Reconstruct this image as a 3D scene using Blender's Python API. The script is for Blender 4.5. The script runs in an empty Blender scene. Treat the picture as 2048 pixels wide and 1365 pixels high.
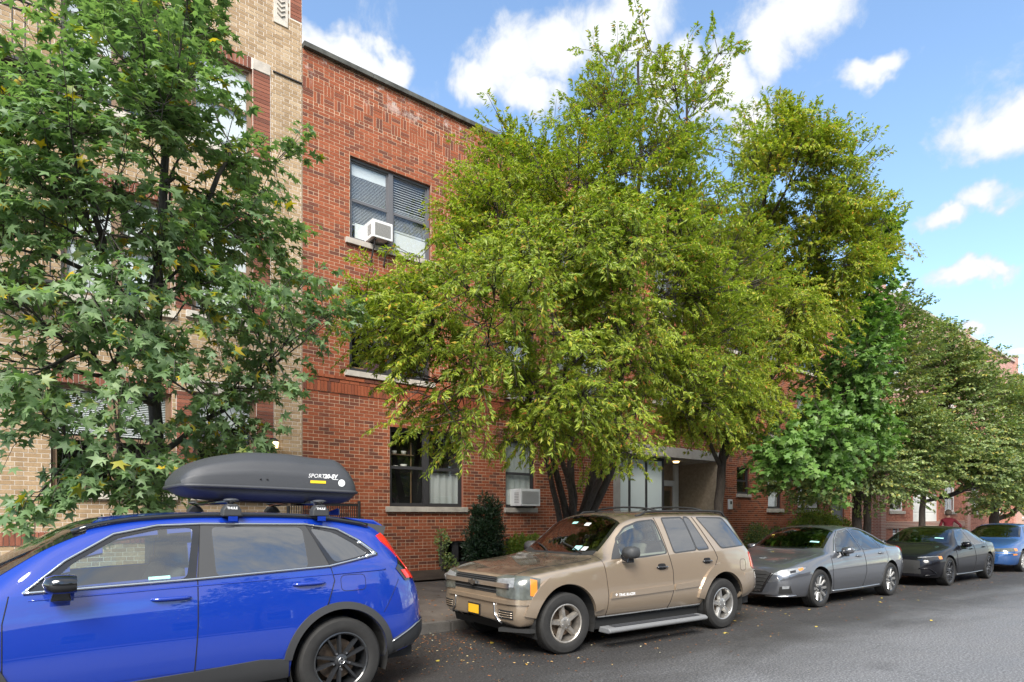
import bpy, bmesh, math, random
import numpy as np
from mathutils import Vector, Matrix
from mathutils.geometry import delaunay_2d_cdt
from mathutils.bvhtree import BVHTree

rad = math.radians
scene = bpy.context.scene
COL = scene.collection

# ------------------------------------------------------------------ camera
cam_data = bpy.data.cameras.new('camera')
cam = bpy.data.objects.new('camera', cam_data)
COL.objects.link(cam)
cam.location = (0, 0, 1.61)
cam.rotation_euler = (rad(90), 0, rad(-38.42))
cam_data.sensor_width = 36.0
cam_data.lens = 36.0 * 1250 / 2048
cam_data.shift_y = 350.5 / 2048
cam_data.clip_start = 0.05
cam_data.clip_end = 3000
scene.camera = cam

# ------------------------------------------------------------------ world, sun, exposure
SUN_EL, SUN_AZ = rad(43), rad(224)       # azimuth measured clockwise from +Y
world = bpy.data.worlds.new('World')
scene.world = world
world.use_nodes = True

class NT:
    """small helper to write node trees"""
    def __init__(s, tree):
        s.t = tree
    def n(s, kind, **kw):
        nd = s.t.nodes.new(kind)
        for k, v in kw.items():
            setattr(nd, k, v)
        return nd
    def l(s, a, b):
        s.t.links.new(a, b)
    def put(s, sock, v):
        if hasattr(v, 'links') or hasattr(v, 'is_output'):
            s.l(v, sock)
        else:
            sock.default_value = v
    def m(s, op, a, b=0.0, c=0.0, clamp=False):
        nd = s.n('ShaderNodeMath', operation=op, use_clamp=clamp)
        for i, v in enumerate((a, b, c)):
            s.put(nd.inputs[i], v)
        return nd.outputs[0]
    def vm(s, op, a, b=(0, 0, 0), out=0):
        nd = s.n('ShaderNodeVectorMath', operation=op)
        s.put(nd.inputs[0], a)
        if op == 'SCALE':
            s.put(nd.inputs[3], b)
        else:
            s.put(nd.inputs[1], b)
        return nd.outputs[out]
    def mapr(s, v, a, b, c=0.0, d=1.0, smooth=True):
        nd = s.n('ShaderNodeMapRange', interpolation_type='SMOOTHSTEP' if smooth else 'LINEAR')
        s.put(nd.inputs[0], v)
        for i, x in enumerate((a, b, c, d)):
            s.put(nd.inputs[i + 1], x)
        return nd.outputs[0]
    def noise(s, vec, scale, detail=4.0, rough=0.55, dist=0.0):
        nd = s.n('ShaderNodeTexNoise')
        if vec is not None:
            s.l(vec, nd.inputs['Vector'])
        nd.inputs['Scale'].default_value = scale
        nd.inputs['Detail'].default_value = detail
        nd.inputs['Roughness'].default_value = rough
        nd.inputs['Distortion'].default_value = dist
        return nd.outputs[0]
    def ramp(s, fac, stops, interp='LINEAR'):
        nd = s.n('ShaderNodeValToRGB')
        cr = nd.color_ramp
        cr.interpolation = interp
        while len(cr.elements) < len(stops):
            cr.elements.new(0.5)
        for e, (p, c) in zip(cr.elements, stops):
            e.position = p
            e.color = (c[0], c[1], c[2], 1)
        s.put(nd.inputs[0], fac)
        return nd.outputs[0]
    def mix(s, fac, a, b, blend='MIX'):
        nd = s.n('ShaderNodeMix', data_type='RGBA', blend_type=blend)
        s.put(nd.inputs[0], fac)
        for sock, v in ((nd.inputs[6], a), (nd.inputs[7], b)):
            if isinstance(v, tuple):
                v = (v[0], v[1], v[2], 1)
            s.put(sock, v)
        return nd.outputs[2]

def build_world():
    t = NT(world.node_tree)
    bg = world.node_tree.nodes['Background']
    sky = t.n('ShaderNodeTexSky', sky_type='NISHITA')
    sky.sun_disc = False
    sky.sun_elevation = SUN_EL
    sky.sun_rotation = SUN_AZ
    sky.air_density = 1.1
    sky.dust_density = 0.25
    sky.ozone_density = 2.2
    d = t.n('ShaderNodeTexCoord').outputs['Generated']
    d = t.vm('NORMALIZE', d)
    # cumulus: (direction, angular half size, vertical squash)
    blobs = CLOUDS
    wob = t.n('ShaderNodeTexNoise')
    t.l(d, wob.inputs['Vector'])
    wob.inputs['Scale'].default_value = 7.0
    wob.inputs['Detail'].default_value = 5.0
    wob.inputs['Roughness'].default_value = 0.6
    dd = t.vm('ADD', d, t.vm('SCALE', t.vm('SUBTRACT', wob.outputs['Color'], (0.5, 0.5, 0.5)), 0.13))
    field = None
    for (dx, dy, dz), r, q in blobs:
        v = t.vm('MULTIPLY', t.vm('SUBTRACT', dd, (dx, dy, dz)), (1 / r, 1 / r, q / r))
        ln = t.vm('LENGTH', v, out=1)
        f = t.m('SUBTRACT', 1.0, ln)
        field = f if field is None else t.m('MAXIMUM', field, f)
    # the rest of the sky: loose cumulus field in a layer overhead
    sep = t.n('ShaderNodeSeparateXYZ')
    t.l(d, sep.inputs[0])
    den = t.m('ADD', t.m('MAXIMUM', sep.outputs[2], 0.02), 0.12)
    plane = t.n('ShaderNodeCombineXYZ')
    t.l(t.m('DIVIDE', sep.outputs[0], den), plane.inputs[0])
    t.l(t.m('DIVIDE', sep.outputs[1], den), plane.inputs[1])
    # the veiled half of the sky, the side the soft light comes from, carries more cloud
    veil = t.mapr(sep.outputs[1], 0.25, -0.35, 0.57, 0.36)
    lay = t.m('SUBTRACT', t.noise(plane.outputs[0], 1.1, 6, 0.55), veil)
    lay = t.m('MULTIPLY', lay, 2.6)
    field = t.m('MAXIMUM', field, lay)
    det = t.noise(d, 13, 8, 0.66, 0.4)
    dens = t.m('ADD', field, t.m('MULTIPLY', t.m('SUBTRACT', det, 0.5), 1.35))
    mask = t.mapr(dens, -0.04, 0.52)
    core = t.mapr(dens, 0.1, 0.95)
    ccol = t.mix(core, (2.3, 2.5, 2.8), (3.35, 3.4, 3.46))
    blue = t.mix(1.0, sky.outputs[0], (0.90, 0.92, 0.91), 'MULTIPLY')
    t.l(t.mix(mask, blue, ccol), bg.inputs[0])
    bg.inputs[1].default_value = 0.1

def cam_dir(px, py):
    th = math.atan((2600 - 1024) / 1250)
    a, b = (px - 1024) / 1250, -(py - 1033) / 1250
    v = Vector((math.sin(th) * a + math.cos(th), -math.cos(th) * a + math.sin(th), b))
    return v.normalized()

# centres of the cumulus clouds as directions in the sky
CLOUDS = []
for (az, el, r, q) in [
        (24.2, 35.8, .048, 1.8), (21.2, 36.0, .042, 1.8), (27.0, 35.6, .04, 2.0), (38.9, 36.2, .070, 1.4), (35.8, 34.9, .048, 1.6),
        (43.0, 37.0, .062, 1.5), (40.5, 33.8, .042, 1.6), (48.9, 37.4, .075, 1.3), (57.2, 33.0, .062, 1.3), (52.5, 34.0, .055, 1.4),
        (61.6, 35.6, .07, 1.3), (64.6, 36.2, .065, 1.3), (59.5, 31.0, .045, 1.4), (68.8, 31.3, .038, 2.0), (75.0, 26.0, .05, 1.6),
        (77.2, 26.4, .06, 1.5), (72.6, 21.8, .036, 2.0), (74.6, 22.4, .04, 1.8), (74.3, 17.3, .042, 2.2), (76.2, 17.6, .036, 2.2),
        (74.7, 13.8, .026, 2.4), (77.5, 12.2, .025, 2.6), (70.3, 17.6, .02, 2.0)]:
    a, e = rad(az), rad(el)
    CLOUDS.append(((math.sin(a) * math.cos(e), math.cos(a) * math.cos(e), math.sin(e)), r, q))
build_world()

sun_data = bpy.data.lights.new('sun', 'SUN')
sun = bpy.data.objects.new('sun', sun_data)
COL.objects.link(sun)
sun.location = (-20, -30, 40)
sun_data.energy = 2.4
sun_data.angle = rad(32)
sun_data.color = (1.0, 0.95, 0.87)
sdir = Vector((math.sin(SUN_AZ) * math.cos(SUN_EL), math.cos(SUN_AZ) * math.cos(SUN_EL), math.sin(SUN_EL)))
sun.rotation_euler = sdir.to_track_quat('Z', 'Y').to_euler()

vs = scene.view_settings
vs.view_transform = 'Standard'
vs.look = 'None'
vs.exposure = 1.8
vs.gamma = 1.0
vs.use_curve_mapping = False

# ------------------------------------------------------------------ tags and mesh helpers
def tag(o, label=None, cat=None, group=None, kind=None):
    if label: o['label'] = label
    if cat: o['category'] = cat
    if group: o['group'] = group
    if kind: o['kind'] = kind
    return o

def empty(name, loc=(0, 0, 0), rz=0.0, parent=None):
    o = bpy.data.objects.new(name, None)
    o.empty_display_size = 0.2
    COL.objects.link(o)
    o.location = loc
    o.rotation_euler = (0, 0, rz)
    if parent: o.parent = parent
    return o

def thing(name, label, cat, loc=(0, 0, 0), rz=0.0, group=None):
    return tag(empty(name, loc, rz), label, cat, group)

def link(name, me, parent=None, loc=None):
    o = bpy.data.objects.new(name, me)
    COL.objects.link(o)
    if parent is not None: o.parent = parent
    if loc is not None: o.location = loc
    return o

class MB:
    """collects polygons; build() links them as one mesh object"""
    def __init__(s):
        s.v, s.f, s.mi = [], [], []
        s.cur = 0
    def add(s, vs_, fs):
        b = len(s.v)
        s.v.extend(tuple(p) for p in vs_)
        for f in fs:
            s.f.append(tuple(i + b for i in f))
            s.mi.append(s.cur)
        return s
    def box(s, x0, x1, y0, y1, z0, z1):
        if x0 > x1: x0, x1 = x1, x0
        if y0 > y1: y0, y1 = y1, y0
        if z0 > z1: z0, z1 = z1, z0
        return s.add([(x0, y0, z0), (x1, y0, z0), (x1, y1, z0), (x0, y1, z0), (x0, y0, z1), (x1, y0, z1), (x1, y1, z1), (x0, y1, z1)],
                     [(0, 3, 2, 1), (4, 5, 6, 7), (0, 1, 5, 4), (1, 2, 6, 5), (2, 3, 7, 6), (3, 0, 4, 7)])
    def prism(s, poly, axis, a, b):
        """extrude a 2D polygon along an axis; poly coords are the other two axes in order"""
        n = len(poly)
        def P(p, t):
            return {'x': (t, p[0], p[1]), 'y': (p[0], t, p[1]), 'z': (p[0], p[1], t)}[axis]
        vv = [P(p, a) for p in poly] + [P(p, b) for p in poly]
        ff = [tuple(range(n))[::-1], tuple(range(n, 2 * n))]
        for i in range(n):
            j = (i + 1) % n
            ff.append((i, j, n + j, n + i))
        return s.add(vv, ff)
    def tube(s, pts, r, n=6, cap=True):
        pts = [Vector(p) for p in pts]
        if not hasattr(r, '__len__'): r = [r] * len(pts)
        vv, ff = [], []
        up = None
        for i, p in enumerate(pts):
            d = (pts[min(i + 1, len(pts) - 1)] - pts[max(i - 1, 0)])
            if d.length < 1e-9: d = Vector((0, 0, 1))
            d.normalize()
            if up is None:
                up = Vector((0, 0, 1)) if abs(d.z) < 0.9 else Vector((1, 0, 0))
            a = d.cross(up)
            if a.length < 1e-6: a = d.orthogonal()
            a.normalize()
            b = a.cross(d)
            up = b
            for k in range(n):
                t = 2 * math.pi * k / n
                vv.append(p + a * (math.cos(t) * r[i]) + b * (math.sin(t) * r[i]))
        for i in range(len(pts) - 1):
            for k in range(n):
                k2 = (k + 1) % n
                ff.append((i * n + k, i * n + k2, (i + 1) * n + k2, (i + 1) * n + k))
        if cap:
            ff.append(tuple(range(n))[::-1])
            ff.append(tuple(range((len(pts) - 1) * n, len(pts) * n)))
        return s.add(vv, ff)
    def lathe(s, prof, c, axis='y', n=32, closed=False):
        """prof: (radius, height along axis)"""
        vv, ff = [], []
        for k in range(n):
            t = 2 * math.pi * k / n
            for r, h in prof:
                u, w = r * math.cos(t), r * math.sin(t)
                vv.append({'y': (c[0] + u, c[1] + h, c[2] + w), 'z': (c[0] + u, c[1] + w, c[2] + h), 'x': (c[0] + h, c[1] + u, c[2] + w)}[axis])
        m = len(prof)
        last = m if closed else m - 1
        for k in range(n):
            k2 = (k + 1) % n
            for i in range(last):
                j = (i + 1) % m
                ff.append((k * m + i, k2 * m + i, k2 * m + j, k * m + j))
        return s.add(vv, ff)
    def ball(s, c, r, seg=12, rings=8):
        if not hasattr(r, '__len__'): r = (r, r, r)
        prof = [(max(1e-4, math.sin(math.pi * i / rings)), -math.cos(math.pi * i / rings)) for i in range(rings + 1)]
        b = len(s.v)
        s.lathe(prof, (0, 0, 0), 'z', seg)
        for i in range(b, len(s.v)):
            p = s.v[i]
            s.v[i] = (c[0] + p[0] * r[0], c[1] + p[1] * r[1], c[2] + p[2] * r[2])
        return s
    def mesh(s, name, mats, smooth=False):
        me = bpy.data.meshes.new(name)
        me.from_pydata([tuple(p) for p in s.v], [], s.f)
        if not isinstance(mats, (list, tuple)): mats = [mats]
        for m in mats: me.materials.append(m)
        if len(mats) > 1:
            me.polygons.foreach_set('material_index', s.mi)
        if smooth:
            me.polygons.foreach_set('use_smooth', [True] * len(me.polygons))
        me.update()
        return me
    def build(s, name, mats, parent=None, smooth=False, bevel=0.0, angle=None):
        me = s.mesh(name, mats, smooth)
        if bevel or angle is not None:
            bm = bmesh.new()
            bm.from_mesh(me)
            bmesh.ops.recalc_face_normals(bm, faces=bm.faces)
            if bevel:
                ed = [e for e in bm.edges if len(e.link_faces) == 2 and e.calc_face_angle(0) > 0.5]
                bmesh.ops.bevel(bm, geom=ed, offset=bevel, segments=2, profile=0.5, affect='EDGES')
            if angle is not None:
                for f in bm.faces: f.smooth = True
                for e in bm.edges:
                    if len(e.link_faces) == 2 and e.calc_face_angle(0) > angle: e.smooth = False
            bm.to_mesh(me)
            bm.free()
        return link(name, me, parent)

# ------------------------------------------------------------------ materials
MATS = {}
def new_mat(name):
    m = bpy.data.materials.new(name)
    m.use_nodes = True
    t = NT(m.node_tree)
    p = m.node_tree.nodes['Principled BSDF']
    MATS[name] = m
    return m, t, p

def simple(name, col, rough=0.5, metal=0.0, spec=0.5, coat=0.0, var=0.0, vscale=8.0, bump=0.0, bscale=60.0, emit=None, estr=0.0):
    m, t, p = new_mat(name)
    p.inputs['Base Color'].default_value = (*col, 1)
    p.inputs['Roughness'].default_value = rough
    p.inputs['Metallic'].default_value = metal
    p.inputs['Specular IOR Level'].default_value = spec
    if coat:
        p.inputs['Coat Weight'].default_value = coat
        p.inputs['Coat Roughness'].default_value = 0.03
    if emit:
        p.inputs['Emission Color'].default_value = (*emit, 1)
        p.inputs['Emission Strength'].default_value = estr
    if var:
        co = t.n('ShaderNodeTexCoord').outputs['Object']
        nz = t.noise(co, vscale, 6, 0.6)
        lo = tuple(c * (1 - var) for c in col)
        hi = tuple(min(1, c * (1 + var)) for c in col)
        t.l(t.ramp(nz, [(0.3, lo), (0.7, hi)]), p.inputs['Base Color'])
    if bump:
        co = t.n('ShaderNodeTexCoord').outputs['Object']
        b = t.n('ShaderNodeBump')
        b.inputs['Strength'].default_value = bump
        b.inputs['Distance'].default_value = 0.01
        t.l(t.noise(co, bscale, 4, 0.6), b.inputs['Height'])
        t.l(b.outputs[0], p.inputs['Normal'])
    return m

def brick_mat(name, stops, island=True, stain=None, rough=0.88):
    m, t, p = new_mat(name)
    if island:
        rnd = t.n('ShaderNodeNewGeometry').outputs['Random Per Island']
    else:
        rnd = t.n('ShaderNodeObjectInfo').outputs['Random']
    pos = t.n('ShaderNodeNewGeometry').outputs['Position']
    col = t.ramp(rnd, stops)
    grain = t.noise(pos, 55, 5, 0.65)
    col = t.mix(0.45, col, t.ramp(grain, [(0.25, (0.55, 0.5, 0.48)), (0.75, (1.35, 1.3, 1.25))]), 'MULTIPLY')
    big = t.noise(pos, 0.55, 4, 0.6)
    col = t.mix(0.4, col, t.ramp(big, [(0.3, (0.78, 0.76, 0.76)), (0.7, (1.15, 1.13, 1.1))]), 'MULTIPLY')
    streak = t.noise(t.vm('MULTIPLY', pos, (5.0, 5.0, .35)), 1.0, 5, 0.6)      # soot and water runs
    col = t.mix(0.35, col, t.ramp(streak, [(0.32, (0.62, 0.62, 0.64)), (0.55, (1.05, 1.05, 1.05))]), 'MULTIPLY')
    if stain:
        sp = t.n('ShaderNodeSeparateXYZ')
        t.l(pos, sp.inputs[0])
        zz = t.mapr(sp.outputs[2], stain[0], stain[1])
        nn = t.mapr(t.noise(pos, 1.7, 7, 0.7), 0.55, 0.66)
        mk = t.m('MULTIPLY', zz, nn)
        col = t.mix(t.m('MULTIPLY', mk, 0.75), col, (0.62, 0.58, 0.55))
    t.l(col, p.inputs['Base Color'])
    p.inputs['Roughness'].default_value = rough
    p.inputs['Specular IOR Level'].default_value = 0.3
    b = t.n('ShaderNodeBump')
    b.inputs['Strength'].default_value = 0.5
    b.inputs['Distance'].default_value = 0.004
    t.l(t.noise(pos, 130, 4, 0.7), b.inputs['Height'])
    t.l(b.outputs[0], p.inputs['Normal'])
    return m

RED = [(0.0, (0.125, 0.050, 0.034)), (0.18, (0.165, 0.057, 0.036)), (0.32, (0.245, 0.071, 0.034)), (0.75, (0.285, 0.080, 0.036)), (1.0, (0.325, 0.098, 0.046))]
TAN = [(0.0, (0.29, 0.20, 0.115)), (0.4, (0.35, 0.25, 0.15)), (0.8, (0.40, 0.295, 0.185)), (1.0, (0.44, 0.34, 0.225))]
BRN = [(0.0, (0.15, 0.06, 0.042)), (0.6, (0.23, 0.085, 0.055)), (1.0, (0.30, 0.12, 0.078))]
PNK = [(0.0, (0.28, 0.10, 0.075)), (0.5, (0.40, 0.15, 0.105)), (1.0, (0.48, 0.20, 0.14))]  # distance haze and sunlight put into the brick colour as a lighter tone
ROS = [(0.0, (0.40, 0.22, 0.19)), (0.5, (0.48, 0.28, 0.24)), (1.0, (0.55, 0.34, 0.30))]
for nm, st, sn in (('red_brick', RED, (9.5, 10.3)), ('tan_brick', TAN, None), ('brown_brick', BRN, None), ('pink_brick', PNK, None), ('rose_brick', ROS, None)):
    brick_mat(nm, st, True, sn)
    brick_mat(nm + '_single', st, False, sn)
M = MATS
simple('red_mortar', (0.52, 0.375, 0.26), 0.95, var=0.18, vscale=3)
simple('tan_mortar', (0.60, 0.54, 0.47), 0.95, var=0.12, vscale=3)
simple('limestone', (0.42, 0.38, 0.33), 0.85, var=0.22, vscale=5, bump=0.3)
simple('coping', (0.075, 0.076, 0.068), 0.9, var=0.5, vscale=4, bump=0.4)
simple('concrete', (0.34, 0.31, 0.28), 0.9, var=0.15, vscale=3, bump=0.3)
simple('window_frame_dark', (0.035, 0.034, 0.036), 0.45)
simple('window_frame_grey', (0.11, 0.11, 0.12), 0.45)
simple('window_frame_brown', (0.20, 0.13, 0.08), 0.5)
simple('white_paint', (0.72, 0.72, 0.70), 0.5, var=0.06, vscale=4)
simple('blind_white', (0.74, 0.74, 0.75), 0.6)
simple('curtain', (0.55, 0.55, 0.53), 0.9)
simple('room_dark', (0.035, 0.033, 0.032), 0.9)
simple('iron', (0.022, 0.021, 0.021), 0.55)
simple('cream_stone', (0.50, 0.46, 0.40), 0.9, var=0.18, vscale=10, bump=0.5)
simple('wood_door', (0.26, 0.16, 0.09), 0.45, var=0.2)
simple('grey_metal', (0.10, 0.105, 0.115), 0.5)
simple('ac_white', (0.66, 0.66, 0.65), 0.45, var=0.05)
simple('ac_grille', (0.30, 0.29, 0.28), 0.6)
simple('sandstone', (0.34, 0.27, 0.20), 0.9, var=0.2, vscale=12, bump=0.4)
simple('lamp_glass', (0.9, 0.75, 0.45), 0.4, emit=(1.0, 0.72, 0.32), estr=1.2)
simple('cardboard', (0.35, 0.2, 0.09), 0.8)
simple('plum_cloth', (0.12, 0.05, 0.07), 0.9)
simple('pottery', (0.6, 0.56, 0.5), 0.5)

def glass_mat(name, tint, ior=1.6, rough=0.01, gcol=(1, 1, 1)):
    m, t, p = new_mat(name)
    m.node_tree.nodes.remove(p)
    tr = t.n('ShaderNodeBsdfTransparent')
    tr.inputs[0].default_value = (*tint, 1)
    gl = t.n('ShaderNodeBsdfGlossy')
    gl.inputs['Color'].default_value = (*gcol, 1)
    gl.inputs['Roughness'].default_value = rough
    fr = t.n('ShaderNodeFresnel')
    bf = t.n('ShaderNodeNewGeometry').outputs['Backfacing']
    t.l(t.mapr(bf, 0.0, 1.0, ior, 1.0 / ior, smooth=False), fr.inputs[0])
    mx = t.n('ShaderNodeMixShader')
    t.l(fr.outputs[0], mx.inputs[0])
    t.l(tr.outputs[0], mx.inputs[1])
    t.l(gl.outputs[0], mx.inputs[2])
    t.l(mx.outputs[0], m.node_tree.nodes['Material Output'].inputs[0])
    return m
glass_mat('window_glass', (0.92, 0.94, 0.94), 1.55)
simple('frosted_glass', (.60, .67, .67), .3)
glass_mat('storefront_glass', (0.72, 0.80, 0.80), 1.9, 0.02)

# ------------------------------------------------------------------ ground, road, kerb, pavement
def m_asphalt():
    m, t, p = new_mat('asphalt')
    pos = t.n('ShaderNodeNewGeometry').outputs['Position']
    sp = t.n('ShaderNodeSeparateXYZ')
    t.l(pos, sp.inputs[0])
    fine = t.noise(pos, 44, 5, 0.85)
    med = t.noise(pos, 26, 5, 0.65)
    st = t.vm('MULTIPLY', pos, (0.55, 1.0, 1.0))
    big = t.noise(st, 0.8, 6, 0.62, 0.6)
    # dry worn crown of the road against the damp dark parking lane
    edge = t.m('ADD', sp.outputs[1], t.m('MULTIPLY', t.m('SUBTRACT', big, 0.5), 2.0))
    worn = t.mapr(edge, 4.7, 2.7)
    base = t.mix(worn, (0.033, 0.031, 0.030), (0.145, 0.146, 0.152))
    base = t.mix(0.8, base, t.ramp(fine, [(0.36, (0.15, 0.15, 0.16)), (0.5, (0.85, 0.85, 0.85)), (0.64, (2.9, 2.85, 2.8))]), 'MULTIPLY')
    base = t.mix(0.55, base, t.ramp(med, [(0.3, (0.68, 0.68, 0.68)), (0.7, (1.3, 1.3, 1.3))]), 'MULTIPLY')
    vor = t.n('ShaderNodeTexVoronoi', feature='DISTANCE_TO_EDGE')
    wv = t.n('ShaderNodeTexNoise'); t.l(pos, wv.inputs['Vector']); wv.inputs['Scale'].default_value = 2.2; wv.inputs['Detail'].default_value = 6
    t.l(t.vm('ADD', pos, t.vm('SCALE', wv.outputs['Color'], .55)), vor.inputs['Vector'])
    vor.inputs['Scale'].default_value = .42
    crack = t.m('MULTIPLY', t.mapr(vor.outputs['Distance'], .0075, .003), t.mapr(t.noise(pos, .5, 3), .48, .6))
    base = t.mix(t.m('MULTIPLY', crack, .25), base, (.02, .02, .02))
    oil = t.mapr(t.noise(pos, 1.15, 3, .5), .63, .76)
    base = t.mix(t.m('MULTIPLY', oil, .22), base, (.02, .019, .019))
    t.l(base, p.inputs['Base Color'])
    rg = t.mapr(t.noise(st, 1.6, 5, 0.6), 0.3, 0.7, 0.58, 0.80)
    t.l(rg, p.inputs['Roughness'])
    b = t.n('ShaderNodeBump')
    b.inputs['Strength'].default_value = 0.85
    b.inputs['Distance'].default_value = 0.006
    t.l(t.noise(pos, 90, 4, 0.75), b.inputs['Height'])
    t.l(b.outputs[0], p.inputs['Normal'])
m_asphalt()

def m_pavement(name, lo, hi):
    m, t, p = new_mat(name)
    pos = t.n('ShaderNodeNewGeometry').outputs['Position']
    a = t.noise(pos, 2.2, 6, 0.65)
    f = t.noise(pos, 120, 3, 0.7)
    c = t.ramp(a, [(0.3, lo), (0.7, hi)])
    c = t.mix(0.6, c, t.ramp(f, [(0.3, (0.6, 0.6, 0.6)), (0.7, (1.4, 1.4, 1.4))]), 'MULTIPLY')
    t.l(c, p.inputs['Base Color'])
    p.inputs['Roughness'].default_value = 0.75
    b = t.n('ShaderNodeBump')
    b.inputs['Strength'].default_value = 0.5
    b.inputs['Distance'].default_value = 0.005
    t.l(f, b.inputs['Height'])
    t.l(b.outputs[0], p.inputs['Normal'])
m_pavement('pavement', (0.050, 0.040, 0.033), (0.105, 0.088, 0.074))
m_pavement('kerb', (0.05, 0.046, 0.042), (0.12, 0.112, 0.104))
m_pavement('soil', (0.028, 0.020, 0.014), (0.075, 0.055, 0.038))
m_pavement('far_ground', (0.09, 0.085, 0.075), (0.14, 0.13, 0.12))

def sheet(name, x0, x1, y0, y1, z0, z1, mat, nx=1, ny=1):
    mb = MB()
    for i in range(nx):
        for j in range(ny):
            xa, xb = x0 + (x1 - x0) * i / nx, x0 + (x1 - x0) * (i + 1) / nx
            ya, yb = y0 + (y1 - y0) * j / ny, y0 + (y1 - y0) * (j + 1) / ny
            za, zb = z0 + (z1 - z0) * j / ny, z0 + (z1 - z0) * (j + 1) / ny
            mb.add([(xa, ya, za), (xb, ya, za), (xb, yb, zb), (xa, yb, zb)], [(0, 1, 2, 3)])
    return tag(mb.build(name, mat), kind='structure')

sheet('ground', -700, 700, -700, 700, -0.06, -0.06, M['far_ground'])
sheet('road', -90, 260, -6.2, 7.42, 0.0, 0.0, M['asphalt'])
KY = 7.42                     # kerb face
def pave_z(y):
    return 0.13 + (y - KY - 0.16) * (0.40 - 0.13) / (11.0 - KY - 0.16)

kerb = MB().box(-60, -6, KY, KY + 0.16, -0.05, 0.13).box(44, 250, KY, KY + 0.16, -0.05, 0.13).build('kerb', M['kerb'])
tag(kerb, kind='structure')
kst = MB().box(0, 1.792, 0, 0.16, -0.05, 0.13)
kme = kst.mesh('kerb_stone', M['kerb'])
bm = bmesh.new(); bm.from_mesh(kme)
bmesh.ops.bevel(bm, geom=[e for e in bm.edges], offset=0.014, segments=2, affect='EDGES')
bm.to_mesh(kme); bm.free()
for i in range(28):
    link('kerb_stone', kme, kerb, (-6.0 + i * 1.8 + 0.004, KY, random.Random(i).uniform(-0.004, 0.003)))

base_y0 = KY + 0.16
mb = MB()
mb.add([(-60, base_y0, pave_z(base_y0) - 0.022), (250, base_y0, pave_z(base_y0) - 0.022), (250, 13.6, pave_z(13.6) - 0.022), (-60, 13.6, pave_z(13.6) - 0.022)], [(0, 1, 2, 3)])
mb.add([(-60, base_y0, -0.05), (250, base_y0, -0.05), (250, base_y0, pave_z(base_y0) - 0.022), (-60, base_y0, pave_z(base_y0) - 0.022)], [(0, 1, 2, 3)])
pavement = tag(mb.build('pavement', M['soil']), kind='structure')
slab_w = 1.5
PITS = [(1.24, 8.4), (8.2, 8.4), (13.1, 8.6), (20.3, 8.5), (25.6, 8.55), (34.5, 8.6)]
slab_mesh = {}
def slab(x, ya, yb):
    key = (round(ya, 2), round(yb, 2))
    if key not in slab_mesh:
        za, zb = pave_z(ya), pave_z(yb)
        g = 0.006
        b = MB().add([(g, ya + g, za - 0.08), (slab_w - g, ya + g, za - 0.08), (slab_w - g, yb - g, zb - 0.08), (g, yb - g, zb - 0.08),
                      (g, ya + g, za), (slab_w - g, ya + g, za), (slab_w - g, yb - g, zb), (g, yb - g, zb)],
                     [(0, 3, 2, 1), (4, 5, 6, 7), (0, 1, 5, 4), (1, 2, 6, 5), (2, 3, 7, 6), (3, 0, 4, 7)])
        slab_mesh[key] = b.mesh('slab', M['pavement'])
    link('slab', slab_mesh[key], pavement, (x, 0, random.uniform(-0.006, 0.004)))
random.seed(5)
rows = [(base_y0, 9.0), (9.0, 10.45)]
for i in range(-4, 34):
    x = i * slab_w
    for j, (ya, yb) in enumerate(rows):
        if j == 0 and any(x - 0.05 < px < x + slab_w + 0.05 for px, py in PITS):
            continue
        slab(x, ya, yb)
mb = MB()
for i in range(-40, 170):
    if -4 <= i < 34: continue
    x = i * slab_w
    mb.add([(x + .01, base_y0, pave_z(base_y0)), (x + slab_w - .01, base_y0, pave_z(base_y0)), (x + slab_w - .01, 10.45, pave_z(10.45)), (x + .01, 10.45, pave_z(10.45))], [(0, 1, 2, 3)])
tag(mb.build('far_slabs', M['pavement'], pavement), kind='stuff')
# ------------------------------------------------------------------ brick walls
COURSE, BLEN = 0.0677, 0.2046
def snap(z, z0): return z0 + round((z - z0) / COURSE) * COURSE

def cut_row(xa, xb, zm, openings):
    segs = [(xa, xb)]
    for (ox0, ox1, oz0, oz1) in openings:
        if oz0 < zm < oz1:
            ns = []
            for a, b in segs:
                if b <= ox0 or a >= ox1: ns.append((a, b))
                else:
                    if a < ox0: ns.append((a, ox0))
                    if b > ox1: ns.append((ox1, b))
            segs = ns
    return [(a, b) for a, b in segs if b - a > 0.02]

def lay(x0, x1, z0, z1, openings, bond, prot=0.0, rng=None):
    """list of bricks (xa, xb, za, zb, proud)"""
    out = []
    j = 0.0100
    k = 0
    z = z0
    while z < z1 - 0.02:
        zt = min(z + COURSE, z1)
        zm = (z + zt) / 2
        if bond == 'common':
            if k % 7 == 3: pat, off = [BLEN / 2], 0.0
            else: pat, off = [BLEN], (BLEN / 2 if k % 2 else 0.0)
        elif bond == 'flemish':
            pat, off = [BLEN, BLEN / 2], (BLEN * 0.75 if k % 2 else 0.0)
        elif bond == 'stack':
            pat, off = [x1 - x0], 0.0
        else:
            pat, off = [BLEN], (BLEN / 2 if k % 2 else 0.0)
        x = x0 - off
        i = 0
        while x < x1 - 0.01:
            w = pat[i % len(pat)]
            a, b = max(x, x0), min(x + w, x1)
            if b - a > 0.025:
                for sa, sb in cut_row(a, b, zm, openings):
                    out.append((sa + j / 2, sb - j / 2, z + j / 2, zt - j / 2, prot + (rng.uniform(-0.0014, 0.0016) if rng else 0)))
            x += w
            i += 1
        z += COURSE
        k += 1
    return out

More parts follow.
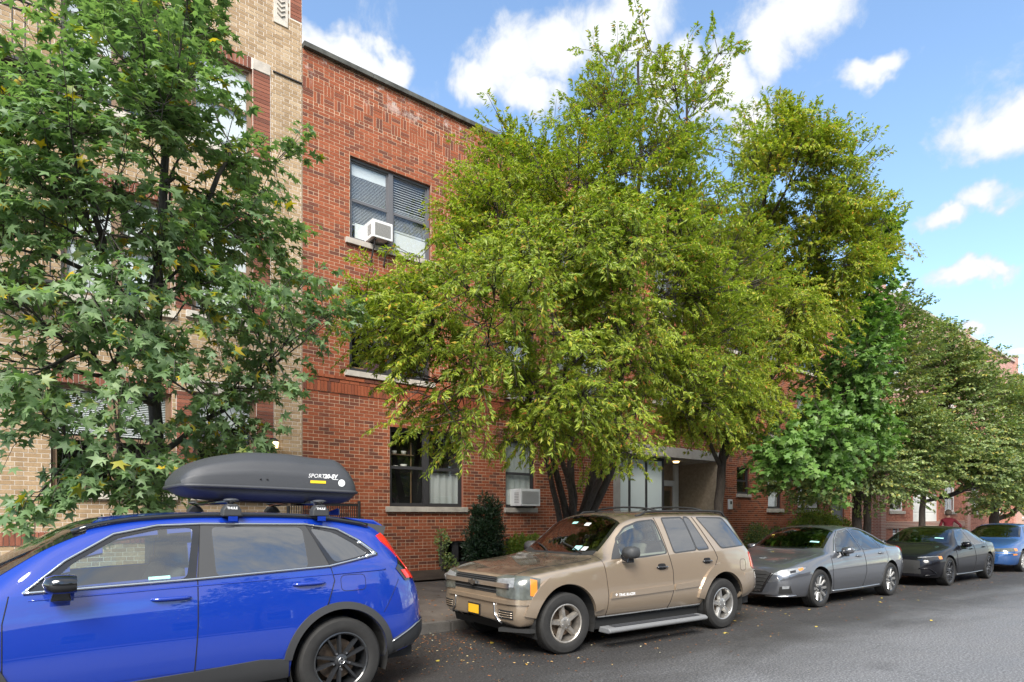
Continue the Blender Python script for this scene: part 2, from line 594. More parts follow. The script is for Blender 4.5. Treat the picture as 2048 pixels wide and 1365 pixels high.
def soldier(x0, x1, z0, z1, prot=0.0, rng=None, pitch=None):
    pitch = pitch or COURSE
    n = int(round((x1 - x0) / pitch))
    j = 0.0100
    return [(x0 + i * pitch + j / 2, x0 + (i + 1) * pitch - j / 2, z0 + j / 2, z1 - j / 2, prot + (rng.uniform(-0.002, 0.002) if rng else 0)) for i in range(n)]

def basket(x0, x1, z0, size, rng):
    out = []
    n = int((x1 - x0) / size)
    for r in range(2):
        for i in range(n):
            xa, za = x0 + i * size, z0 + r * size
            s = size / 3
            j = 0.0100
            for k in range(3):
                if (i + r) % 2:
                    out.append((xa + k * s + j / 2, xa + (k + 1) * s - j / 2, za + j / 2, za + size - j / 2, rng.uniform(-0.001, 0.003)))
                else:
                    out.append((xa + j / 2, xa + size - j / 2, za + k * s + j / 2, za + (k + 1) * s - j / 2, rng.uniform(-0.001, 0.003)))
    return out

def bricks_mesh(name, bricks, Y, mat, parent, proud=0.003, depth=0.03):
    n = len(bricks)
    B = np.array(bricks, dtype=np.float64)
    xa, xb, za, zb, pr = B.T
    yf = Y - proud - pr
    yb = np.full(n, Y + depth)
    V = np.empty((n, 8, 3))
    for i, (x, y, z) in enumerate(((xa, yf, za), (xb, yf, za), (xb, yf, zb), (xa, yf, zb), (xa, yb, za), (xb, yb, za), (xb, yb, zb), (xa, yb, zb))):
        V[:, i, 0], V[:, i, 1], V[:, i, 2] = x, y, z
    Fq = np.array([(0, 1, 2, 3), (1, 5, 6, 2), (4, 0, 3, 7), (3, 2, 6, 7), (4, 5, 1, 0)])
    F = (Fq[None] + (np.arange(n) * 8)[:, None, None]).reshape(-1, 4)
    me = raw_mesh(name, V.reshape(-1, 3), F, mat)
    return tag(link(name, me, parent), kind='stuff')

def raw_mesh(name, V, F, mat, smooth=False):
    me = bpy.data.meshes.new(name)
    k = F.shape[1]
    me.vertices.add(len(V))
    me.vertices.foreach_set('co', np.ascontiguousarray(V, dtype=np.float32).ravel())
    me.loops.add(F.size)
    me.loops.foreach_set('vertex_index', np.ascontiguousarray(F, dtype=np.int32).ravel())
    me.polygons.add(len(F))
    me.polygons.foreach_set('loop_start', np.arange(0, F.size, k, dtype=np.int32))
    me.polygons.foreach_set('loop_total', np.full(len(F), k, dtype=np.int32))
    me.polygons.foreach_set('use_smooth', np.full(len(F), smooth, dtype=bool))
    me.materials.append(mat)
    me.update(calc_edges=True)
    return me

def single_bricks(bricks, Y, mat, parent, proud=0.003, depth=0.03):
    cache = {}
    for (xa, xb, za, zb, pr) in bricks:
        key = (round(xb - xa, 3), round(zb - za, 3))
        if key not in cache:
            w, h = xb - xa, zb - za
            cache[key] = MB().box(-w / 2, w / 2, -proud, depth, -h / 2, h / 2).mesh('brick', mat)
        link('brick', cache[key], parent, ((xa + xb) / 2, Y - pr, (za + zb) / 2))

def backing(parent, name, x0, x1, z0, z1, Y, openings, mat, revmat, depth=0.24):
    xs = sorted({x0, x1, *[min(max(o[i], x0), x1) for o in openings for i in (0, 1)]})
    zs = sorted({z0, z1, *[min(max(o[i], z0), z1) for o in openings for i in (2, 3)]})
    mb = MB()
    for a, b in zip(xs, xs[1:]):
        for c, d in zip(zs, zs[1:]):
            xm, zm = (a + b) / 2, (c + d) / 2
            if any(o[0] < xm < o[1] and o[2] < zm < o[3] for o in openings): continue
            mb.add([(a, Y, c), (b, Y, c), (b, Y, d), (a, Y, d)], [(0, 1, 2, 3)])
    mb.cur = 1
    for (a, b, c, d) in openings:
        mb.add([(a, Y, c), (b, Y, c), (b, Y, d), (a, Y, d), (a, Y + depth, c), (b, Y + depth, c), (b, Y + depth, d), (a, Y + depth, d)],
               [(0, 4, 5, 1), (1, 5, 6, 2), (2, 6, 7, 3), (3, 7, 4, 0)])
    return mb.build(name, [mat, revmat], parent)

def window(par, x0, x1, z0, z1, Y, n=2, fm='window_frame_dark', shades=None, inset=0.06, rail=0.5, room=True, label=None):
    """sash window: n side by side; shades = per sash list of (top, bottom, kind) as fractions from the top"""
    F = 0.045
    yf, yb = Y + inset, Y + inset + 0.07
    m = MB()
    m.box(x0, x1, yf, yb, z0, z0 + F).box(x0, x1, yf, yb, z1 - F, z1)
    m.box(x0, x0 + F, yf + .001, yb, z0 + F, z1 - F).box(x1 - F, x1, yf + .001, yb, z0 + F, z1 - F)
    w = (x1 - x0) / n
    for i in range(1, n):
        c = x0 + i * w
        m.box(c - 0.05, c + 0.05, yf - .006, yb, z0 + F, z1 - F)
    win = m.build('window', M[fm], par)
    if label: win['label'] = label
    for i in range(n):
        a = x0 + i * w + (F if i == 0 else 0.05)
        b = x0 + (i + 1) * w - (F if i == n - 1 else 0.05)
        zr = z0 + (z1 - z0) * rail
        for (c, d, o) in ((z0 + F, zr, 0.0), (zr, z1 - F, 0.022)):
            st = 0.032
            s = MB()
            s.box(a, b, yf + .012 + o, yf + .04 + o, c, c + st).box(a, b, yf + .012 + o, yf + .04 + o, d - st, d)
            s.box(a, a + st, yf + .013 + o, yf + .04 + o, c + st, d - st).box(b - st, b, yf + .013 + o, yf + .04 + o, c + st, d - st)
            s.build('sash', M[fm], win)
            MB().box(a + st, b - st, yf + .024 + o, yf + .028 + o, c + st, d - st).build('pane', M['window_glass'], win)
        for (t0, t1, kind) in (shades[i] if shades else []):
            zt, zb_ = z1 - F - (z1 - z0 - 2 * F) * t0, z1 - F - (z1 - z0 - 2 * F) * t1
            s = MB()
            yy = yb + 0.004
            if kind in ('blind', 'dark_blind'):
                z = zt
                while z > zb_ + 0.01:
                    s.add([(a, yy - .011, z - .020), (b, yy - .011, z - .020), (b, yy + .011, z), (a, yy + .011, z)], [(0, 1, 2, 3)])
                    z -= 0.028 if kind == 'blind' else 0.05
                s.box(a, b, yy - .012, yy + .012, zb_ - .012, zb_ + .008)
                s.build('blind', M['blind_white'], win)
            elif kind == 'shade':
                s.box(a, b, yy, yy + .006, zb_, zt)
                s.build('shade', M['blind_white'], win)
            elif kind == 'curtain':
                k = 14
                v = []
                for q in range(k + 1):
                    x = a + (b - a) * q / k
                    y = yy + .03 + .018 * math.sin(q * 2.1)
                    v += [(x, y, zb_), (x, y, zt)]
                s.add(v, [(2 * q, 2 * q + 2, 2 * q + 3, 2 * q + 1) for q in range(k)])
                s.build('curtain', M['curtain'], win, smooth=True)
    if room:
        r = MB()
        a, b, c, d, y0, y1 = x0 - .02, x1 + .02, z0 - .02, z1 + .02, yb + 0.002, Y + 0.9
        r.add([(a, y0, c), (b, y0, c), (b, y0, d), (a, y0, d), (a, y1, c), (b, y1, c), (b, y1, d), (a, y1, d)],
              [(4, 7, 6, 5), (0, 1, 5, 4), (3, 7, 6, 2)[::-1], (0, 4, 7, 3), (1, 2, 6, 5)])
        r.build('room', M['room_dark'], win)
    return win

def sill(par, x0, x1, z, Y, mat='limestone', h=0.11, joint=None):
    xs = [x0] + ([joint] if joint else []) + [x1]
    for a, b in zip(xs, xs[1:]):
        MB().box(a + 0.002, b - 0.002, Y - 0.06, Y + 0.16, z - h, z - 0.002).build('sill', M[mat], par, bevel=0.006)

YF = 11.5
rng = random.Random(11)

# ------------------------------------------------------------------ red brick apartment house
red = thing('apartment_house', 'long red brick apartment house with dark windows behind the trees', 'building', (15.5, YF, 0.3))
red.location = (0, 0, 0)
RZ0, RZ1 = 0.32, 10.30
def so(x0, x1, z0, z1): return (x0, x1, snap(z0, RZ0), snap(z1, RZ0))
WIN = {
    'top_ac': so(5.09, 6.91, 7.05, 8.66), 'mid': so(5.08, 6.90, 4.48, 6.09), 'ground': so(5.95, 7.74, 1.82, 3.41),
    'n1': so(8.93, 9.83, 1.83, 3.41), 'n2': so(8.93, 9.83, 4.48, 6.09), 'n3': so(8.93, 9.83, 7.05, 8.66),
    'c2': so(10.55, 12.36, 4.48, 6.09), 'c3': so(10.55, 12.36, 7.05, 8.66), 's2': so(14.3, 15.9, 4.9, 6.5), 's3': so(14.3, 15.9, 7.5, 8.9),
    'd1': so(18.55, 19.3, 2.35, 3.25), 'd2': so(17.9, 19.6, 4.48, 6.09), 'd3': so(17.9, 19.6, 7.05, 8.66),
    'e1': so(20.49, 21.4, 1.90, 3.41), 'e2': so(20.49, 21.4, 4.48, 6.09), 'e3': so(20.49, 21.4, 7.05, 8.66),
    'f1': so(22.55, 24.2, 1.90, 3.41), 'f2': so(22.5, 24.3, 4.48, 6.09), 'f3': so(22.5, 24.3, 7.05, 8.66),
    'door': so(25.25, 26.35, 0.40, 2.5), 'cellar': so(7.12, 8.05, 0.55, 1.08),
    'entrance': so(12.62, 17.55, 0.20, 3.66)}
openings = list(WIN.values())
BK0 = snap(9.39, RZ0)
BKS = 3 * COURSE
BD0, BD1 = snap(3.97, RZ0), snap(3.97, RZ0) + 3 * COURSE
X0R, X1R = 4.16, 26.9
special = [(X0R, X1R, BK0, BK0 + 2 * BKS), (X0R, X1R, BD0, BD1)]
bl = lay(X0R, X1R, RZ0, RZ1, openings + special, 'common', 0.0, rng)
# header rows over and under the weave
for zz in (BK0 - COURSE, BK0 + 2 * BKS):
    bl = [b for b in bl if not (zz < (b[2] + b[3]) / 2 < zz + COURSE)]
    x = X0R
    while x < X1R - 0.05:
        bl.append((x + .0067, min(x + BLEN / 2, X1R) - .0067, zz + .0067, zz + COURSE - .0067, rng.uniform(-.002, .002)))
        x += BLEN / 2
bl += basket(X0R, X1R, BK0, BKS, rng)
band = []
for a, b in cut_row(X0R, X1R, (BD0 + BD1) / 2, openings):
    band += soldier(a, b, BD0, BD1, 0.016, rng)
# every seventh course sits a little back, the course above the band stands out
def tweak(b):
    k = int(round((b[2] - RZ0) / COURSE - 0.08))
    zc = (b[2] + b[3]) / 2
    if BD1 < zc < BD1 + COURSE: return (*b[:4], b[4] + 0.014)
    if BD1 + COURSE < zc < BD1 + 2 * COURSE: return (*b[:4], b[4] + 0.03)
    if b[1] - b[0] < 0.11 and zc < BD0: return (*b[:4], b[4] - 0.0008)
    return b
bl = [tweak(b) for b in bl]
wall_r = backing(red, 'wall', X0R, X1R, RZ0 - 0.2, RZ1, YF, openings, M['red_mortar'], M['brown_brick'])
# the bricks that show largest: beside the tan house, clear of the trees
def seen(b):
    x, z = (b[0] + b[1]) / 2, (b[2] + b[3]) / 2
    return x < 5.05 and ((7.0 < z < 9.9) or (2.0 < z < 3.9 and x > 4.4) or (4.9 < z < 6.2 and x > 4.55))
cand = [b for b in bl if seen(b) and b[1] - b[0] > 0.06]
cand.sort(key=lambda b: (-(b[1] - b[0]) * (b[3] - b[2]), rng.random()))
pick = set(id(b) for b in cand[:300])
single_bricks([b for b in bl if id(b) in pick], YF, M['red_brick_single'], wall_r)
bricks_mesh('bricks', [b for b in bl if id(b) not in pick] + band, YF, M['red_brick'], wall_r)
cp = MB()
x = X0R + 0.0
while x < X1R:
    e = min(x + 1.4, X1R)
    cp.cur = 0
    MB().box(x + .003, e - .003, YF - 0.085, YF + 0.32, RZ1 + 0.004, RZ1 + 0.10).build('coping_stone', M['coping'], red, bevel=0.008)
    x = e
MB().box(X0R, X1R, YF + 0.25, YF + 14, RZ1 - 0.45, RZ1 - 0.35).box(X0R + .01, X0R + .26, YF + .03, YF + 14, RZ0 - .2, RZ1).box(X1R - .25, X1R - .002, YF + .03, YF + 14, RZ0 - .2, RZ1)\
    .box(X0R, X1R, YF + 13.8, YF + 14, RZ0 - .2, RZ1 - .02).build('rear_walls_and_roof', M['red_mortar'], red)
B = lambda t0, t1, k='blind': (t0, t1, k)
wn = WIN['top_ac']
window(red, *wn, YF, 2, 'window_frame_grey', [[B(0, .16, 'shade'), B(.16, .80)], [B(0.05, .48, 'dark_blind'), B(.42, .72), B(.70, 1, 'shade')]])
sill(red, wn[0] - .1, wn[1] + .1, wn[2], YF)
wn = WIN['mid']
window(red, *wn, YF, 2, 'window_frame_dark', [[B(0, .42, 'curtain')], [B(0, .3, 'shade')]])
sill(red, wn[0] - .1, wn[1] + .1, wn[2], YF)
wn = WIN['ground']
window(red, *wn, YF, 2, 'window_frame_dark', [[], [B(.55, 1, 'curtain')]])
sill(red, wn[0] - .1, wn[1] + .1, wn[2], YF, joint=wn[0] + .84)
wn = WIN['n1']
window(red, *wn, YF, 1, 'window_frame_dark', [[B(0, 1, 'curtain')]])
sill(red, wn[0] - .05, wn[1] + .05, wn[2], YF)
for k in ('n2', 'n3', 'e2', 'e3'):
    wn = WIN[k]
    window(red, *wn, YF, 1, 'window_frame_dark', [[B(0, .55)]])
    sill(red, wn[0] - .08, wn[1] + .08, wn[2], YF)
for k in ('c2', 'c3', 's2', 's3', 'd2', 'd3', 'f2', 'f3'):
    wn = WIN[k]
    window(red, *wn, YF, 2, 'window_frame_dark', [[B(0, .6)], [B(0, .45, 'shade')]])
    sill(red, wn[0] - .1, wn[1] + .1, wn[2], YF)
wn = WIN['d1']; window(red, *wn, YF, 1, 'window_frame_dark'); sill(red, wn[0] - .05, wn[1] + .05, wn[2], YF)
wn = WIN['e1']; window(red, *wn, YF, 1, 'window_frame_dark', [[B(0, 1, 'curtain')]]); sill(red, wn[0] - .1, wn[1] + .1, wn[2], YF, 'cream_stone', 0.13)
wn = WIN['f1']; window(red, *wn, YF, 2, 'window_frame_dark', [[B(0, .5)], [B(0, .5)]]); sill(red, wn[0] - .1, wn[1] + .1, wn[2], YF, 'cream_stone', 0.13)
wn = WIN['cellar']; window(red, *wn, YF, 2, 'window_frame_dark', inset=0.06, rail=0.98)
wn = WIN['door']
d = MB().box(wn[0], wn[1], YF + .1, YF + .16, wn[2], wn[3]).box(wn[0], wn[0] + .07, YF + .07, YF + .1, wn[2], wn[3]).box(wn[1] - .07, wn[1], YF + .07, YF + .1, wn[2], wn[3])\
    .build('side_door', M['grey_metal'], red)
MB().ball((wn[1] - .16, YF + .07, wn[2] + 1.0), .035).build('knob', M['iron'], d, smooth=True)

# things standing inside the ground floor window, seen through the glass
wn = WIN['ground']
sh = thing('plant_shelf', 'small wooden shelf with white pots inside the ground floor window', 'shelf', (0, 0, 0))
for z in (2.92, 2.62):
    MB().box(wn[0] + .18, wn[0] + .72, YF + .30, YF + .46, z - .012, z).build('board', M['wood_door'], sh)
for x in (wn[0] + .2, wn[0] + .68):
    MB().box(x, x + .02, YF + .36, YF + .38, wn[2] - .02, 3.2).build('upright', M['wood_door'], sh)
for i, (x, z, r) in enumerate(((.30, 2.92, .055), (.52, 2.92, .06), (.33, 2.62, .05), (.52, 2.62, .075))):
    pt = MB().lathe([(0.001, 0), (r * .7, 0), (r, r * 1.3), (r * .85, r * 1.3), (0.001, r * .9)], (wn[0] + x, YF + .38, z), 'z', 16)\
        .build('pot', M['pottery'], None, smooth=True)
    tag(pt, ('white round pot at the left end of the upper window shelf', 'white pot in the middle of the upper window shelf', 'small white pot at the left end of the lower window shelf', 'largest white pot in the middle of the lower window shelf')[i], 'pot', 'pots on the window shelf')
wn = WIN['mid']
tag(MB().box(wn[0] + .12, wn[0] + .46, YF + .32, YF + .55, wn[2] + .0, wn[2] + .17).build('wicker_basket', M['cardboard'], bevel=.02), 'brown wicker basket on the sill inside the middle storey window', 'basket')
tag(MB().box(wn[0] + .46, wn[0] + .82, YF + .33, YF + .6, wn[2] + .0, wn[2] + .36).build('cushion', M['plum_cloth'], bevel=.06), 'plum coloured cushion beside the basket in the middle storey window', 'cushion')

# entrance: concrete lintel, recessed glass screen, door at the back of the porch
wn = WIN['entrance']
ex0, ex1, ez0, ez1 = wn
YB = YF + 1.35
MB().box(ex0 - .04, ex1 + .04, YF - .05, YF + .3, ez1 - .30, ez1).build('lintel', M['concrete'], red, bevel=.01)
MB().box(ex0 - .02, ex0 + .24, YF - .03, YF + .3, ez0, ez1 - .302).build('door_pier', M['concrete'], red, bevel=.01)
MB().box(ex1 - .16, ex1 + .02, YF - .03, YB + .2, ez0, ez1 - .302).build('porch_wall', M['sandstone'], red)
MB().box(ex0, ex1, YF + .3, YB + .25, ez1 - .32, ez1 - .26).build('porch_ceiling', M['concrete'], red)
MB().box(ex0, ex1, YF - .02, YB + .2, ez0, 0.46).build('porch_floor', M['concrete'], red)
scr = MB()
gx = [ex0 + .26, ex0 + .93, ex0 + 1.66, ex0 + 2.42]
for x in gx: scr.box(x - .035, x + .035, YF + .24, YF + .32, .46, ez1 - .32)
scr.box(gx[0], gx[-1], YF + .241, YF + .319, .461, .56).box(gx[0], gx[-1], YF + .241, YF + .319, ez1 - .40, ez1 - .321)
scr = scr.build('glass_screen', M['window_frame_dark'], red)
for a, b in zip(gx, gx[1:]):
    MB().box(a + .035, b - .035, YF + .27, YF + .278, .56, ez1 - .40).build('pane', M['frosted_glass'], scr)
MB().box(gx[0] + .04, gx[-1] - .04, YF + .285, YF + .30, .57, ez1 - .41).build('frosted_lining', M['white_paint'], scr)
MB().box(gx[-1] - .02, gx[-1] + .06, YF + .33, YB + .1, .46, ez1 - .33).build('porch_side_wall', M['white_paint'], red)
back = MB().box(ex0, ex1, YB + .1, YB + .2, .4, ez1 - .3).build('porch_back_wall', M['sandstone'], red)
dx0, dx1 = 16.05, 16.95
fr = MB().box(dx0 - .14, dx0, YB - .02, YB + .098, .46, 2.78).box(dx1, dx1 + .14, YB - .02, YB + .098, .46, 2.78).box(dx0 - .14, dx1 + .14, YB - .021, YB + .097, 2.60, 2.78)\
    .box(dx1 + .14, dx1 + .36, YB + .03, YB + .097, .46, ez1 - .32).build('door_frame', M['white_paint'], red)
dr = MB().box(dx0, dx1, YB + .03, YB + .08, .47, 2.59).build('front_door', M['wood_door'], red)
MB().box(dx0 + .12, dx1 - .12, YB + .022, YB + .03, .75, 2.45).build('door_pane', M['storefront_glass'], dr)
MB().box(dx0 + .2, dx1 - .3, YB + .018, YB + .022, 1.55, 1.85).build('notice', M['plum_cloth'], dr)
lamp = thing('ceiling_lamp', 'lit yellow ceiling lamp over the recessed entrance', 'lamp', (16.0, YF + .5, ez1 - .33))
MB().lathe([(0.001, -.05), (.07, -.045), (.1, -.01), (.1, 0)], (0, 0, 0), 'z', 20).build('shade', M['lamp_glass'], lamp, smooth=True)
ib = thing('intercom_box', 'small white intercom box on red brick right of the entrance', 'intercom', (18.12, YF, 2.0))
MB().box(-.10, .10, -.06, 0.0, -.16, .16).build('case', M['white_paint'], ib, bevel=.008)
MB().box(-.045, .045, -.066, -.06, .0, .10).build('speaker', M['iron'], ib)

# ------------------------------------------------------------------ window air conditioners
def aircon(name, label, x0, x1, z0, z1, out, brackets):
    t = thing(name, label, 'air conditioner', ((x0 + x1) / 2, YF, z0), 0, 'window air conditioners')
    w, h = (x1 - x0) / 2, z1 - z0
    c = MB().box(-w, w, -out, .16, 0, h).build('casing', M['ac_white'], t, bevel=.012)
    g = MB()
    n = 15
    for i in range(n):
        z = .05 + (h - .10) * i / n
        g.box(-w + .05, w - .05, -out - .006, -out + .002, z, z + (h - .1) / n * .55)
    g.build('grille', M['ac_grille'], c)
    sd = MB()
    for i in range(7):
        z = .07 + (h - .14) * i / 7
        sd.box(-w - .004, -w + .002, -out + .06, -out + .22, z, z + .018)
    sd.build('side_louvres', M['ac_grille'], c)
    MB().box(-w - .20, -w - .003, .09, .115, .0, h - .02).build('filler_panel', M['white_paint'], t)
    MB().box(w + .003, w + .1, .09, .115, 0, h - .02).build('filler_panel', M['white_paint'], t)
    if brackets:
        for sx in (-w + .08, w - .08):
            MB().tube([(sx, -.02, -.42), (sx, -out + .05, -.03)], .018, 4).box(sx - .02, sx + .02, -out + .02, .05, -.035, -.004).build('bracket', M['iron'], t)
    return t
wn = WIN['top_ac']
aircon('window_air_conditioner', 'white air conditioner on black brackets in the top floor window', 5.44, 5.88, wn[2] + .05, wn[2] + .40, .27, True)
wn = WIN['n1']
aircon('window_air_conditioner', 'white air conditioner in the narrow ground floor window by the dark shrub', 9.13, 9.74, wn[2] + .04, wn[2] + .44, .30, False)
wn = WIN['f1']
aircon('window_air_conditioner', 'white air conditioner in the ground floor window right of the entrance', 22.75, 23.4, wn[2] + .05, wn[2] + .46, .30, False)

# ------------------------------------------------------------------ tan brick house on the left
tan = thing('apartment_house', 'tan brick apartment house with brown brick trim behind the star leafed tree', 'building')
TZ0, TZ1 = 0.30, 11.75
def st_(x0, x1, z0, z1): return (x0, x1, snap(z0, TZ0), snap(z1, TZ0))
TW = {'l1': st_(.40, 2.0, 1.97, 3.64), 'l2': st_(.52, 1.98, 5.0, 6.75), 'l3': st_(.52, 1.98, 7.95, 9.55), 'r1': st_(2.32, 3.33, 1.97, 3.66), 'r2': st_(2.30, 3.27, 5.05, 6.75), 'r3': st_(2.30, 3.27, 7.95, 9.52),
      'q1': st_(-2.4, -1.2, 1.97, 3.64), 'q2': st_(-2.4, -1.2, 5.0, 6.75), 'q3': st_(-2.4, -1.2, 7.95, 9.55)}
X0T, X1T = -3.6, 4.15
S0, S1 = snap(1.17, TZ0), snap(1.17, TZ0) + 3 * COURSE
strips = []
for k in ('r2', 'r3', 'r1'):
    a, b, c, d_ = TW[k]
    strips.append((b, b + .31, c, d_))
    strips.append((a - .26, a, c, d_))
heads = [(TW[k][0], TW[k][1], TW[k][3], TW[k][3] + 3 * COURSE) for k in TW]
spec = [(X0T, X1T, S0, S1)] + strips + heads + [(TW['r3'][1], TW['r3'][1] + .31, TW['r3'][3], TW['r3'][3] + 3 * COURSE)]
ops = list(TW.values())
tb = lay(X0T, X1T, TZ0, TZ1, ops + spec, 'flemish', 0.0, rng)
brn = soldier(X0T, X1T, S0, S1, 0.012, rng)
for (a, b, c, d_) in strips: brn += lay(a + .004, b - .004, c, d_, [], 'stack', 0.006, rng)
for (a, b, c, d_) in heads: brn += soldier(a, b, c, d_, 0.004, rng)
brn += lay(3.93, X1T - .005, 10.75, 11.6, [], 'stack', .004, rng)
tb = [b for b in tb if not (b[1] > 3.92 and 10.7 < b[2] < 11.6)]
wall_t = backing(tan, 'wall', X0T, X1T, TZ0 - .2, TZ1, YF, ops, M['tan_mortar'], M['brown_brick'])
def seen_t(b):
    x, z = (b[0] + b[1]) / 2, (b[2] + b[3]) / 2
    return (-.15 < x < .40 and 1.0 < z < 3.2) or (3.2 < x < 4.1 and 8.0 < z < 10.9)
cand = [b for b in tb if seen_t(b) and b[1] - b[0] > .08]
cand.sort(key=lambda b: (-(b[1] - b[0]), rng.random()))
pick = set(id(b) for b in cand[:240])
pickb = set(id(b) for b in [b for b in brn if S0 < b[2] < S1 and -.15 < b[0] < 1.2][:60])
single_bricks([b for b in tb if id(b) in pick], YF, M['tan_brick_single'], wall_t)
single_bricks([b for b in brn if id(b) in pickb], YF, M['brown_brick_single'], wall_t)
bricks_mesh('bricks', [b for b in tb if id(b) not in pick], YF, M['tan_brick'], wall_t)
bricks_mesh('trim_bricks', [b for b in brn if id(b) not in pickb], YF, M['brown_brick'], wall_t)
MB().box(X0T, X1T, YF + .25, YF + 14, TZ1 - .3, TZ1 - .2).box(X1T - .26, X1T - .001, YF + .03, YF + 14, TZ0 - .2, TZ1).box(X0T, X0T + .25, YF + .03, YF + 14, TZ0 - .2, TZ1)\
    .box(X0T, X1T, YF + 13.8, YF + 14, TZ0, TZ1 - .31).build('rear_walls_and_roof', M['brown_brick'], tan)
MB().box(X0T, X1T + .02, YF - .08, YF + .32, TZ1 + .004, TZ1 + .16).build('coping_stone', M['limestone'], tan, bevel=.01)
for k, fm, sh_ in (('l1', 'window_frame_brown', [[B(0, .45)], [B(0, .45)]]), ('l2', 'window_frame_brown', [[B(0, 1, 'shade')], [B(0, .8, 'shade')]]), ('l3', 'window_frame_brown', [[B(0, .9, 'shade')], [B(0, .7, 'shade')]]),
                   ('q1', 'window_frame_brown', None), ('q2', 'window_frame_brown', None), ('q3', 'window_frame_brown', None)):
    window(tan, *TW[k], YF, 2, fm, sh_)
    sill(tan, TW[k][0] - .08, TW[k][1] + .08, TW[k][2], YF, 'cream_stone', .12)
for k, sh_ in (('r1', [[B(0, .3, 'shade')]]), ('r2', [[B(0, 1, 'shade')]]), ('r3', [[B(0, 1, 'shade')]])):
    window(tan, *TW[k], YF, 1, 'window_frame_brown', sh_)
    sill(tan, TW[k][0] - .1, TW[k][1] + .1, TW[k][2], YF, 'cream_stone', .12)
a, b, c, d_ = TW['r3']
MB().box(b + .006, b + .30, YF - .02, YF + .03, d_ + .006, d_ + 3 * COURSE - .006).build('corner_block', M['limestone'], tan, bevel=.006)
MB().box(3.62, X1T - .002, YF - .03, YF + .02, 9.612, 9.632).build('ledge_flashing', M['iron'], tan)
a, b, c, d_ = TW['r1']
MB().box(a - .1, b + .1, YF - .05, YF + .03, d_ + .006, d_ + .17).box(a - .16, b + .16, YF - .09, YF + .03, d_ + .17, d_ + .21).build('door_hood', M['limestone'], tan, bevel=.01)
orn = MB().box(3.63, 3.89, YF - .022, YF + .03, 10.52, 11.5).build('ornament_panel', M['cream_stone'], tan, bevel=.008)
for i in range(9):
    z = 10.66 + i * .085
    MB().tube([(3.69, YF - .03, z + .05), (3.76, YF - .034, z), (3.83, YF - .03, z + .05)], .012, 5).build('carved_chevron', M['limestone'], orn)

# iron balconies of the tan house (upper left)
def balcony(name, label, z):
    t = thing(name, label, 'balcony', (-.9, YF - .45, z), 0, 'iron balconies of the tan house')
    x0, x1 = -1.4, 1.42
    hh = .80
    MB().box(x0, x1, -.02, .42, -.05, -.01).build('floor_grating', M['iron'], t)
    MB().tube([(x0, 0, hh), (x1, 0, hh)], .016, 6).build('top_rail', M['iron'], t)
    MB().tube([(x0, 0, hh - .14), (x1, 0, hh - .14)], .012, 6).build('middle_rail', M['iron'], t)
    MB().tube([(x0, 0, .05), (x1, 0, .05)], .012, 6).build('bottom_rail', M['iron'], t)
    ring = MB()
    ring.tube([(.06 * math.cos(q * math.pi / 8), 0, .06 * math.sin(q * math.pi / 8)) for q in range(17)], .007, 4, cap=False)
    rm = ring.mesh('ring', M['iron'])
    bar = MB().tube([(0, 0, .05), (0, 0, hh - .14)], .0085, 5).mesh('baluster', M['iron'])
    n = 20
    for i in range(n + 1):
        x = x0 + (x1 - x0) * i / n
        link('baluster', bar, t, (x, 0, 0))
        if i < n: link('ring', rm, t, (x + (x1 - x0) / n / 2, 0, hh - .07))
    for x in (x0, x1):
        MB().tube([(x, 0, hh), (x, .42, hh)], .014, 5).tube([(x, 0, -.03), (x, 0, hh)], .016, 5).tube([(x, .42, -.55), (x, .04, -.06)], .014, 5).build('side_rail', M['iron'], t)
    return t
balcony('iron_balcony', 'upper black iron balcony with ringed railing on the tan house', 7.98)
balcony('iron_balcony', 'lower black iron balcony half hidden by leaves on the tan house', 4.98)

lt = thing('wall_lantern', 'small lit lantern on tan brick beside the dark doorway', 'lantern', (3.62, YF, 2.86))
MB().box(-.015, .015, -.16, 0, .11, .13).box(-.05, .05, -.012, -.001, .02, .16).build('arm', M['iron'], lt)
MB().lathe([(.001, 0), (.045, 0), (.06, .1), (.055, .11), (.001, .11)], (0, -.14, -.03), 'z', 6).build('glass', M['lamp_glass'], lt)
MB().lathe([(.001, .15), (.075, .095), (.07, .085), (.001, .085)], (0, -.14, 0), 'z', 6).build('cap', M['iron'], lt)

# ------------------------------------------------------------------ pink brick house further down the street
def m_wall(name, lo, hi):
    m, t, p = new_mat(name)
    pos = t.n('ShaderNodeNewGeometry').outputs['Position']
    br = t.n('ShaderNodeTexBrick')
    cx = t.n('ShaderNodeSeparateXYZ'); t.l(pos, cx.inputs[0])
    cc = t.n('ShaderNodeCombineXYZ'); t.l(t.m('ADD', cx.outputs[0], cx.outputs[1]), cc.inputs[0]); t.l(cx.outputs[2], cc.inputs[1])
    t.l(cc.outputs[0], br.inputs['Vector'])
    br.inputs['Color1'].default_value = (*lo, 1); br.inputs['Color2'].default_value = (*hi, 1); br.inputs['Mortar'].default_value = (.55, .45, .38, 1)
    br.inputs['Scale'].default_value = 1.0; br.inputs['Brick Width'].default_value = .2046; br.inputs['Row Height'].default_value = .0677; br.inputs['Mortar Size'].default_value = .012
    t.l(br.outputs[0], p.inputs['Base Color'])
    p.inputs['Roughness'].default_value = .9
m_wall('far_orange_brick', (.36, .15, .09), (.46, .21, .13))
m_wall('far_brown_brick', (.20, .10, .07), (.28, .15, .10))
m_wall('far_tan_brick', (.36, .27, .18), (.44, .34, .24))
m_wall('far_pink_brick', (.34, .12, .09), (.44, .17, .12))  # same brick, haze and sunlight included in its lighter colour
m_wall('far_red_brick', (.16, .055, .04), (.28, .08, .05))
pink = thing('row_house', 'pinkish brick row house with white door beyond the alley', 'building')
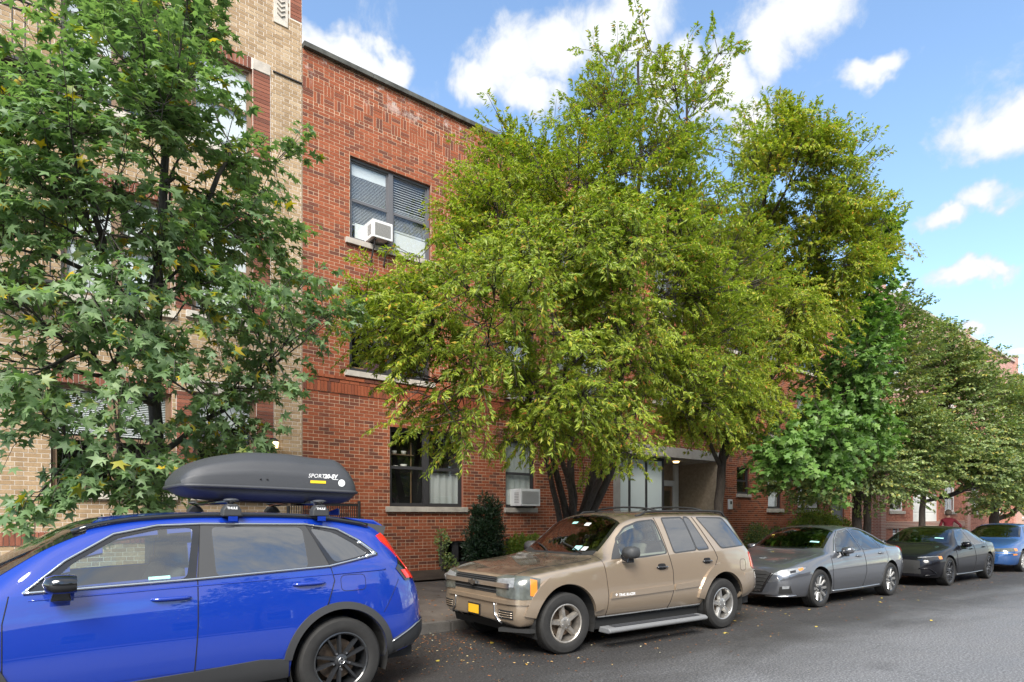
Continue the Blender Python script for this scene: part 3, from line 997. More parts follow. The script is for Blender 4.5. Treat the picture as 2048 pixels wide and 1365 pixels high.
PZ0, PZ1 = .30, 11.55
def sp_(x0, x1, z0, z1): return (x0, x1, snap(z0, PZ0), snap(z1, PZ0))
PW = {}
for i, x in enumerate((30.85, 37.9, 46.2)):
    for j, z in enumerate((1.86, 4.7, 7.5)):
        PW[f'{i}{j}'] = sp_(x, x + 1.6, z, z + 1.55)
PW['door'] = sp_(33.6, 36.9, .4, 2.75)
PW['cellar'] = sp_(31.2, 32.1, .5, 1.12)
PW['g1'] = sp_(42.2, 43.6, 1.86, 3.4)
X0P, X1P = 29.6, 51.0
pb = lay(X0P, X1P, PZ0, PZ1, list(PW.values()), 'common', 0, rng)
low = [b for b in pb if b[3] < 7.0]
hi = [b for b in pb if b[3] >= 7.0]
wall_p = backing(pink, 'wall', X0P, X1P, PZ0 - .2, PZ1, YF, list(PW.values()), M['red_mortar'], M['pink_brick'])
bricks_mesh('bricks', low, YF, M['pink_brick'], wall_p)
bricks_mesh('upper_bricks', hi, YF, M['rose_brick'], wall_p)
for k, v in PW.items():
    if k == 'door': continue
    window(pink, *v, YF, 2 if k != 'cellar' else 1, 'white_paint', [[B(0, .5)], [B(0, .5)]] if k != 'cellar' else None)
    sill(pink, v[0] - .1, v[1] + .1, v[2], YF, 'cream_stone', .14)
a, b, c, d_ = PW['door']
dr = MB().box(a, b, YF + .06, YF + .12, c, d_).build('garage_door', M['white_paint'], pink)
for i in range(5):
    MB().box(a + .08, b - .08, YF + .045, YF + .06, c + .06 + i * .46, c + .46 + i * .46).build('panel', M['white_paint'], dr, bevel=.008)
for x in (29.6, 51.0 - .5, 41.0):
    MB().box(x - .03, x + .5, YF - .14, YF + .05, PZ0 - .1, PZ1 + .35).build('pilaster', M['far_pink_brick'], pink)
MB().box(X0P + .5, 40.95, YF - .05, YF - .012, 1.05, 1.36).build('base_band', M['far_red_brick'], pink)
MB().box(X0P - .05, X1P + .05, YF - .1, YF + .35, PZ1 + .003, PZ1 + .16).build('coping_stone', M['limestone'], pink, bevel=.01)
for x in (29.6, 50.5):
    MB().box(x - .08, x + .55, YF - .18, YF + .4, PZ1 + .36, PZ1 + .46).build('pilaster_cap', M['limestone'], pink)
MB().box(X0P, X1P, YF + .25, YF + 13, PZ1 - .35, PZ1 - .25).box(X0P + .01, X0P + .26, YF + .03, YF + 13, PZ0 - .2, PZ1).box(X1P - .25, X1P - .002, YF + .03, YF + 13, PZ0 - .2, PZ1).build('rear_walls_and_roof', M['far_pink_brick'], pink)

def plain_house(label, x0, x1, z1, brick, ysgn=1, yf=YF, depth=12):
    """a further house of the row: brick front with sash windows, cornice and doors"""
    t = thing('row_house', label, 'building')
    op = []
    n = max(2, int((x1 - x0) / 3.0))
    for i in range(n):
        cx = x0 + (x1 - x0) * (i + .5) / n
        for j, z in enumerate((1.5, 4.4, 7.3)):
            if z + 1.7 < z1: op.append((cx - .6, cx + .6, z, z + 1.6))
    w = MB()
    xs = sorted({x0, x1, *[o[i] for o in op for i in (0, 1)]})
    zs = sorted({.0, z1, *[o[i] for o in op for i in (2, 3)]})
    yb = yf + .25 * ysgn
    for a, b in zip(xs, xs[1:]):
        for c, d in zip(zs, zs[1:]):
            if any(o[0] < (a + b) / 2 < o[1] and o[2] < (c + d) / 2 < o[3] for o in op): continue
            w.box(a, b, yf, yb, c, d)
    w.build('wall', brick, t)
    for (a, b, c, d) in op:
        y0 = yf + .1 * ysgn
        f = MB().box(a, a + .06, y0, y0 + .06 * ysgn, c, d).box(b - .06, b, y0, y0 + .06 * ysgn, c, d).box(a + .06, b - .06, y0, y0 + .06 * ysgn, c, c + .06).box(a + .06, b - .06, y0, y0 + .06 * ysgn, d - .06, d)\
            .box(a + .06, b - .06, y0, y0 + .06 * ysgn, (c + d) / 2 - .03, (c + d) / 2 + .03).build('window', M['white_paint'], t)
        MB().box(a + .06, b - .06, y0 + .02 * ysgn, y0 + .03 * ysgn, c + .06, d - .06).build('pane', M['window_glass'], f)
        MB().box(a, b, y0 + .4 * ysgn, y0 + .45 * ysgn, c, d).build('room', M['room_dark'], f)
        MB().box(a - .1, b + .1, yf - .07 * ysgn, yf - .001 * ysgn, c - .12, c - .002).build('sill', M['limestone'], t)
    MB().box(x0 - .02, x1 + .02, yf - .16 * ysgn, yf + .3 * ysgn, z1 + .003, z1 + .28).build('cornice', M['limestone'], t)
    MB().box(x0, x1, yf + .3 * ysgn, yf + depth * ysgn, z1 - .3, z1 - .2).box(x0 + .01, x0 + .2, yf + .26 * ysgn, yf + depth * ysgn, 0, z1 - .31).box(x1 - .2, x1 - .01, yf + .26 * ysgn, yf + depth * ysgn, 0, z1 - .31).build('roof_and_sides', brick, t)
    return t
plain_house('orange brick house at the far end of the row', 51.3, 66, 10.7, M['far_orange_brick'])
plain_house('brown brick house last in the row at the far right', 66.3, 90, 11.4, M['far_brown_brick'])
plain_house('tan brick house across the street behind the viewer', -26, -4.2, 6.4, M['far_tan_brick'], -1, -16.5)
plain_house('brown brick house across the street behind the viewer', -3.9, 14, 5.6, M['far_brown_brick'], -1, -16.5)
plain_house('orange brick house across the street behind the viewer', 14.3, 36, 6.8, M['far_orange_brick'], -1, -16.5)
sheet('opposite_pavement', -90, 260, -16.5, -6.2, 0.12, 0.12, M['pavement'])
# ------------------------------------------------------------------ trees and shrubs
def leaf_mat(name, stops, warm=None, warm_z=None, trans=0.35, rough=0.45, spec=0.5):
    m, t, p = new_mat(name)
    geo = t.n('ShaderNodeNewGeometry')
    rnd, pos = geo.outputs['Random Per Island'], geo.outputs['Position']
    col = t.ramp(rnd, stops)
    cl = t.noise(pos, 0.9, 3, 0.5)
    col = t.mix(0.6, col, t.ramp(cl, [(0.3, (0.72, 0.80, 0.75)), (0.7, (1.25, 1.18, 1.1))]), 'MULTIPLY')
    if warm:
        nz = t.noise(pos, 1.3, 4, 0.6)
        f = t.mapr(nz, 0.50, 0.68)
        if warm_z:
            sp = t.n('ShaderNodeSeparateXYZ'); t.l(pos, sp.inputs[0])
            f = t.m('MULTIPLY', f, t.mapr(sp.outputs[2], *warm_z))
        r2 = t.m('FRACT', t.m('MULTIPLY', rnd, 37.7))
        f = t.m('MULTIPLY', f, t.mapr(r2, 0.25, 0.6))
        col = t.mix(t.m('MULTIPLY', f, 0.6), col, warm)
    t.l(col, p.inputs['Base Color'])
    p.inputs['Roughness'].default_value = rough
    p.inputs['Specular IOR Level'].default_value = spec
    tr = t.n('ShaderNodeBsdfTranslucent')
    t.l(t.mix(1.0, col, (1.2, 1.4, 0.6), 'MULTIPLY'), tr.inputs[0])
    mx = t.n('ShaderNodeMixShader')
    mx.inputs[0].default_value = trans
    t.l(p.outputs[0], mx.inputs[1]); t.l(tr.outputs[0], mx.inputs[2])
    t.l(mx.outputs[0], m.node_tree.nodes['Material Output'].inputs[0])
    return m
leaf_mat('gum_leaf', [(0, (.115, .190, .085)), (.5, (.170, .265, .120)), (.93, (.230, .325, .160)), (.97, (.24, .28, .06)), (.982, (.48, .36, .03)), (1, (.54, .38, .03))], rough=.46, spec=.45, trans=.38)
leaf_mat('zelkova_leaf', [(0, (.150, .210, .026)), (.4, (.250, .325, .036)), (.8, (.340, .400, .046)), (.95, (.45, .43, .055)), (.985, (.52, .30, .05)), (1, (.58, .17, .05))], warm=(.40, .33, .045), warm_z=(2.5, 8.5), trans=.4, rough=.5)
leaf_mat('zelkova_leaf_autumn', [(0, (.175, .240, .030)), (.4, (.290, .365, .040)), (.8, (.390, .430, .050)), (.95, (.50, .44, .055)), (1, (.60, .26, .05))], warm=(.46, .31, .045), warm_z=(2.5, 7.5), trans=.4, rough=.5)
leaf_mat('oak_leaf', [(0, (.080, .160, .036)), (.6, (.125, .235, .052)), (1, (.185, .295, .075))], rough=.45, spec=.35, trans=.35)
leaf_mat('linden_leaf', [(0, (.125, .185, .070)), (.5, (.195, .265, .095)), (.9, (.280, .330, .110)), (.97, (.38, .35, .07)), (1, (.46, .32, .08))], warm=(.36, .30, .07), warm_z=(.5, 5.0), rough=.45, trans=.3)
leaf_mat('yew_leaf', [(0, (.010, .028, .010)), (.6, (.018, .042, .016)), (1, (.03, .06, .022))], trans=.1)
leaf_mat('box_leaf', [(0, (.12, .19, .03)), (.6, (.20, .28, .04)), (1, (.33, .34, .06))], trans=.35)
def m_bark(name, lo, hi):
    m, t, p = new_mat(name)
    pos = t.n('ShaderNodeNewGeometry').outputs['Position']
    v = t.vm('MULTIPLY', pos, (1, 1, .22))
    a = t.noise(v, 26, 5, .7)
    t.l(t.ramp(a, [(.3, lo), (.7, hi)]), p.inputs['Base Color'])
    p.inputs['Roughness'].default_value = .92
    b = t.n('ShaderNodeBump'); b.inputs['Strength'].default_value = .9; b.inputs['Distance'].default_value = .02
    t.l(a, b.inputs['Height']); t.l(b.outputs[0], p.inputs['Normal'])
m_bark('bark_dark', (.028, .022, .018), (.085, .068, .055))
m_bark('bark_grey', (.03, .026, .022), (.10, .088, .076))

STAR = []
for k in range(5):
    a = rad(90 + (k - 2) * 62)
    ln = (0.62, 0.88, 1.0, 0.88, 0.62)[k]
    STAR.append((math.cos(a) * ln, math.sin(a) * ln))
    if k < 4:
        a2 = rad(90 + (k - 1.5) * 62)
        STAR.append((math.cos(a2) * .36, math.sin(a2) * .36))
LEAF = {
    # outline in leaf plane (u across, v along), with a fold height w
    'gum': ([(0, -.05, 0)] + [(x * .62, y * .62 + .05, -.20 * abs(x) - .10 * y * y) for x, y in STAR], [(0, i, i + 1) for i in range(1, 9)]),
    'narrow': ([(0, 0, 0), (.17, .42, .05), (0, 1, -.12), (-.17, .42, .05)], [(0, 1, 2), (0, 2, 3)]),
    'ovate': ([(0, 0, 0), (.32, .30, .06), (.26, .66, .03), (0, 1, -.1), (-.26, .66, .03), (-.32, .30, .06)], [(0, 1, 2), (0, 2, 3), (0, 3, 4), (0, 4, 5)]),
    'oak': ([(0, 0, 0), (.34, .18, .03), (.16, .34, .02), (.46, .52, 0), (.18, .68, 0), (0, 1, -.1), (-.18, .68, 0), (-.46, .52, 0), (-.16, .34, .02), (-.34, .18, .03)],
            [(0, 1, 2), (0, 2, 8), (0, 8, 9), (2, 3, 4), (2, 4, 6), (2, 6, 8), (6, 7, 8), (4, 5, 6)]),
}

def leaves_mesh(name, P, A, N, size, shape, mat):
    """P positions, A axis directions, N approximate normals (n,3), size (n,)"""
    vt, ft = LEAF[shape]
    vt = np.array(vt); ft = np.array(ft)
    A = A / np.linalg.norm(A, axis=1, keepdims=True)
    U = np.cross(A, N); U /= (np.linalg.norm(U, axis=1, keepdims=True) + 1e-9)
    W = np.cross(U, A)
    V = P[:, None, :] + size[:, None, None] * (vt[None, :, 0:1] * U[:, None, :] + vt[None, :, 1:2] * A[:, None, :] + vt[None, :, 2:3] * W[:, None, :])
    F = ft[None] + (np.arange(len(P)) * len(vt))[:, None, None]
    return raw_mesh(name, V.reshape(-1, 3), F.reshape(-1, 3), mat, shape == 'gum')

def kmeans(P, k, rs, it=6):
    c = P[rs.choice(len(P), k, replace=False)]
    for _ in range(it):
        lab = ((P[:, None] - c[None]) ** 2).sum(2).argmin(1)
        for i in range(k):
            if (lab == i).any(): c[i] = P[lab == i].mean(0)
    return lab, c

def bend(a, b, sag, rs, n=4, jit=.06):
    a, b = np.array(a), np.array(b)
    L = np.linalg.norm(b - a)
    out = []
    for i in range(n + 1):
        t = i / n
        p = a * (1 - t) + b * t
        p = p + np.array([0, 0, 1]) * sag * L * 4 * t * (1 - t)
        if 0 < i < n: p = p + rs.normal(0, jit * L / n, 3)
        out.append(p)
    return out

def tree(name, label, base, stems, blobs, ntw, nleaf, shape, lsize, leafm, barkm, seed, twl=.42, droop=.25, group=None, k1=11, r0=.14, cat='tree', sparse=.0, flat=.8, voids=0, shrink=0.0, clump=0.0, per_clump=11, dens_pow=1.0, trunk_parent_label=None, limb_sag=-.05):
    """stems: list of (points, r_start, r_end). Twig tips are spread through the crown volume and joined by limbs back to the stems."""
    rs = np.random.RandomState(seed)
    t = thing(name, label, cat, base, 0, group)
    base = np.array(base)
    bl_ = np.array(blobs)
    bl_[:, 3] = np.maximum(bl_[:, 3] - shrink, .10)
    wgt = bl_[:, 3] ** (2.2 * dens_pow); wgt /= wgt.sum()
    vc = []
    for _ in range(voids):       # irregular gaps in the crown
        b = bl_[rs.choice(len(bl_), p=wgt)]
        d = rs.normal(size=3); d /= np.linalg.norm(d)
        vc.append((*(b[:3] + d * b[3] * rs.uniform(.3, 1.1)), rs.uniform(.22, .5)))
    vc = np.array(vc) if vc else np.zeros((0, 4))
    pts = []
    tries = 0
    ctr = None
    while len(pts) < ntw and tries < ntw * 12:
        tries += 1
        if ctr is None or not clump or rs.rand() < 1.0 / per_clump:
            b = bl_[rs.choice(len(bl_), p=wgt)]
            d = rs.normal(size=3); d /= np.linalg.norm(d)
            r = b[3] * (rs.rand() ** .38) * (1 + .10 * rs.randn())
            p = ctr = b[:3] + d * r * np.array([1, 1, .92])
        if clump:
            p = ctr + rs.normal(0, clump * .5, 3) * np.array([1, 1, .65])
        if p[1] > 11.15 or p[2] < .6: continue
        if len(vc) and (((vc[:, :3] - p) ** 2).sum(1) < vc[:, 3] ** 2).any(): continue
        pts.append(p)
    P = np.array(pts)
    # stems
    wood = MB()
    nodes = []
    for sp, ra, rb in stems:
        sp = [np.array(q) for q in sp]
        fine = []
        for i in range(len(sp) - 1):
            for q in range(4):
                fine.append(sp[i] * (1 - q / 4) + sp[i + 1] * q / 4)
        fine.append(sp[-1])
        n = len(fine)
        fine = [f + (rs.normal(0, .012, 3) if 0 < i < n - 1 else 0) for i, f in enumerate(fine)]
        rr = [ra * (1 - i / (n - 1)) + rb * (i / (n - 1)) for i in range(n)]
        if abs(fine[0][2] - base[2]) < .3:
            rr[0] *= 1.45; rr[1] *= 1.12
        wood.tube([f - base for f in fine], rr, 9)
        nodes += [(f, r) for f, r in zip(fine, rr)][2:]
    NP = np.array([q[0] for q in nodes]); NR = np.array([q[1] for q in nodes])
    k1 = min(k1 * len(stems) if len(stems) > 1 else k1, max(2, len(P) // 20))
    lab, cen = kmeans(P, k1, rs)
    tw_a = np.zeros_like(P)
    for i in range(k1):
        Q = P[lab == i]
        if len(Q) == 0: continue
        idx = np.where(lab == i)[0]
        c = cen[i]
        d = c - NP
        cost = np.linalg.norm(d, axis=1) + 1.6 * np.maximum(0, NP[:, 2] - c[2] + .35 * np.linalg.norm(d[:, :2], axis=1)) 
        s = int(cost.argmin())
        a = NP[s]
        e = a + (c - a) * .72
        rl = min(NR[s] * .75, .018 + .0019 * len(Q) ** .78)
        path = bend(a, e, limb_sag, rs, 5)
        wood.tube([q - base for q in path], list(np.linspace(rl, rl * .5, 6)), 6, cap=False)
        k2 = max(1, min(6, len(Q) // 10))
        lb2, cn2 = kmeans(Q, k2, rs)
        for j in range(k2):
            R = Q[lb2 == j]
            if len(R) == 0: continue
            q0 = path[2 + rs.randint(0, 4)]
            e2 = q0 + (cn2[j] - q0) * .8
            p2 = bend(q0, e2, -.04, rs, 3)
            wood.tube([q - base for q in p2], list(np.linspace(rl * .5, .010, 4)), 5, cap=False)
            k3 = max(1, min(6, len(R) // 6))
            lb3, cn3 = kmeans(R, k3, rs)
            for m_ in range(k3):
                T = R[lb3 == m_]
                if len(T) == 0: continue
                q1 = p2[1 + rs.randint(0, 3)]
                e3 = q1 + (cn3[m_] - q1) * .85
                p3 = bend(q1, e3, -.03, rs, 2)
                wood.tube([q - base for q in p3], [.011, .008, .006], 4, cap=False)
                sel = idx[lb2 == j][lb3 == m_]
                for g in sel:
                    tw_a[g] = p3[1 + rs.randint(0, 2)]
    # twigs
    D = P - tw_a
    Ld = np.linalg.norm(D, axis=1, keepdims=True) + 1e-6
    D = D / Ld
    cc = P.mean(0)
    outw = P - cc; outw /= (np.linalg.norm(outw, axis=1, keepdims=True) + 1e-6)
    D = D * .7 + outw * .5 + rs.normal(0, .35, P.shape)
    D[:, 2] = D[:, 2] * flat + .05
    D /= np.linalg.norm(D, axis=1, keepdims=True)
    tl = twl * (.6 + .8 * rs.rand(len(P)))
    for g in range(len(P)):
        a, b = tw_a[g] - base, P[g] - base
        tip = b + D[g] * tl[g] + np.array([0, 0, -droop * tl[g] * .6])
        wood.tube([a, b, b + D[g] * tl[g] * .55, tip], [.006, .0045, .003, .0015], 3, cap=False)
    wood.build('trunk', barkm, t, smooth=True)
    # leaves along the twigs
    per = max(1, nleaf // len(P))
    g = np.repeat(np.arange(len(P)), per)
    n = len(g)
    s = rs.rand(n) ** .8
    dl = D[g]
    pos = P[g] + dl * (tl[g] * (s * 1.25 - .25))[:, None]
    pos[:, 2] -= droop * tl[g] * .6 * np.maximum(0, s) ** 2
    side = np.cross(dl, np.array([0, 0, 1.0])); side /= (np.linalg.norm(side, axis=1, keepdims=True) + 1e-6)
    sg = np.where(rs.rand(n) < .5, -1, 1)[:, None]
    A = dl * (.55 + .3 * rs.rand(n))[:, None] + side * sg * (.75 + .3 * rs.rand(n))[:, None] + rs.normal(0, .28 if shape == 'gum' else .5, (n, 3))
    A[:, 2] -= droop * 1.6 * rs.rand(n) + .1
    pos = pos + side * sg * (.02 + .05 * rs.rand(n))[:, None] * (lsize / .08)
    N = np.array([0, 0, 1.0]) + outw[g] * .55 + rs.normal(0, .45, (n, 3))
    sz = lsize * (.65 + .6 * rs.rand(n))
    keep = pos[:, 1] < 11.38
    me = leaves_mesh('crown', (pos - base)[keep], A[keep], N[keep], sz[keep], shape, leafm)
    tag(link('crown', me, t), kind='stuff')
    return t

def pull(L, f):
    """slide crown lobes along their line of sight to a depth that suits the trunk"""
    out = []
    for (x, y, z, r) in L:
        k = f(x, y, z) / y
        out.append((x * k, y * k, 1.61 + (z - 1.61) * k, r * k))
    return out

GUM = [(1.23, 8.4, 8.03, 0.88), (0.72, 8.0, 6.9, 0.62), (0.25, 7.6, 5.7, 0.45), (1.6, 8.5, 7.6, 0.5), (1.11, 7.6, 6.3, 0.85), (1.85, 8.3, 6.7, 0.42), (0.03, 7.8, 5.2, 0.64), (0.57, 7.4, 5.12, 0.74), (1.5, 7.6, 5.48, 0.83), (2.3, 8.2, 6.0, 0.42), (2.8, 8.2, 6.4, 0.2), (0.18, 7.5, 4.35, 0.67), (1.03, 8.8, 4.94, 0.62), (1.85, 8.0, 5.13, 0.6), (2.4, 7.8, 5.0, 0.32), (0.06, 7.4, 3.63, 0.61), (0.64, 7.3, 3.73, 0.55), (2.02, 7.6, 3.9, 0.6), (2.62, 7.6, 4.14, 0.5), (3.17, 7.6, 4.2, 0.25), (0.21, 7.3, 2.98, 0.56), (0.8, 7.2, 3.15, 0.5), (1.75, 7.8, 3.18, 0.45), (2.54, 7.8, 3.29, 0.48), (2.92, 7.8, 3.15, 0.3), (0.57, 7.4, 2.51, 0.5), (0.95, 7.4, 2.29, 0.4), (1.95, 8.2, 2.73, 0.42), (0.45, 7.4, 2.01, 0.3), (0.88, 7.5, 1.86, 0.28), (0.1, 7.3, 1.81, 0.14), (1.2, 8.0, 2.0, 0.3), (2.3, 8.0, 2.55, 0.3), (-0.34, 7.8, 4.6, 0.71), (-0.33, 7.6, 3.37, 0.6), (-0.35, 7.8, 5.2, 0.45), (1.25, 7.7, 4.6, .34), (1.32, 7.8, 3.5, .3), (1.2, 7.8, 5.9, .4), (1.6, 7.8, 4.4, .35)]
tree('sweetgum_tree', 'leafy green star leafed tree in front of the tan brick house', (1.24, 8.4, .2),
     [([(1.24, 8.4, .2), (1.27, 8.4, 1.4), (1.29, 8.38, 2.6), (1.30, 8.36, 3.9), (1.36, 8.36, 5.2), (1.4, 8.4, 6.6), (1.3, 8.4, 8.2)], .098, .025),
      ([(1.30, 8.36, 3.7), (1.0, 8.2, 3.95), (.75, 8.1, 4.4), (.6, 8.0, 5.2)], .06, .025),
      ([(1.34, 8.36, 4.7), (1.75, 8.25, 5.3), (2.1, 8.2, 6.2)], .05, .02),
      ([(1.29, 8.38, 2.3), (1.75, 8.2, 2.75), (2.2, 8.1, 3.05)], .04, .02)],
     GUM, 1150, 16500, 'gum', .150, M['gum_leaf'], M['bark_grey'], 3, twl=.36, droop=.45, k1=4, voids=26, shrink=.04, dens_pow=.72)

ZEL1 = [(4.32, 7.6, 4.26, 0.69), (3.89, 7.8, 4.5, 0.36), (4.95, 7.8, 5.4, 0.5), (5.95, 8.2, 6.4, 0.66), (7.05, 8.8, 7.95, 0.68), (4.79, 7.2, 3.77, 0.76), (4.44, 7.4, 3.27, 0.45), (5.26, 6.9, 4.75, 0.9), (6.19, 7.6, 5.95, 0.86), (7.48, 8.2, 7.39, 0.97), (6.8, 7.0, 5.59, 1.01), (5.72, 6.8, 3.83, 0.92), (7.15, 6.8, 4.53, 0.94), (8.24, 7.6, 6.95, 1.15), (8.6, 8.2, 8.4, 0.9), (9.33, 8.6, 9.9, 0.7), (9.4, 8.8, 11.01, 0.36), (10.65, 8.4, 9.35, 1.1), (11.08, 8.6, 10.9, 0.6), (11.42, 8.8, 12.17, 0.42), (11.64, 8.9, 13.07, 0.25), (12.36, 8.6, 12.26, 0.42), (11.97, 8.6, 10.72, 0.6), (10.1, 7.6, 7.51, 1.17), (11.32, 7.4, 7.29, 0.98), (8.75, 6.9, 5.54, 1.04), (11.01, 7.2, 5.93, 1.0), (8.61, 7.0, 4.15, 0.9), (10.63, 7.4, 4.62, 0.85), (7.02, 7.0, 3.44, 0.85), (5.86, 7.2, 3.25, 0.6), (5.42, 7.6, 3.1, 0.45), (7.57, 7.2, 3.0, 0.45), (8.21, 7.0, 2.95, 0.45), (7.78, 8.4, 3.1, 0.35), (5.02, 7.8, 2.96, 0.4), (10.92, 7.6, 3.37, 0.5)]
ZEL1 = pull(ZEL1, lambda x, y, z: min(y, 7.0) if x > 9.6 else y)
tree('zelkova_tree', 'broad yellow green many stemmed tree in front of the red brick wall', (8.2, 8.4, .2),
     [([(8.2, 8.4, .2), (8.2, 8.4, 1.0), (8.18, 8.38, 1.7)], .15, .12),
      ([(8.05, 8.4, 1.2), (7.7, 8.3, 2.1), (7.2, 8.15, 3.2), (6.6, 8.0, 4.6), (6.2, 7.9, 5.9)], .075, .02),
      ([(8.1, 8.36, 1.4), (7.95, 8.3, 2.5), (7.85, 8.2, 4.0), (7.9, 8.0, 6.0), (8.1, 8.0, 8.0)], .085, .02),
      ([(8.25, 8.38, 1.4), (8.5, 8.2, 2.6), (8.9, 8.0, 4.2), (9.1, 7.8, 6.2), (9.2, 7.7, 8.4), (9.0, 7.6, 10.2)], .095, .02),
      ([(8.3, 8.4, 1.3), (8.75, 8.1, 2.3), (9.25, 7.8, 3.8), (9.75, 7.4, 5.6), (9.9, 7.1, 7.6), (9.6, 7.0, 10.0)], .085, .018),
      ([(8.1, 8.3, 1.4), (7.5, 7.9, 2.3), (6.6, 7.5, 3.2), (5.4, 7.4, 4.1)], .06, .02),
      ([(8.2, 8.3, 1.5), (8.3, 7.7, 2.6), (8.2, 7.3, 3.9), (8.1, 7.0, 5.2)], .065, .02),
      ([(8.0, 8.45, .4), (7.82, 8.4, 1.3), (7.45, 8.3, 2.4), (6.9, 8.2, 3.4)], .075, .03)],
     ZEL1, 4300, 232000, 'narrow', .082, M['zelkova_leaf'], M['bark_dark'], 7, twl=.30, droop=.45, k1=4, voids=75, shrink=.05, clump=.5, flat=1.0, dens_pow=.9)

ZEL2 = [(13.69, 8.4, 10.58, 0.72), (15.42, 8.6, 11.9, 0.5), (15.18, 8.2, 10.66, 1.14), (18.3, 8.6, 12.0, 1.0), (19.6, 8.6, 12.3, 0.5), (17.9, 8.2, 10.5, 1.26), (14.44, 7.8, 8.65, 1.21), (18.83, 8.2, 9.63, 1.16), (21.4, 8.4, 10.09, 0.6), (15.52, 7.6, 7.51, 1.25), (18.37, 8.0, 8.02, 0.85), (13.48, 7.4, 6.07, 1.02), (16.04, 7.6, 6.2, 0.7), (13.2, 7.6, 4.7, 1.02), (15.41, 7.8, 4.8, 0.55), (12.35, 8.2, 4.24, 0.8), (13.36, 8.2, 3.77, 0.7), (13.69, 8.4, 7.08, 1.09), (14.01, 8.6, 8.94, 0.99), (11.88, 8.8, 4.04, 0.6)]
ZEL2 = pull(ZEL2, lambda x, y, z: 6.5 if x > 17 else (7.1 if x > 14.8 else y))
tree('zelkova_tree', 'tall orange tinged tree standing right of the brick entrance', (13.05, 8.6, .2),
     [([(13.05, 8.6, .2), (13.08, 8.6, 1.6), (13.2, 8.58, 3.0), (13.5, 8.4, 4.6), (13.8, 8.1, 6.6), (13.9, 7.9, 9.0), (13.9, 7.8, 10.4)], .13, .03),
      ([(13.2, 8.58, 2.7), (12.7, 8.5, 3.2), (12.2, 8.6, 3.9)], .06, .025),
      ([(13.25, 8.55, 3.0), (13.8, 8.2, 4.0), (14.4, 7.6, 5.6), (14.9, 7.1, 7.6), (15.0, 6.9, 9.4)], .08, .02),
      ([(13.25, 8.55, 3.1), (14.2, 8.2, 3.6), (15.4, 7.8, 4.2)], .055, .02)],
     ZEL2, 2900, 165000, 'narrow', .092, M['zelkova_leaf_autumn'], M['bark_dark'], 12, twl=.32, droop=.45, k1=6, voids=26, shrink=.14, clump=.5, flat=1.0)

GUM2 = [(23.44, 9.2, 11.59, 0.6), (23.03, 9.2, 9.75, 0.86), (22.03, 8.8, 7.92, 0.91), (20.09, 8.6, 6.12, 1.08), (20.31, 8.4, 4.58, 0.92), (17.73, 8.4, 4.05, 0.99), (15.81, 8.4, 3.35, 0.7), (18.34, 8.4, 3.09, 0.6), (21.26, 8.2, 4.01, 0.39)]
GUM2 = pull(GUM2, lambda x, y, z: 7.7 if x > 21.5 else (6.9 if x < 18.5 else 7.2))
tree('oak_tree', 'bright glossy green tree between the orange tinged tree and the far trees', (20.3, 8.5, .2),
     [([(20.3, 8.5, .2), (20.3, 8.5, 1.6), (20.25, 8.45, 3.4), (20.1, 8.3, 5.6), (20.0, 8.1, 8.0), (19.9, 8.0, 9.6)], .16, .03),
      ([(20.27, 8.47, 2.7), (19.2, 8.3, 3.2), (17.8, 8.0, 3.5), (16.2, 7.8, 3.6)], .07, .02)],
     GUM2, 600, 14000, 'oak', .155, M['oak_leaf'], M['bark_dark'], 21, twl=.4, droop=.5, k1=5)

LIN1 = [(24.07, 8.8, 8.83, 0.8), (23.95, 8.6, 7.03, 1.21), (25.31, 8.6, 8.31, 0.7), (22.03, 8.2, 5.04, 1.29), (20.09, 8.6, 3.65, 1.23), (16.75, 8.2, 2.75, 0.8), (14.9, 8.0, 2.6, 0.45), (20.02, 8.0, 2.9, 1.0), (23.99, 8.0, 4.2, 1.19), (23.69, 8.2, 3.0, 0.9), (20.77, 9.2, 5.36, 0.97), (17.31, 9.2, 3.52, 0.72), (18.46, 8.6, 2.5, 0.6)]
tree('linden_tree', 'dark green tree with wide low branches behind the grey sedan', (22.3, 9.0, .2),
     [([(22.3, 9.0, .2), (22.3, 9.0, 1.8), (22.4, 9.0, 3.4), (22.6, 8.9, 5.4), (22.9, 8.7, 7.6)], .14, .03),
      ([(22.3, 9.0, 2.0), (21.0, 8.8, 2.6), (19.3, 8.6, 2.9), (17.2, 8.5, 2.9)], .07, .02)],
     pull(LIN1, lambda x, y, z: y * .94 if x > 23 else y), 1700, 66000, 'ovate', .090, M['linden_leaf'], M['bark_dark'], 31, twl=.5, droop=.3, group='lindens along the kerb', k1=6, flat=.4)
LIN2 = [(28.64, 8.6, 8.74, 0.7), (27.18, 8.4, 7.11, 1.31), (29.99, 8.4, 7.12, 1.15), (33.17, 8.2, 6.65, 1.2), (26.91, 8.0, 4.98, 1.47), (30.89, 7.8, 4.3, 1.42), (26.39, 8.0, 3.75, 1.1), (29.4, 7.8, 3.6, 1.0), (24.59, 8.2, 2.9, 0.55), (34.46, 7.8, 4.1, 1.1), (32.66, 8.6, 8.5, 0.5)]
tree('linden_tree', 'green tree with a slim trunk behind the black sedan', (26.4, 8.75, .2),
     [([(26.4, 8.75, .2), (26.45, 8.75, 1.8), (26.6, 8.7, 3.2), (27.2, 8.4, 5.4), (27.8, 8.1, 7.6)], .13, .03)],
     pull(LIN2, lambda x, y, z: y * .90 if x > 28 else y), 1600, 60000, 'ovate', .105, M['linden_leaf'], M['bark_dark'], 32, twl=.55, droop=.3, group='lindens along the kerb', k1=12, flat=.45)
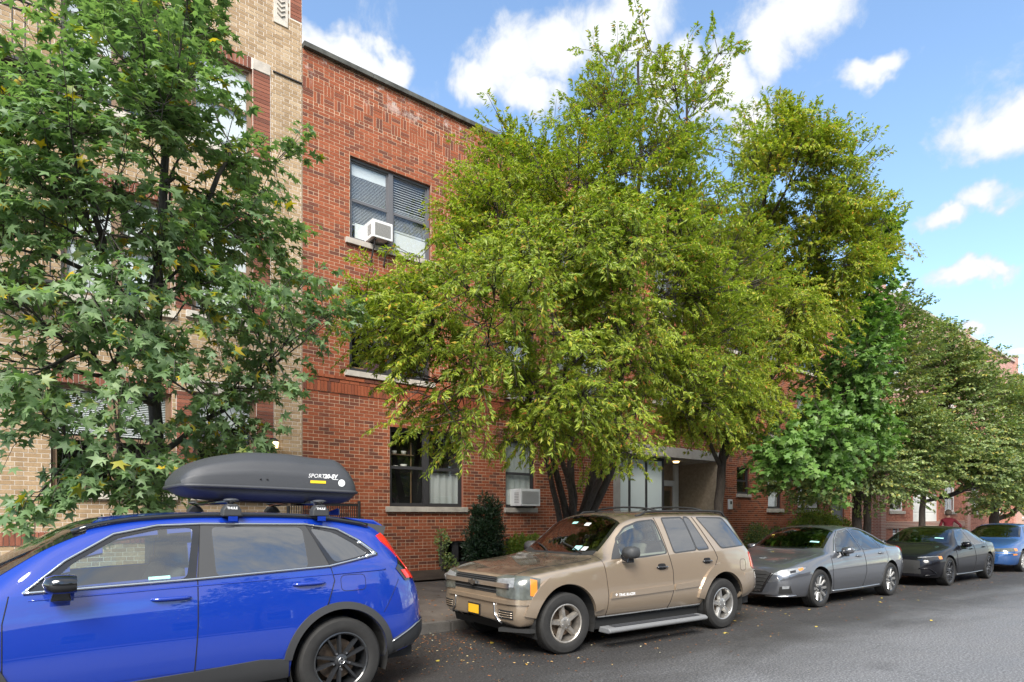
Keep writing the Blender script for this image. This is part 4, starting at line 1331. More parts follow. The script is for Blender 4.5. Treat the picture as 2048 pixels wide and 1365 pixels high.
LIN3 = [(35.55, 8.6, 7.5, 0.95), (38.85, 8.4, 7.4, 1.1), (36.16, 8.0, 5.13, 1.38), (33.5, 8.0, 2.9, .9), (35.98, 7.6, 3.4, 1.25), (31.6, 8.2, 2.2, 0.55), (40.69, 8, 5.72, 1.77), (35.34, 8.0, 2.3, 0.6), (39.5, 8.0, 3.2, 1.2)]
tree('linden_tree', 'yellow tinged tree at the far right behind the blue car', (34.6, 8.6, .2),
     [([(34.6, 8.6, .2), (34.7, 8.6, 1.8), (35.2, 8.5, 3.6), (36.0, 8.3, 6.0)], .24, .04)],
     LIN3, 1200, 44000, 'ovate', .12, M['linden_leaf'], M['bark_dark'], 33, twl=.6, droop=.3, group='lindens along the kerb', k1=12, flat=.45)

for q, (tx, ty) in enumerate(((-4.5, -8.6), (5.5, -9.0), (15.5, -8.8))):
    tree('street_tree', ('street tree across the road behind the viewer on the left', 'middle street tree across the road behind the viewer', 'street tree across the road behind the viewer on the right')[q], (tx, ty, .12),
         [([(tx, ty, .12), (tx, ty, 2.0), (tx + .2, ty, 4.0), (tx, ty, 6.0)], .13, .03)],
         [(tx, ty, 4.2, 1.5), (tx + 1.3, ty + .3, 3.9, 1.1), (tx - 1.2, ty - .2, 4.0, 1.1), (tx + .2, ty, 5.8, 1.2), (tx - .3, ty + .8, 4.8, 1.0)],
         260, 6500, 'ovate', .21, M['linden_leaf'], M['bark_dark'], 61 + q, twl=.6, group='street trees across the road', k1=8)

def shrub(name, label, base, blobs, n, shape, ls, lm, seed, cat='shrub', group=None):
    rs = np.random.RandomState(seed)
    t = thing(name, label, cat, base, 0, group)
    b0 = np.array(base)
    w = MB()
    for (x, y, z, r) in blobs:
        for q in range(3):
            e = np.array((x, y, z)) + rs.normal(0, r * .4, 3)
            w.tube([p - b0 for p in bend(b0, e, .02, rs, 4)], [.018, .014, .011, .008, .004], 4, cap=False)
    w.build('stems', M['bark_dark'], t)
    bl_ = np.array(blobs)
    wg = bl_[:, 3] ** 2.4; wg /= wg.sum()
    k = rs.choice(len(bl_), n, p=wg)
    d = rs.normal(size=(n, 3)); d /= np.linalg.norm(d, axis=1, keepdims=True)
    nz = 1 + .22 * np.sin(d[:, :1] * 9 + k[:, None]) * np.cos(d[:, 1:2] * 7 + d[:, 2:] * 8)
    pos = bl_[k][:, :3] + d * (bl_[k][:, 3:4] * rs.rand(n, 1) ** .3) * nz
    ok = (pos[:, 1] < 11.40) & (pos[:, 2] > b0[2])
    pos, d = pos[ok], d[ok]
    n = len(pos)
    A = d * .8 + rs.normal(0, .5, (n, 3)) + np.array([0, 0, .3])
    me = leaves_mesh('foliage', pos - b0, A, d + rs.normal(0, .5, (n, 3)), ls * (.6 + .7 * rs.rand(n)), shape, lm)
    tag(link('foliage', me, t), kind='stuff')
    return t
shrub('yew_shrub', 'tall dark yew shrub against the red brick wall', (7.6, 10.6, .40), [(7.72, 10.6, 1.50, 0.33), (7.62, 10.5, 1.18, 0.40), (7.88, 10.6, 1.80, 0.18), (7.5, 10.5, 0.85, 0.34), (7.75, 10.6, .8, .34), (7.45, 10.6, 1.7, .12), (7.66, 10.6, 1.98, .10)], 9000, 'narrow', .085, M['yew_leaf'], 41)
shrub('low_shrub', 'low bright green shrub between the dark yew and the tan suv', (8.5, 10.4, .40), [(8.47, 10.4, .95, 0.27), (8.89, 10.4, .97, 0.24), (8.2, 10.4, 0.85, 0.26), (9.3, 10.5, .9, .22)], 3600, 'ovate', .05, M['box_leaf'], 42)
shrub('box_shrub', 'round clipped dark shrub just behind the tan suv tail', (17.5, 10.2, .40), [(17.57, 10.2, 1.02, 0.36), (17.5, 10.2, .75, .34)], 2200, 'ovate', .06, M['linden_leaf'], 43)
shrub('box_shrub', 'smaller clipped shrub left of the bright green hedge', (18.7, 10.2, .40), [(18.74, 10.2, .95, 0.32), (18.8, 10.2, .7, .3)], 2000, 'ovate', .06, M['linden_leaf'], 44)
shrub('hedge', 'bright yellow green hedge above the grey sedan roof', (21.6, 10.4, .40), [(20.3, 10.3, 1.15, 0.40), (20.9, 10.3, 1.38, 0.42), (21.6, 10.3, 1.45, 0.42), (22.3, 10.3, 1.36, 0.40), (23.0, 10.4, 1.15, 0.36), (21.5, 10.4, .8, .5), (24.2, 10.6, 1.2, .35)], 6500, 'ovate', .07, M['box_leaf'], 45, 'hedge')
shrub('wall_creeper', 'thin green creeper climbing by the cellar window', (7.0, 11.2, .40), [(7.02, 11.2, 1.1, 0.15), (7.05, 11.2, 0.85, 0.12), (7.15, 11.15, 0.62, 0.18), (7.0, 11.22, 1.28, .08)], 420, 'ovate', .06, M['linden_leaf'], 46, 'creeper')
# soil of the planting bed and tree pits, stone edging, black gate
mb = MB()
mb.add([(4.3, 10.45, pave_z(10.45) + .03), (12.5, 10.45, pave_z(10.45) + .03), (12.5, YF, .47), (4.3, YF, .47)], [(0, 1, 2, 3)])
mb.add([(17.7, 10.45, pave_z(10.45) + .03), (29.5, 10.45, pave_z(10.45) + .03), (29.5, YF, .47), (17.7, YF, .47)], [(0, 1, 2, 3)])
tag(mb.build('planting_bed', M['soil']), kind='structure')
lg = thing('stone_edging', 'pale rounded stone edging of the bed below the cellar window', 'edging', (0, 0, 0))
px_ = 6.6
rs_ = random.Random(8)
while px_ < 12.0:
    L = rs_.uniform(.5, .8)
    z = pave_z(10.42) + .07
    MB().tube([(px_, 10.42 + rs_.uniform(-.02, .02), z), (px_ + .06, 10.42, z + .01), (px_ + L - .07, 10.42, z + .01), (px_ + L - .01, 10.42 + rs_.uniform(-.02, .02), z)], [.06, .085, .085, .06], 8).build('edging_stone', M['concrete'], lg, smooth=True)
    px_ += L
gt = thing('iron_gate', 'black iron mesh gate between the tan and red brick houses', 'gate', (4.5, 11.15, .38))
MB().tube([(-.72, 0, 0), (-.72, 0, 1.5)], .03, 6).build('post', M['iron'], gt)
MB().tube([(.62, 0, 0), (.62, 0, 1.52)], .03, 6).build('post', M['iron'], gt)
MB().box(-.69, .59, -.015, .015, 1.42, 1.47).build('top_rail', M['iron'], gt)
MB().box(-.69, .59, -.014, .014, .08, .13).build('bottom_rail', M['iron'], gt)
bar = MB().tube([(0, 0, .1), (0, 0, 1.45)], .009, 5).mesh('bar', M['iron'])
for i in range(30): link('bar', bar, gt, (-.66 + i * .0425, 0, 0))
# ------------------------------------------------------------------ cars
def pchip(keys):
    xs = np.array([k[0] for k in keys], float); ys = np.array([k[1] for k in keys], float)
    h = np.diff(xs); d = np.diff(ys) / h
    m = np.zeros(len(xs))
    for i in range(1, len(xs) - 1):
        if d[i - 1] * d[i] > 0:
            w1, w2 = 2 * h[i] + h[i - 1], h[i] + 2 * h[i - 1]
            m[i] = (w1 + w2) / (w1 / d[i - 1] + w2 / d[i])
    m[0], m[-1] = d[0], d[-1]
    def f(x):
        x = min(max(x, xs[0]), xs[-1])
        i = int(min(max(np.searchsorted(xs, x) - 1, 0), len(h) - 1))
        t = (x - xs[i]) / h[i]
        return float((2 * t**3 - 3 * t**2 + 1) * ys[i] + (t**3 - 2 * t**2 + t) * h[i] * m[i] + (-2 * t**3 + 3 * t**2) * ys[i + 1] + (t**3 - t**2) * h[i] * m[i + 1])
    return f

def chaikin(p, it=2):
    for _ in range(it):
        q = [p[0]]
        for a, b in zip(p, p[1:]):
            q.append((a[0] * .75 + b[0] * .25, a[1] * .75 + b[1] * .25))
            q.append((a[0] * .25 + b[0] * .75, a[1] * .25 + b[1] * .75))
        q.append(p[-1])
        p = q
    return p

def toward(a, b, d, mx=.4):
    L = math.hypot(b[0] - a[0], b[1] - a[1]) + 1e-9
    t = min(d / L, mx)
    return (a[0] + (b[0] - a[0]) * t, a[1] + (b[1] - a[1]) * t)

def inpoly(x, y, poly):
    c = False
    n = len(poly)
    j = n - 1
    for i in range(n):
        xi, yi = poly[i]; xj, yj = poly[j]
        if (yi > y) != (yj > y) and x < (xj - xi) * (y - yi) / (yj - yi + 1e-12) + xi: c = not c
        j = i
    return c

def dens(poly, step, closed=True):
    out = []
    n = len(poly)
    for i in range(n if closed else n - 1):
        a, b = poly[i], poly[(i + 1) % n]
        L = math.dist(a, b)
        k = max(1, int(math.ceil(L / step)))
        for q in range(k):
            out.append(tuple(a[c] + (b[c] - a[c]) * q / k for c in range(len(a))))
    if not closed: out.append(tuple(poly[-1]))
    return out

def round_poly(poly, it=2, r=.045):
    """round the corners of an outline with a limited radius"""
    n = len(poly)
    out = []
    for i in range(n):
        a, b, c = poly[i - 1], poly[i], poly[(i + 1) % n]
        la, lc = math.dist(a, b), math.dist(c, b)
        da, dc = min(r, la * .4), min(r, lc * .4)
        p = [b[k] + (a[k] - b[k]) * da / la for k in range(len(b))]
        q = [b[k] + (c[k] - b[k]) * dc / lc for k in range(len(b))]
        for t in (0, .25, .5, .75, 1):
            out.append(tuple((1 - t) ** 2 * p[k] + 2 * t * (1 - t) * b[k] + t * t * q[k] for k in range(len(b))))
    return out

SIDE, FAR, FRONT, REAR, TOP = (0, -1, 0), (0, 1, 0), (-1, 0, 0), (1, 0, 0), (0, 0, 1)

class Car:
    def __init__(s, name, label, loc, yaw, sc, keys, paint, axles, wr, arch_r, wins, shield=None, group=None, lining='cabin_dark', shadow=None):
        s.t = thing(name, label, 'car', loc, yaw, group)
        s.t.scale = (sc, sc, sc)
        s.k = {n: pchip(v) for n, v in keys.items()}
        s.axles, s.wr, s.ar = axles, wr, arch_r
        s.x0, s.x1 = keys['zt'][0][0], keys['zt'][-1][0]
        s.paint = paint
        s.wins, s.shield = wins, shield
        s.make_shell(lining)
    def section(s, x):
        k = {n: f(x) for n, f in s.k.items()}
        zs, wm, zm, zb, wb, ze, we, zt = (k[n] for n in ('zs', 'wm', 'zm', 'zb', 'wb', 'ze', 'we', 'zt'))
        ws = wm - k.get('tuck', .05)
        p = [(ws * .5, zs), (ws - .04, zs), (ws, zs + .03), (wm - .012, zs + (zm - zs) * .45), (wm, zm), (wm - .32 * (wm - wb), zm + (zb - zm) * .5)]
        B_, E_ = (wb, zb), (we, ze)
        c1, c2 = (we * .72, ze + (zt - ze) * .62), (we * .36, ze + (zt - ze) * .92)
        p += [toward(B_, p[-1], .035), toward(B_, E_, .03), toward(E_, B_, .05), toward(E_, c1, .06), c1, c2, (0.0, zt)]
        return chaikin(p, 2)
    def make_shell(s, lining):
        xs = list(np.arange(s.x0, s.x1, .032))
        xs += list(s.x0 + np.arange(1, 28) * .009) + list(s.x1 - np.arange(0, 28) * .009)
        xs = sorted(set(round(float(x), 4) for x in xs if s.x0 <= x <= s.x1))
        rows = [s.section(x) for x in xs]
        h = len(rows[0])
        V = []
        for x, r in zip(xs, rows):
            V += [(x, -y, z) for y, z in r] + [(x, y, z) for y, z in r[-2::-1]]
        w = 2 * h - 1
        F = []
        for i in range(len(xs) - 1):
            for j in range(w - 1):
                F.append((i * w + j, (i + 1) * w + j, (i + 1) * w + j + 1, i * w + j + 1))
        for base, rev in ((0, False), ((len(xs) - 1) * w, True)):
            for j in range(h - 1):
                a, b, c, d = base + j, base + j + 1, base + w - 2 - j, base + w - 1 - j
                f = (a, b, c, d) if b != c else (a, b, d)
                F.append(f[::-1] if rev else f)
        s.bvh = BVHTree.FromPolygons([Vector(v) for v in V], F)
        V = np.array(V)
        cen = np.array([V[list(f)].mean(0) for f in F])
        keep = np.ones(len(F), bool)
        for i, (cx, cy, cz) in enumerate(cen):
            if abs(cy) > .42:
                for ax in s.axles:
                    if (cx - ax) ** 2 + (cz - s.wr - .01) ** 2 < s.ar ** 2: keep[i] = False
                if keep[i]:
                    for pl in s.wins:
                        if pl[0] and inpoly(cx, cz, pl[1]): keep[i] = False; break
            if keep[i] and s.shield and cz > .9 and abs(cy) < .8:
                if inpoly(cx, abs(cy), s.shield): keep[i] = False
        F2 = [f for f, q in zip(F, keep) if q]
        # snap the wheel openings to true arcs
        cut = set(v for f, q in zip(F, keep) if not q for v in f)
        rem = set(v for f in F2 for v in f)
        V2 = V.copy()
        for v in cut & rem:
            x, y, z = V[v]
            for ax in s.axles:
                d = math.hypot(x - ax, z - s.wr - .01)
                if d < s.ar + .06 and abs(y) > .42 and d > 1e-3:
                    V2[v, 0] = ax + (x - ax) * s.ar / d
                    V2[v, 2] = s.wr + .01 + (z - s.wr - .01) * s.ar / d
        mb = MB(); mb.v = [tuple(v) for v in V2]; mb.f = F2; mb.mi = [0] * len(F2)
        s.body = mb.build('body', s.paint, s.t, smooth=True)
        # dark lining of the cabin, 25 mm inside the shell
        me = s.body.data
        nr = np.empty(len(me.vertices) * 3); me.vertices.foreach_get('normal', nr); nr = nr.reshape(-1, 3)
        L = V2 - nr * .03
        c0, c1 = s.axles[0] + .45, s.axles[1] + .75
        lf = [f[::-1] for f in F2 if all(c0 < V2[v, 0] < c1 and V2[v, 2] > .45 for v in f)]
        used = sorted(set(v for f in lf for v in f)); mp = {v: i for i, v in enumerate(used)}
        lm = MB(); lm.v = [tuple(L[v]) for v in used]; lm.f = [tuple(mp[v] for v in f) for f in lf]; lm.mi = [0] * len(lf)
        lm.build('cabin_lining', M[lining], s.t, smooth=True)
        # floor pan and wheel wells
        ub = MB()
        ws = s.k['wm'](sum(s.axles) / 2) - .12
        a0, a1 = s.axles
        ub.box(a0 + s.ar, a1 - s.ar, -ws, ws, .22, .40).box(a0 - s.ar - .02, a1 + s.ar, -.5, .5, .24, .42)
        ub.box(s.x0 + .25, a0 - s.ar - .01, -ws + .12, ws - .12, .26, .40).box(a1 + s.ar + .01, s.x1 - .2, -ws + .1, ws - .1, .28, .42)
        ub.build('underbody', M['car_black'], s.t)
        for ax in s.axles:
            for sg in (-1, 1):
                wl = MB()
                n = 20
                wy = s.k['wm'](ax) - .025
                vv = []
                for i in range(n + 1):
                    q = rad(-20 + 220 * i / n)
                    for yy in (wy, .45):
                        vv.append((ax + math.cos(q) * (s.ar + .004), sg * yy, s.wr + .01 + math.sin(q) * (s.ar + .004)))
                ff = [(2 * i, 2 * i + 1, 2 * i + 3, 2 * i + 2) for i in range(n)]
                wl.add(vv, ff)
                wl.build('wheel_well', M['car_black'], s.t)
    # ---- projection of outlines onto the shell
    def cast(s, p, n, off):
        p, n = Vector(p), Vector(n).normalized()
        far = 1.95 if abs(n.y) > .6 else 2.6
        for j in range(6):
            q = p + Vector((.00031 * j, -.00023 * j, .00037 * j))
            hit = s.bvh.ray_cast(q + n * 1.2, -n, far)
            if hit[0] is not None: break
        if hit[0] is None:
            hit = s.bvh.find_nearest(p)
        nn = hit[1]
        if nn.dot(n) < 0: nn = -nn
        return hit[0] + (nn * .75 + n * .25).normalized() * off, nn
    def patch(s, name, outline, n, mat, parent=None, off=.004, step=.045, thick=.012, hole=None, y=None, label=None):
        """outline: 3D points near the surface, or 2D (x, z) with side / (y, z) with front,rear / (x, y) with top"""
        n = Vector(n).normalized()
        def to3(p):
            if len(p) == 3: return Vector(p)
            if abs(n.y) > .9: return Vector((p[0], n.y * .9, p[1]))
            if abs(n.x) > .9: return Vector((s.x0 + .2 if n.x < 0 else s.x1 - .2, p[0], p[1]))
            return Vector((p[0], p[1], 1.2))
        o3 = [to3(p) for p in outline]
        e1 = n.orthogonal().normalized() if abs(n.z) > .9 else Vector((0, 0, 1)).cross(n).normalized()
        e2 = n.cross(e1)
        c = sum(o3, Vector()) / len(o3)
        P2 = dens([((p - c).dot(e1), (p - c).dot(e2)) for p in o3], step * .6)
        H2 = dens([((to3(p) - c).dot(e1), (to3(p) - c).dot(e2)) for p in hole], step * .6) if hole else []
        xs = [p[0] for p in P2]; ys = [p[1] for p in P2]
        pts = list(P2) + list(H2)
        edges = [(i, (i + 1) % len(P2)) for i in range(len(P2))] + [(len(P2) + i, len(P2) + (i + 1) % len(H2)) for i in range(len(H2))]
        x = min(xs) + step / 2
        bset = pts[:]
        while x < max(xs):
            yv = min(ys) + step / 2
            while yv < max(ys):
                if inpoly(x, yv, P2) and not (H2 and inpoly(x, yv, H2)) and min((x - q[0]) ** 2 + (yv - q[1]) ** 2 for q in bset) > (step * .4) ** 2:
                    pts.append((x, yv))
                yv += step
            x += step
        r = delaunay_2d_cdt([Vector(p) for p in pts], edges, [], 0, 1e-5)
        vo, eo, fo = r[0], r[1], r[2]
        fs = []
        for f in fo:
            a_, b_, c_ = vo[f[0]], vo[f[1]], vo[f[2]]
            ar2 = abs((b_.x - a_.x) * (c_.y - a_.y) - (b_.y - a_.y) * (c_.x - a_.x))
            if ar2 / max((a_ - b_).length, (b_ - c_).length, (c_ - a_).length) < .0012: continue
            mx = sum(vo[i].x for i in f) / len(f); my = sum(vo[i].y for i in f) / len(f)
            if inpoly(mx, my, P2) and not (H2 and inpoly(mx, my, H2)): fs.append(tuple(f))
        mb = MB()
        hits = [s.cast(c + e1 * v.x + e2 * v.y, n, off) for v in vo]
        vs3 = [q[0] for q in hits]
        # orient
        f2 = []
        for f in fs:
            a, b, d = (vs3[i] for i in f[:3])
            f2.append(f if (b - a).cross(d - a).dot(n) > 0 else f[::-1])
        mb.add(vs3, f2)
        if thick:
            cnt = {}
            for f in f2:
                for a, b in zip(f, f[1:] + f[:1]): cnt[(a, b)] = 1
            sk, sf = [], []
            for (a, b) in cnt:
                if (b, a) not in cnt:
                    k = len(sk)
                    sk += [vs3[a], vs3[b], hits[b][0] - hits[b][1] * (off + thick), hits[a][0] - hits[a][1] * (off + thick)]
                    sf.append((k + 3, k + 2, k + 1, k))
            mb.add(sk, sf)
        o = mb.build(name, mat, parent or s.t, smooth=True)
        if label: o['label'] = label
        return o
    def line3(s, pts, n, off, step=.04, closed=False):
        n = Vector(n).normalized()
        q = []
        for p in pts:
            if len(p) == 3: q.append(tuple(p))
            elif abs(n.y) > .9: q.append((p[0], n.y * .9, p[1]))
            elif abs(n.x) > .9: q.append((s.x0 + .2 if n.x < 0 else s.x1 - .2, p[0], p[1]))
            else: q.append((p[0], p[1], 1.2))
        return [s.cast(p, n, off)[0] for p in dens(q, step, closed)]
    def trim(s, name, pts, n, mat, r=.006, off=.004, parent=None, closed=False, sides=5):
        L = s.line3(pts, n, off, closed=closed)
        if closed: L.append(L[0])
        return MB().tube(L, r, sides, cap=not closed).build(name, mat, parent or s.t, smooth=True)
    def seam(s, name, pts, n, parent=None, w=.0035, closed=False, off=.0015, mat=None):
        return s.trim(name, pts, n, mat or M['seam_black'], w, off, parent, closed, 4)
    def text(s, name, txt, pos, size, mat, parent=None, off=.004, shear=0.0, n=SIDE, bold=0.0):
        V, F = text_mesh(txt, size, shear, bold)
        mb = MB()
        vv = []
        for x, y in V:
            p = (pos[0] + x, -.9, pos[1] + y) if n == SIDE else (s.x0 + .2, pos[0] + x, pos[1] + y)
            vv.append(s.cast(p, n, off)[0])
        mb.add(vv, F)
        return mb.build(name, mat, parent or s.t)

def text_mesh(txt, size, shear=0.0, bold=0.0):
    cu = bpy.data.curves.new('lettering', 'FONT')
    cu.body = txt
    cu.size = size
    cu.shear = shear
    cu.offset = bold
    cu.resolution_u = 2
    ob = bpy.data.objects.new('lettering_tmp', cu)
    COL.objects.link(ob)
    dg = bpy.context.evaluated_depsgraph_get()
    dg.update()
    ev = ob.evaluated_get(dg)
    me = ev.to_mesh()
    V = [(v.co.x, v.co.y) for v in me.vertices]
    F = [tuple(p.vertices) for p in me.polygons]
    ev.to_mesh_clear()
    bpy.data.objects.remove(ob)
    bpy.data.curves.remove(cu)
    return V, F

# ---- car materials
def paint(name, col, metal=.35, rough=.32, flake=.06, dirt_and_reflection=0.0, ior=1.85):
    m, t, p = new_mat(name)
    co = t.n('ShaderNodeTexCoord').outputs['Object']
    c = t.ramp(t.noise(co, 900, 2, .6), [(.35, tuple(x * (1 - flake) for x in col)), (.65, tuple(min(1, x * (1 + flake)) for x in col))])
    if dirt_and_reflection:
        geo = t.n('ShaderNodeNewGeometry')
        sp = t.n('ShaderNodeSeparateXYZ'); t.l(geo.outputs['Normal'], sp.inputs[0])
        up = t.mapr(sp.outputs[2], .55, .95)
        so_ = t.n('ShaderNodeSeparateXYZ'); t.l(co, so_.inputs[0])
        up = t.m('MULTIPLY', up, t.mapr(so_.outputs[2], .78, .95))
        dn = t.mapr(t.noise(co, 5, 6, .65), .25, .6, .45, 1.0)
        c = t.mix(t.m('MULTIPLY', t.m('MULTIPLY', up, dn), dirt_and_reflection), c, (.055, .043, .032))  # dirt, plus the trees' dark reflection painted into the up-facing colour
        rr = t.m('ADD', rough, t.m('MULTIPLY', up, .35 * dirt_and_reflection))
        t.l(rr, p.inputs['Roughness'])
    else:
        p.inputs['Roughness'].default_value = rough
    t.l(c, p.inputs['Base Color'])
    p.inputs['Metallic'].default_value = metal
    p.inputs['Coat Weight'].default_value = 1.0
    p.inputs['Coat Roughness'].default_value = .02 if not dirt_and_reflection else .05
    p.inputs['Coat IOR'].default_value = ior
    return m
paint('paint_blue', (.001, .026, .27), .0, .5, ior=1.9)
M['paint_blue'].node_tree.nodes['Principled BSDF'].inputs['Specular IOR Level'].default_value = .15
paint('paint_champagne', (.385, .30, .215), .6, .28, dirt_and_reflection=.85)
paint('paint_grey', (.095, .10, .113), .5, .30, ior=2.1)
paint('paint_black', (.006, .006, .008), .0, .3, ior=1.45)
M['paint_black'].node_tree.nodes['Principled BSDF'].inputs['Specular IOR Level'].default_value = .1
M['paint_black'].node_tree.nodes['Principled BSDF'].inputs['Coat Weight'].default_value = .6
paint('paint_navy', (.020, .085, .26), .35, .35)
simple('car_black', (.012, .012, .012), .75)
simple('seam_black', (.006, .006, .007), .7)
simple('cladding', (.035, .036, .038), .6, bump=.15, bscale=300)
simple('step_grey', (.15, .152, .155), .55, bump=.15, bscale=200)
simple('gloss_black', (.008, .008, .009), .12, coat=1.0)
simple('chrome', (.72, .72, .72), .16, metal=1.0)
simple('chrome_satin', (.62, .63, .64), .3, metal=1.0)
simple('cabin_dark', (.022, .021, .021), .85)
simple('cabin_tan', (.07, .058, .047), .85)
simple('seat_grey', (.045, .044, .045), .85)
simple('seat_tan', (.13, .105, .08), .85)
simple('rubber', (.015, .0145, .014), .78, var=.25, vscale=14)
simple('alloy_black', (.016, .017, .019), .28, coat=.6)
simple('alloy_dark', (.07, .072, .078), .25, metal=.7)
simple('alloy_silver', (.50, .49, .47), .32, metal=.85, var=.12, vscale=18)
simple('alloy_dirty', (.42, .39, .35), .38, metal=.8, var=.3, vscale=14)
simple('brake_disc', (.20, .15, .11), .5, metal=.7, var=.4, vscale=20)
simple('lamp_red', (.42, .008, .008), .12, coat=1.0)
simple('lamp_red_bright', (.75, .03, .02), .15, coat=1.0)
simple('lamp_amber', (.62, .20, .03), .15, coat=1.0)
simple('lamp_clear', (.26, .27, .28), .35, metal=.3, coat=.25, var=.35, vscale=22)
simple('lamp_haze', (.085, .092, .082), .25, metal=.1, coat=.6, var=.4, vscale=12)
simple('plate_yellow', (.78, .42, .02), .5)
simple('sticker_white', (.72, .74, .74), .5)
simple('sticker_green', (.32, .62, .58), .5)
simple('sticker_yellow', (.85, .58, .02), .5)
simple('box_grey', (.046, .048, .053), .48, bump=.25, bscale=350)
simple('print_white', (.80, .80, .80), .6)
glass_mat('glass_clear', (.72, .84, .81), 2.5)
glass_mat('glass_tint', (.10, .105, .11), 3.1)
glass_mat('glass_shield', (.20, .255, .24), 2.1)

def wheel(car, ax, sg, style, R, W, rimr, wm, steer=0.0, tyre='rubber', y=None):
    """wheel > tyre, rim (cap and nuts are pieces of the rim mesh loop)"""
    yc = (y if y is not None else car.k['wm'](ax) - W / 2 - .012) * sg
    w = MB().lathe([(.001, .0), (rimr * .72, .0), (rimr * .72, .012), (.001, .012)], (0, 0, 0), 'y', 28).build('wheel', M['brake_disc'], car.t)
    w.location = (ax, yc, R)
    w.rotation_euler = (0, 0, (0 if sg < 0 else math.pi) + steer)
    h = W / 2
    prof = [(rimr, -h + .012), (rimr + .012, -h + .002), (rimr + (R - rimr) * .45, -h - .004), (rimr + (R - rimr) * .8, -h + .004), (R - .012, -h + .018), (R - .003, -h + .034)]
    g = [(R - .003, -h + .034)]
    for gx in (-.45, -.15, .15, .45):
        c = gx * W * .72
        g += [(R, c - .012), (R, c - .005), (R - .007, c - .004), (R - .007, c + .004), (R, c + .005), (R, c + .012)]
    prof = prof + g[1:] + [(r, -y_) for r, y_ in prof[::-1]]
    MB().lathe(prof, (0, 0, 0), 'y', 64).build('tyre', M[tyre], w, smooth=True, angle=.6)
    rim = MB()
    rim.lathe([(rimr + .004, -h + .008), (rimr - .006, -h + .004), (rimr - .016, -h + .012), (rimr - .02, -h + .035), (rimr - .03, h - .03), (rimr - .005, h - .01)], (0, 0, 0), 'y', 56)
    yo = -h + .018      # spoke face
    sp_mesh = MB() if style == 'multi' else rim
    def spoke(a0, r0, r1, w0, w1, d0, d1, th, aoff=0.0):
        ca, sa = math.cos(a0), math.sin(a0)
        cb, sb = math.cos(a0 + aoff), math.sin(a0 + aoff)
        def pt(r, u, yv, c, s_): return (r * c - u * s_, yv, r * s_ + u * c)
        v = []
        for (r, wd, dy, c, s_) in ((r0, w0, d0, ca, sa), (r1, w1, d1, cb, sb)):
            v += [pt(r, -wd / 2, dy + th, c, s_), pt(r, -wd / 2 * .55, dy, c, s_), pt(r, wd / 2 * .55, dy, c, s_), pt(r, wd / 2, dy + th, c, s_)]
        sp_mesh.add(v, [(0, 1, 5, 4), (1, 2, 6, 5), (2, 3, 7, 6), (3, 0, 4, 7), (0, 3, 2, 1), (4, 5, 6, 7)])
    hubr = .055
    if style == 'ten':
        for i in range(5):
            b = math.pi / 2 + i * 2 * math.pi / 5 + .31
            for q in (-.34, .34):
                spoke(b + q * .72, .03, rimr - .012, .040, .034, yo + .012, yo, .035)
    elif style == 'five':
        for i in range(5):
            spoke(math.pi / 2 + i * 2 * math.pi / 5 + .2, .04, rimr - .01, .085, .062, yo + .012, yo + .006, .045)
        hubr = .072
    elif style == 'multi':
        for i in range(5):
            b = math.pi / 2 + i * 2 * math.pi / 5
            for q in (-.30, .30):
                spoke(b + q, .035, rimr - .01, .024, .062, yo + .014, yo, .02)
    elif style == 'ysp':
        for i in range(5):
            b = math.pi / 2 + i * 2 * math.pi / 5
            spoke(b, .03, rimr * .55, .05, .04, yo + .01, yo + .005, .035)
            for q in (-.26, .26): spoke(b + q * .35, rimr * .5, rimr - .01, .03, .032, yo + .005, yo, .03, q * .65)
    elif style == 'cover':
        for i in range(7):
            spoke(math.pi / 2 + i * 2 * math.pi / 7, .04, rimr - .01, .05, .075, yo + .008, yo + .004, .02)
        hubr = .075
    rim.lathe([(.001, yo - .004), (hubr * .6, yo - .004), (hubr, yo + .008), (hubr * 1.1, yo + .05), (.001, yo + .05)], (0, 0, 0), 'y', 24)
    r_ = rim.build('rim', M[wm] if style != 'multi' else M['alloy_black'], w, smooth=True, angle=.5)
    if style == 'multi':
        sp_mesh.build('spokes', M[wm], w, smooth=True, angle=.5)
        dk = MB()
        rim2 = rim
        dk.lathe([(rimr * .3, yo + .028), (rimr - .02, yo + .028), (rimr - .02, yo + .032), (rimr * .3, yo + .032)], (0, 0, 0), 'y', 40, closed=True)
        dk.build('rim_backing', M['alloy_black'], w)
    n = MB()
    for i in range(5):
        a = math.pi / 2 + i * 2 * math.pi / 5 + .62
        c = (math.cos(a) * .075 * (1 if hubr < .07 else .62), math.sin(a) * .075 * (1 if hubr < .07 else .62))
        n.lathe([(.001, -.012), (.008, -.012), (.010, .01)], (c[0], yo + .004, c[1]), 'y', 8)
    tag(n.build('wheel_nuts', M['chrome_satin'], w), kind='stuff')
    return w, yo

def seat(car, name, x, y, w, mat, back=.62, base_z=.52, rest=True, hgt=None):
    o = MB().box(x - .48, x + .02, y - w / 2, y + w / 2, base_z - .15, base_z + .04).build(name, M[mat], car.t, bevel=.04)
    v = MB()
    v.prism([(x - .04, base_z), (x + .12, base_z), (x + .12 + back * .34, base_z + back), (x + .02 + back * .34, base_z + back)], 'y', y - w / 2 + .01, y + w / 2 - .01)
    v.build('seat_back', M[mat], o, bevel=.045)
    if rest:
        for dy in ([0] if w < .8 else [-w * .3, w * .3]):
            hx = x + .09 + back * .34
            MB().box(hx - .05, hx + .05, y + dy - .13, y + dy + .13, base_z + back + .03, base_z + back + .2).build('head_rest', M[mat], o, bevel=.04)
    return o

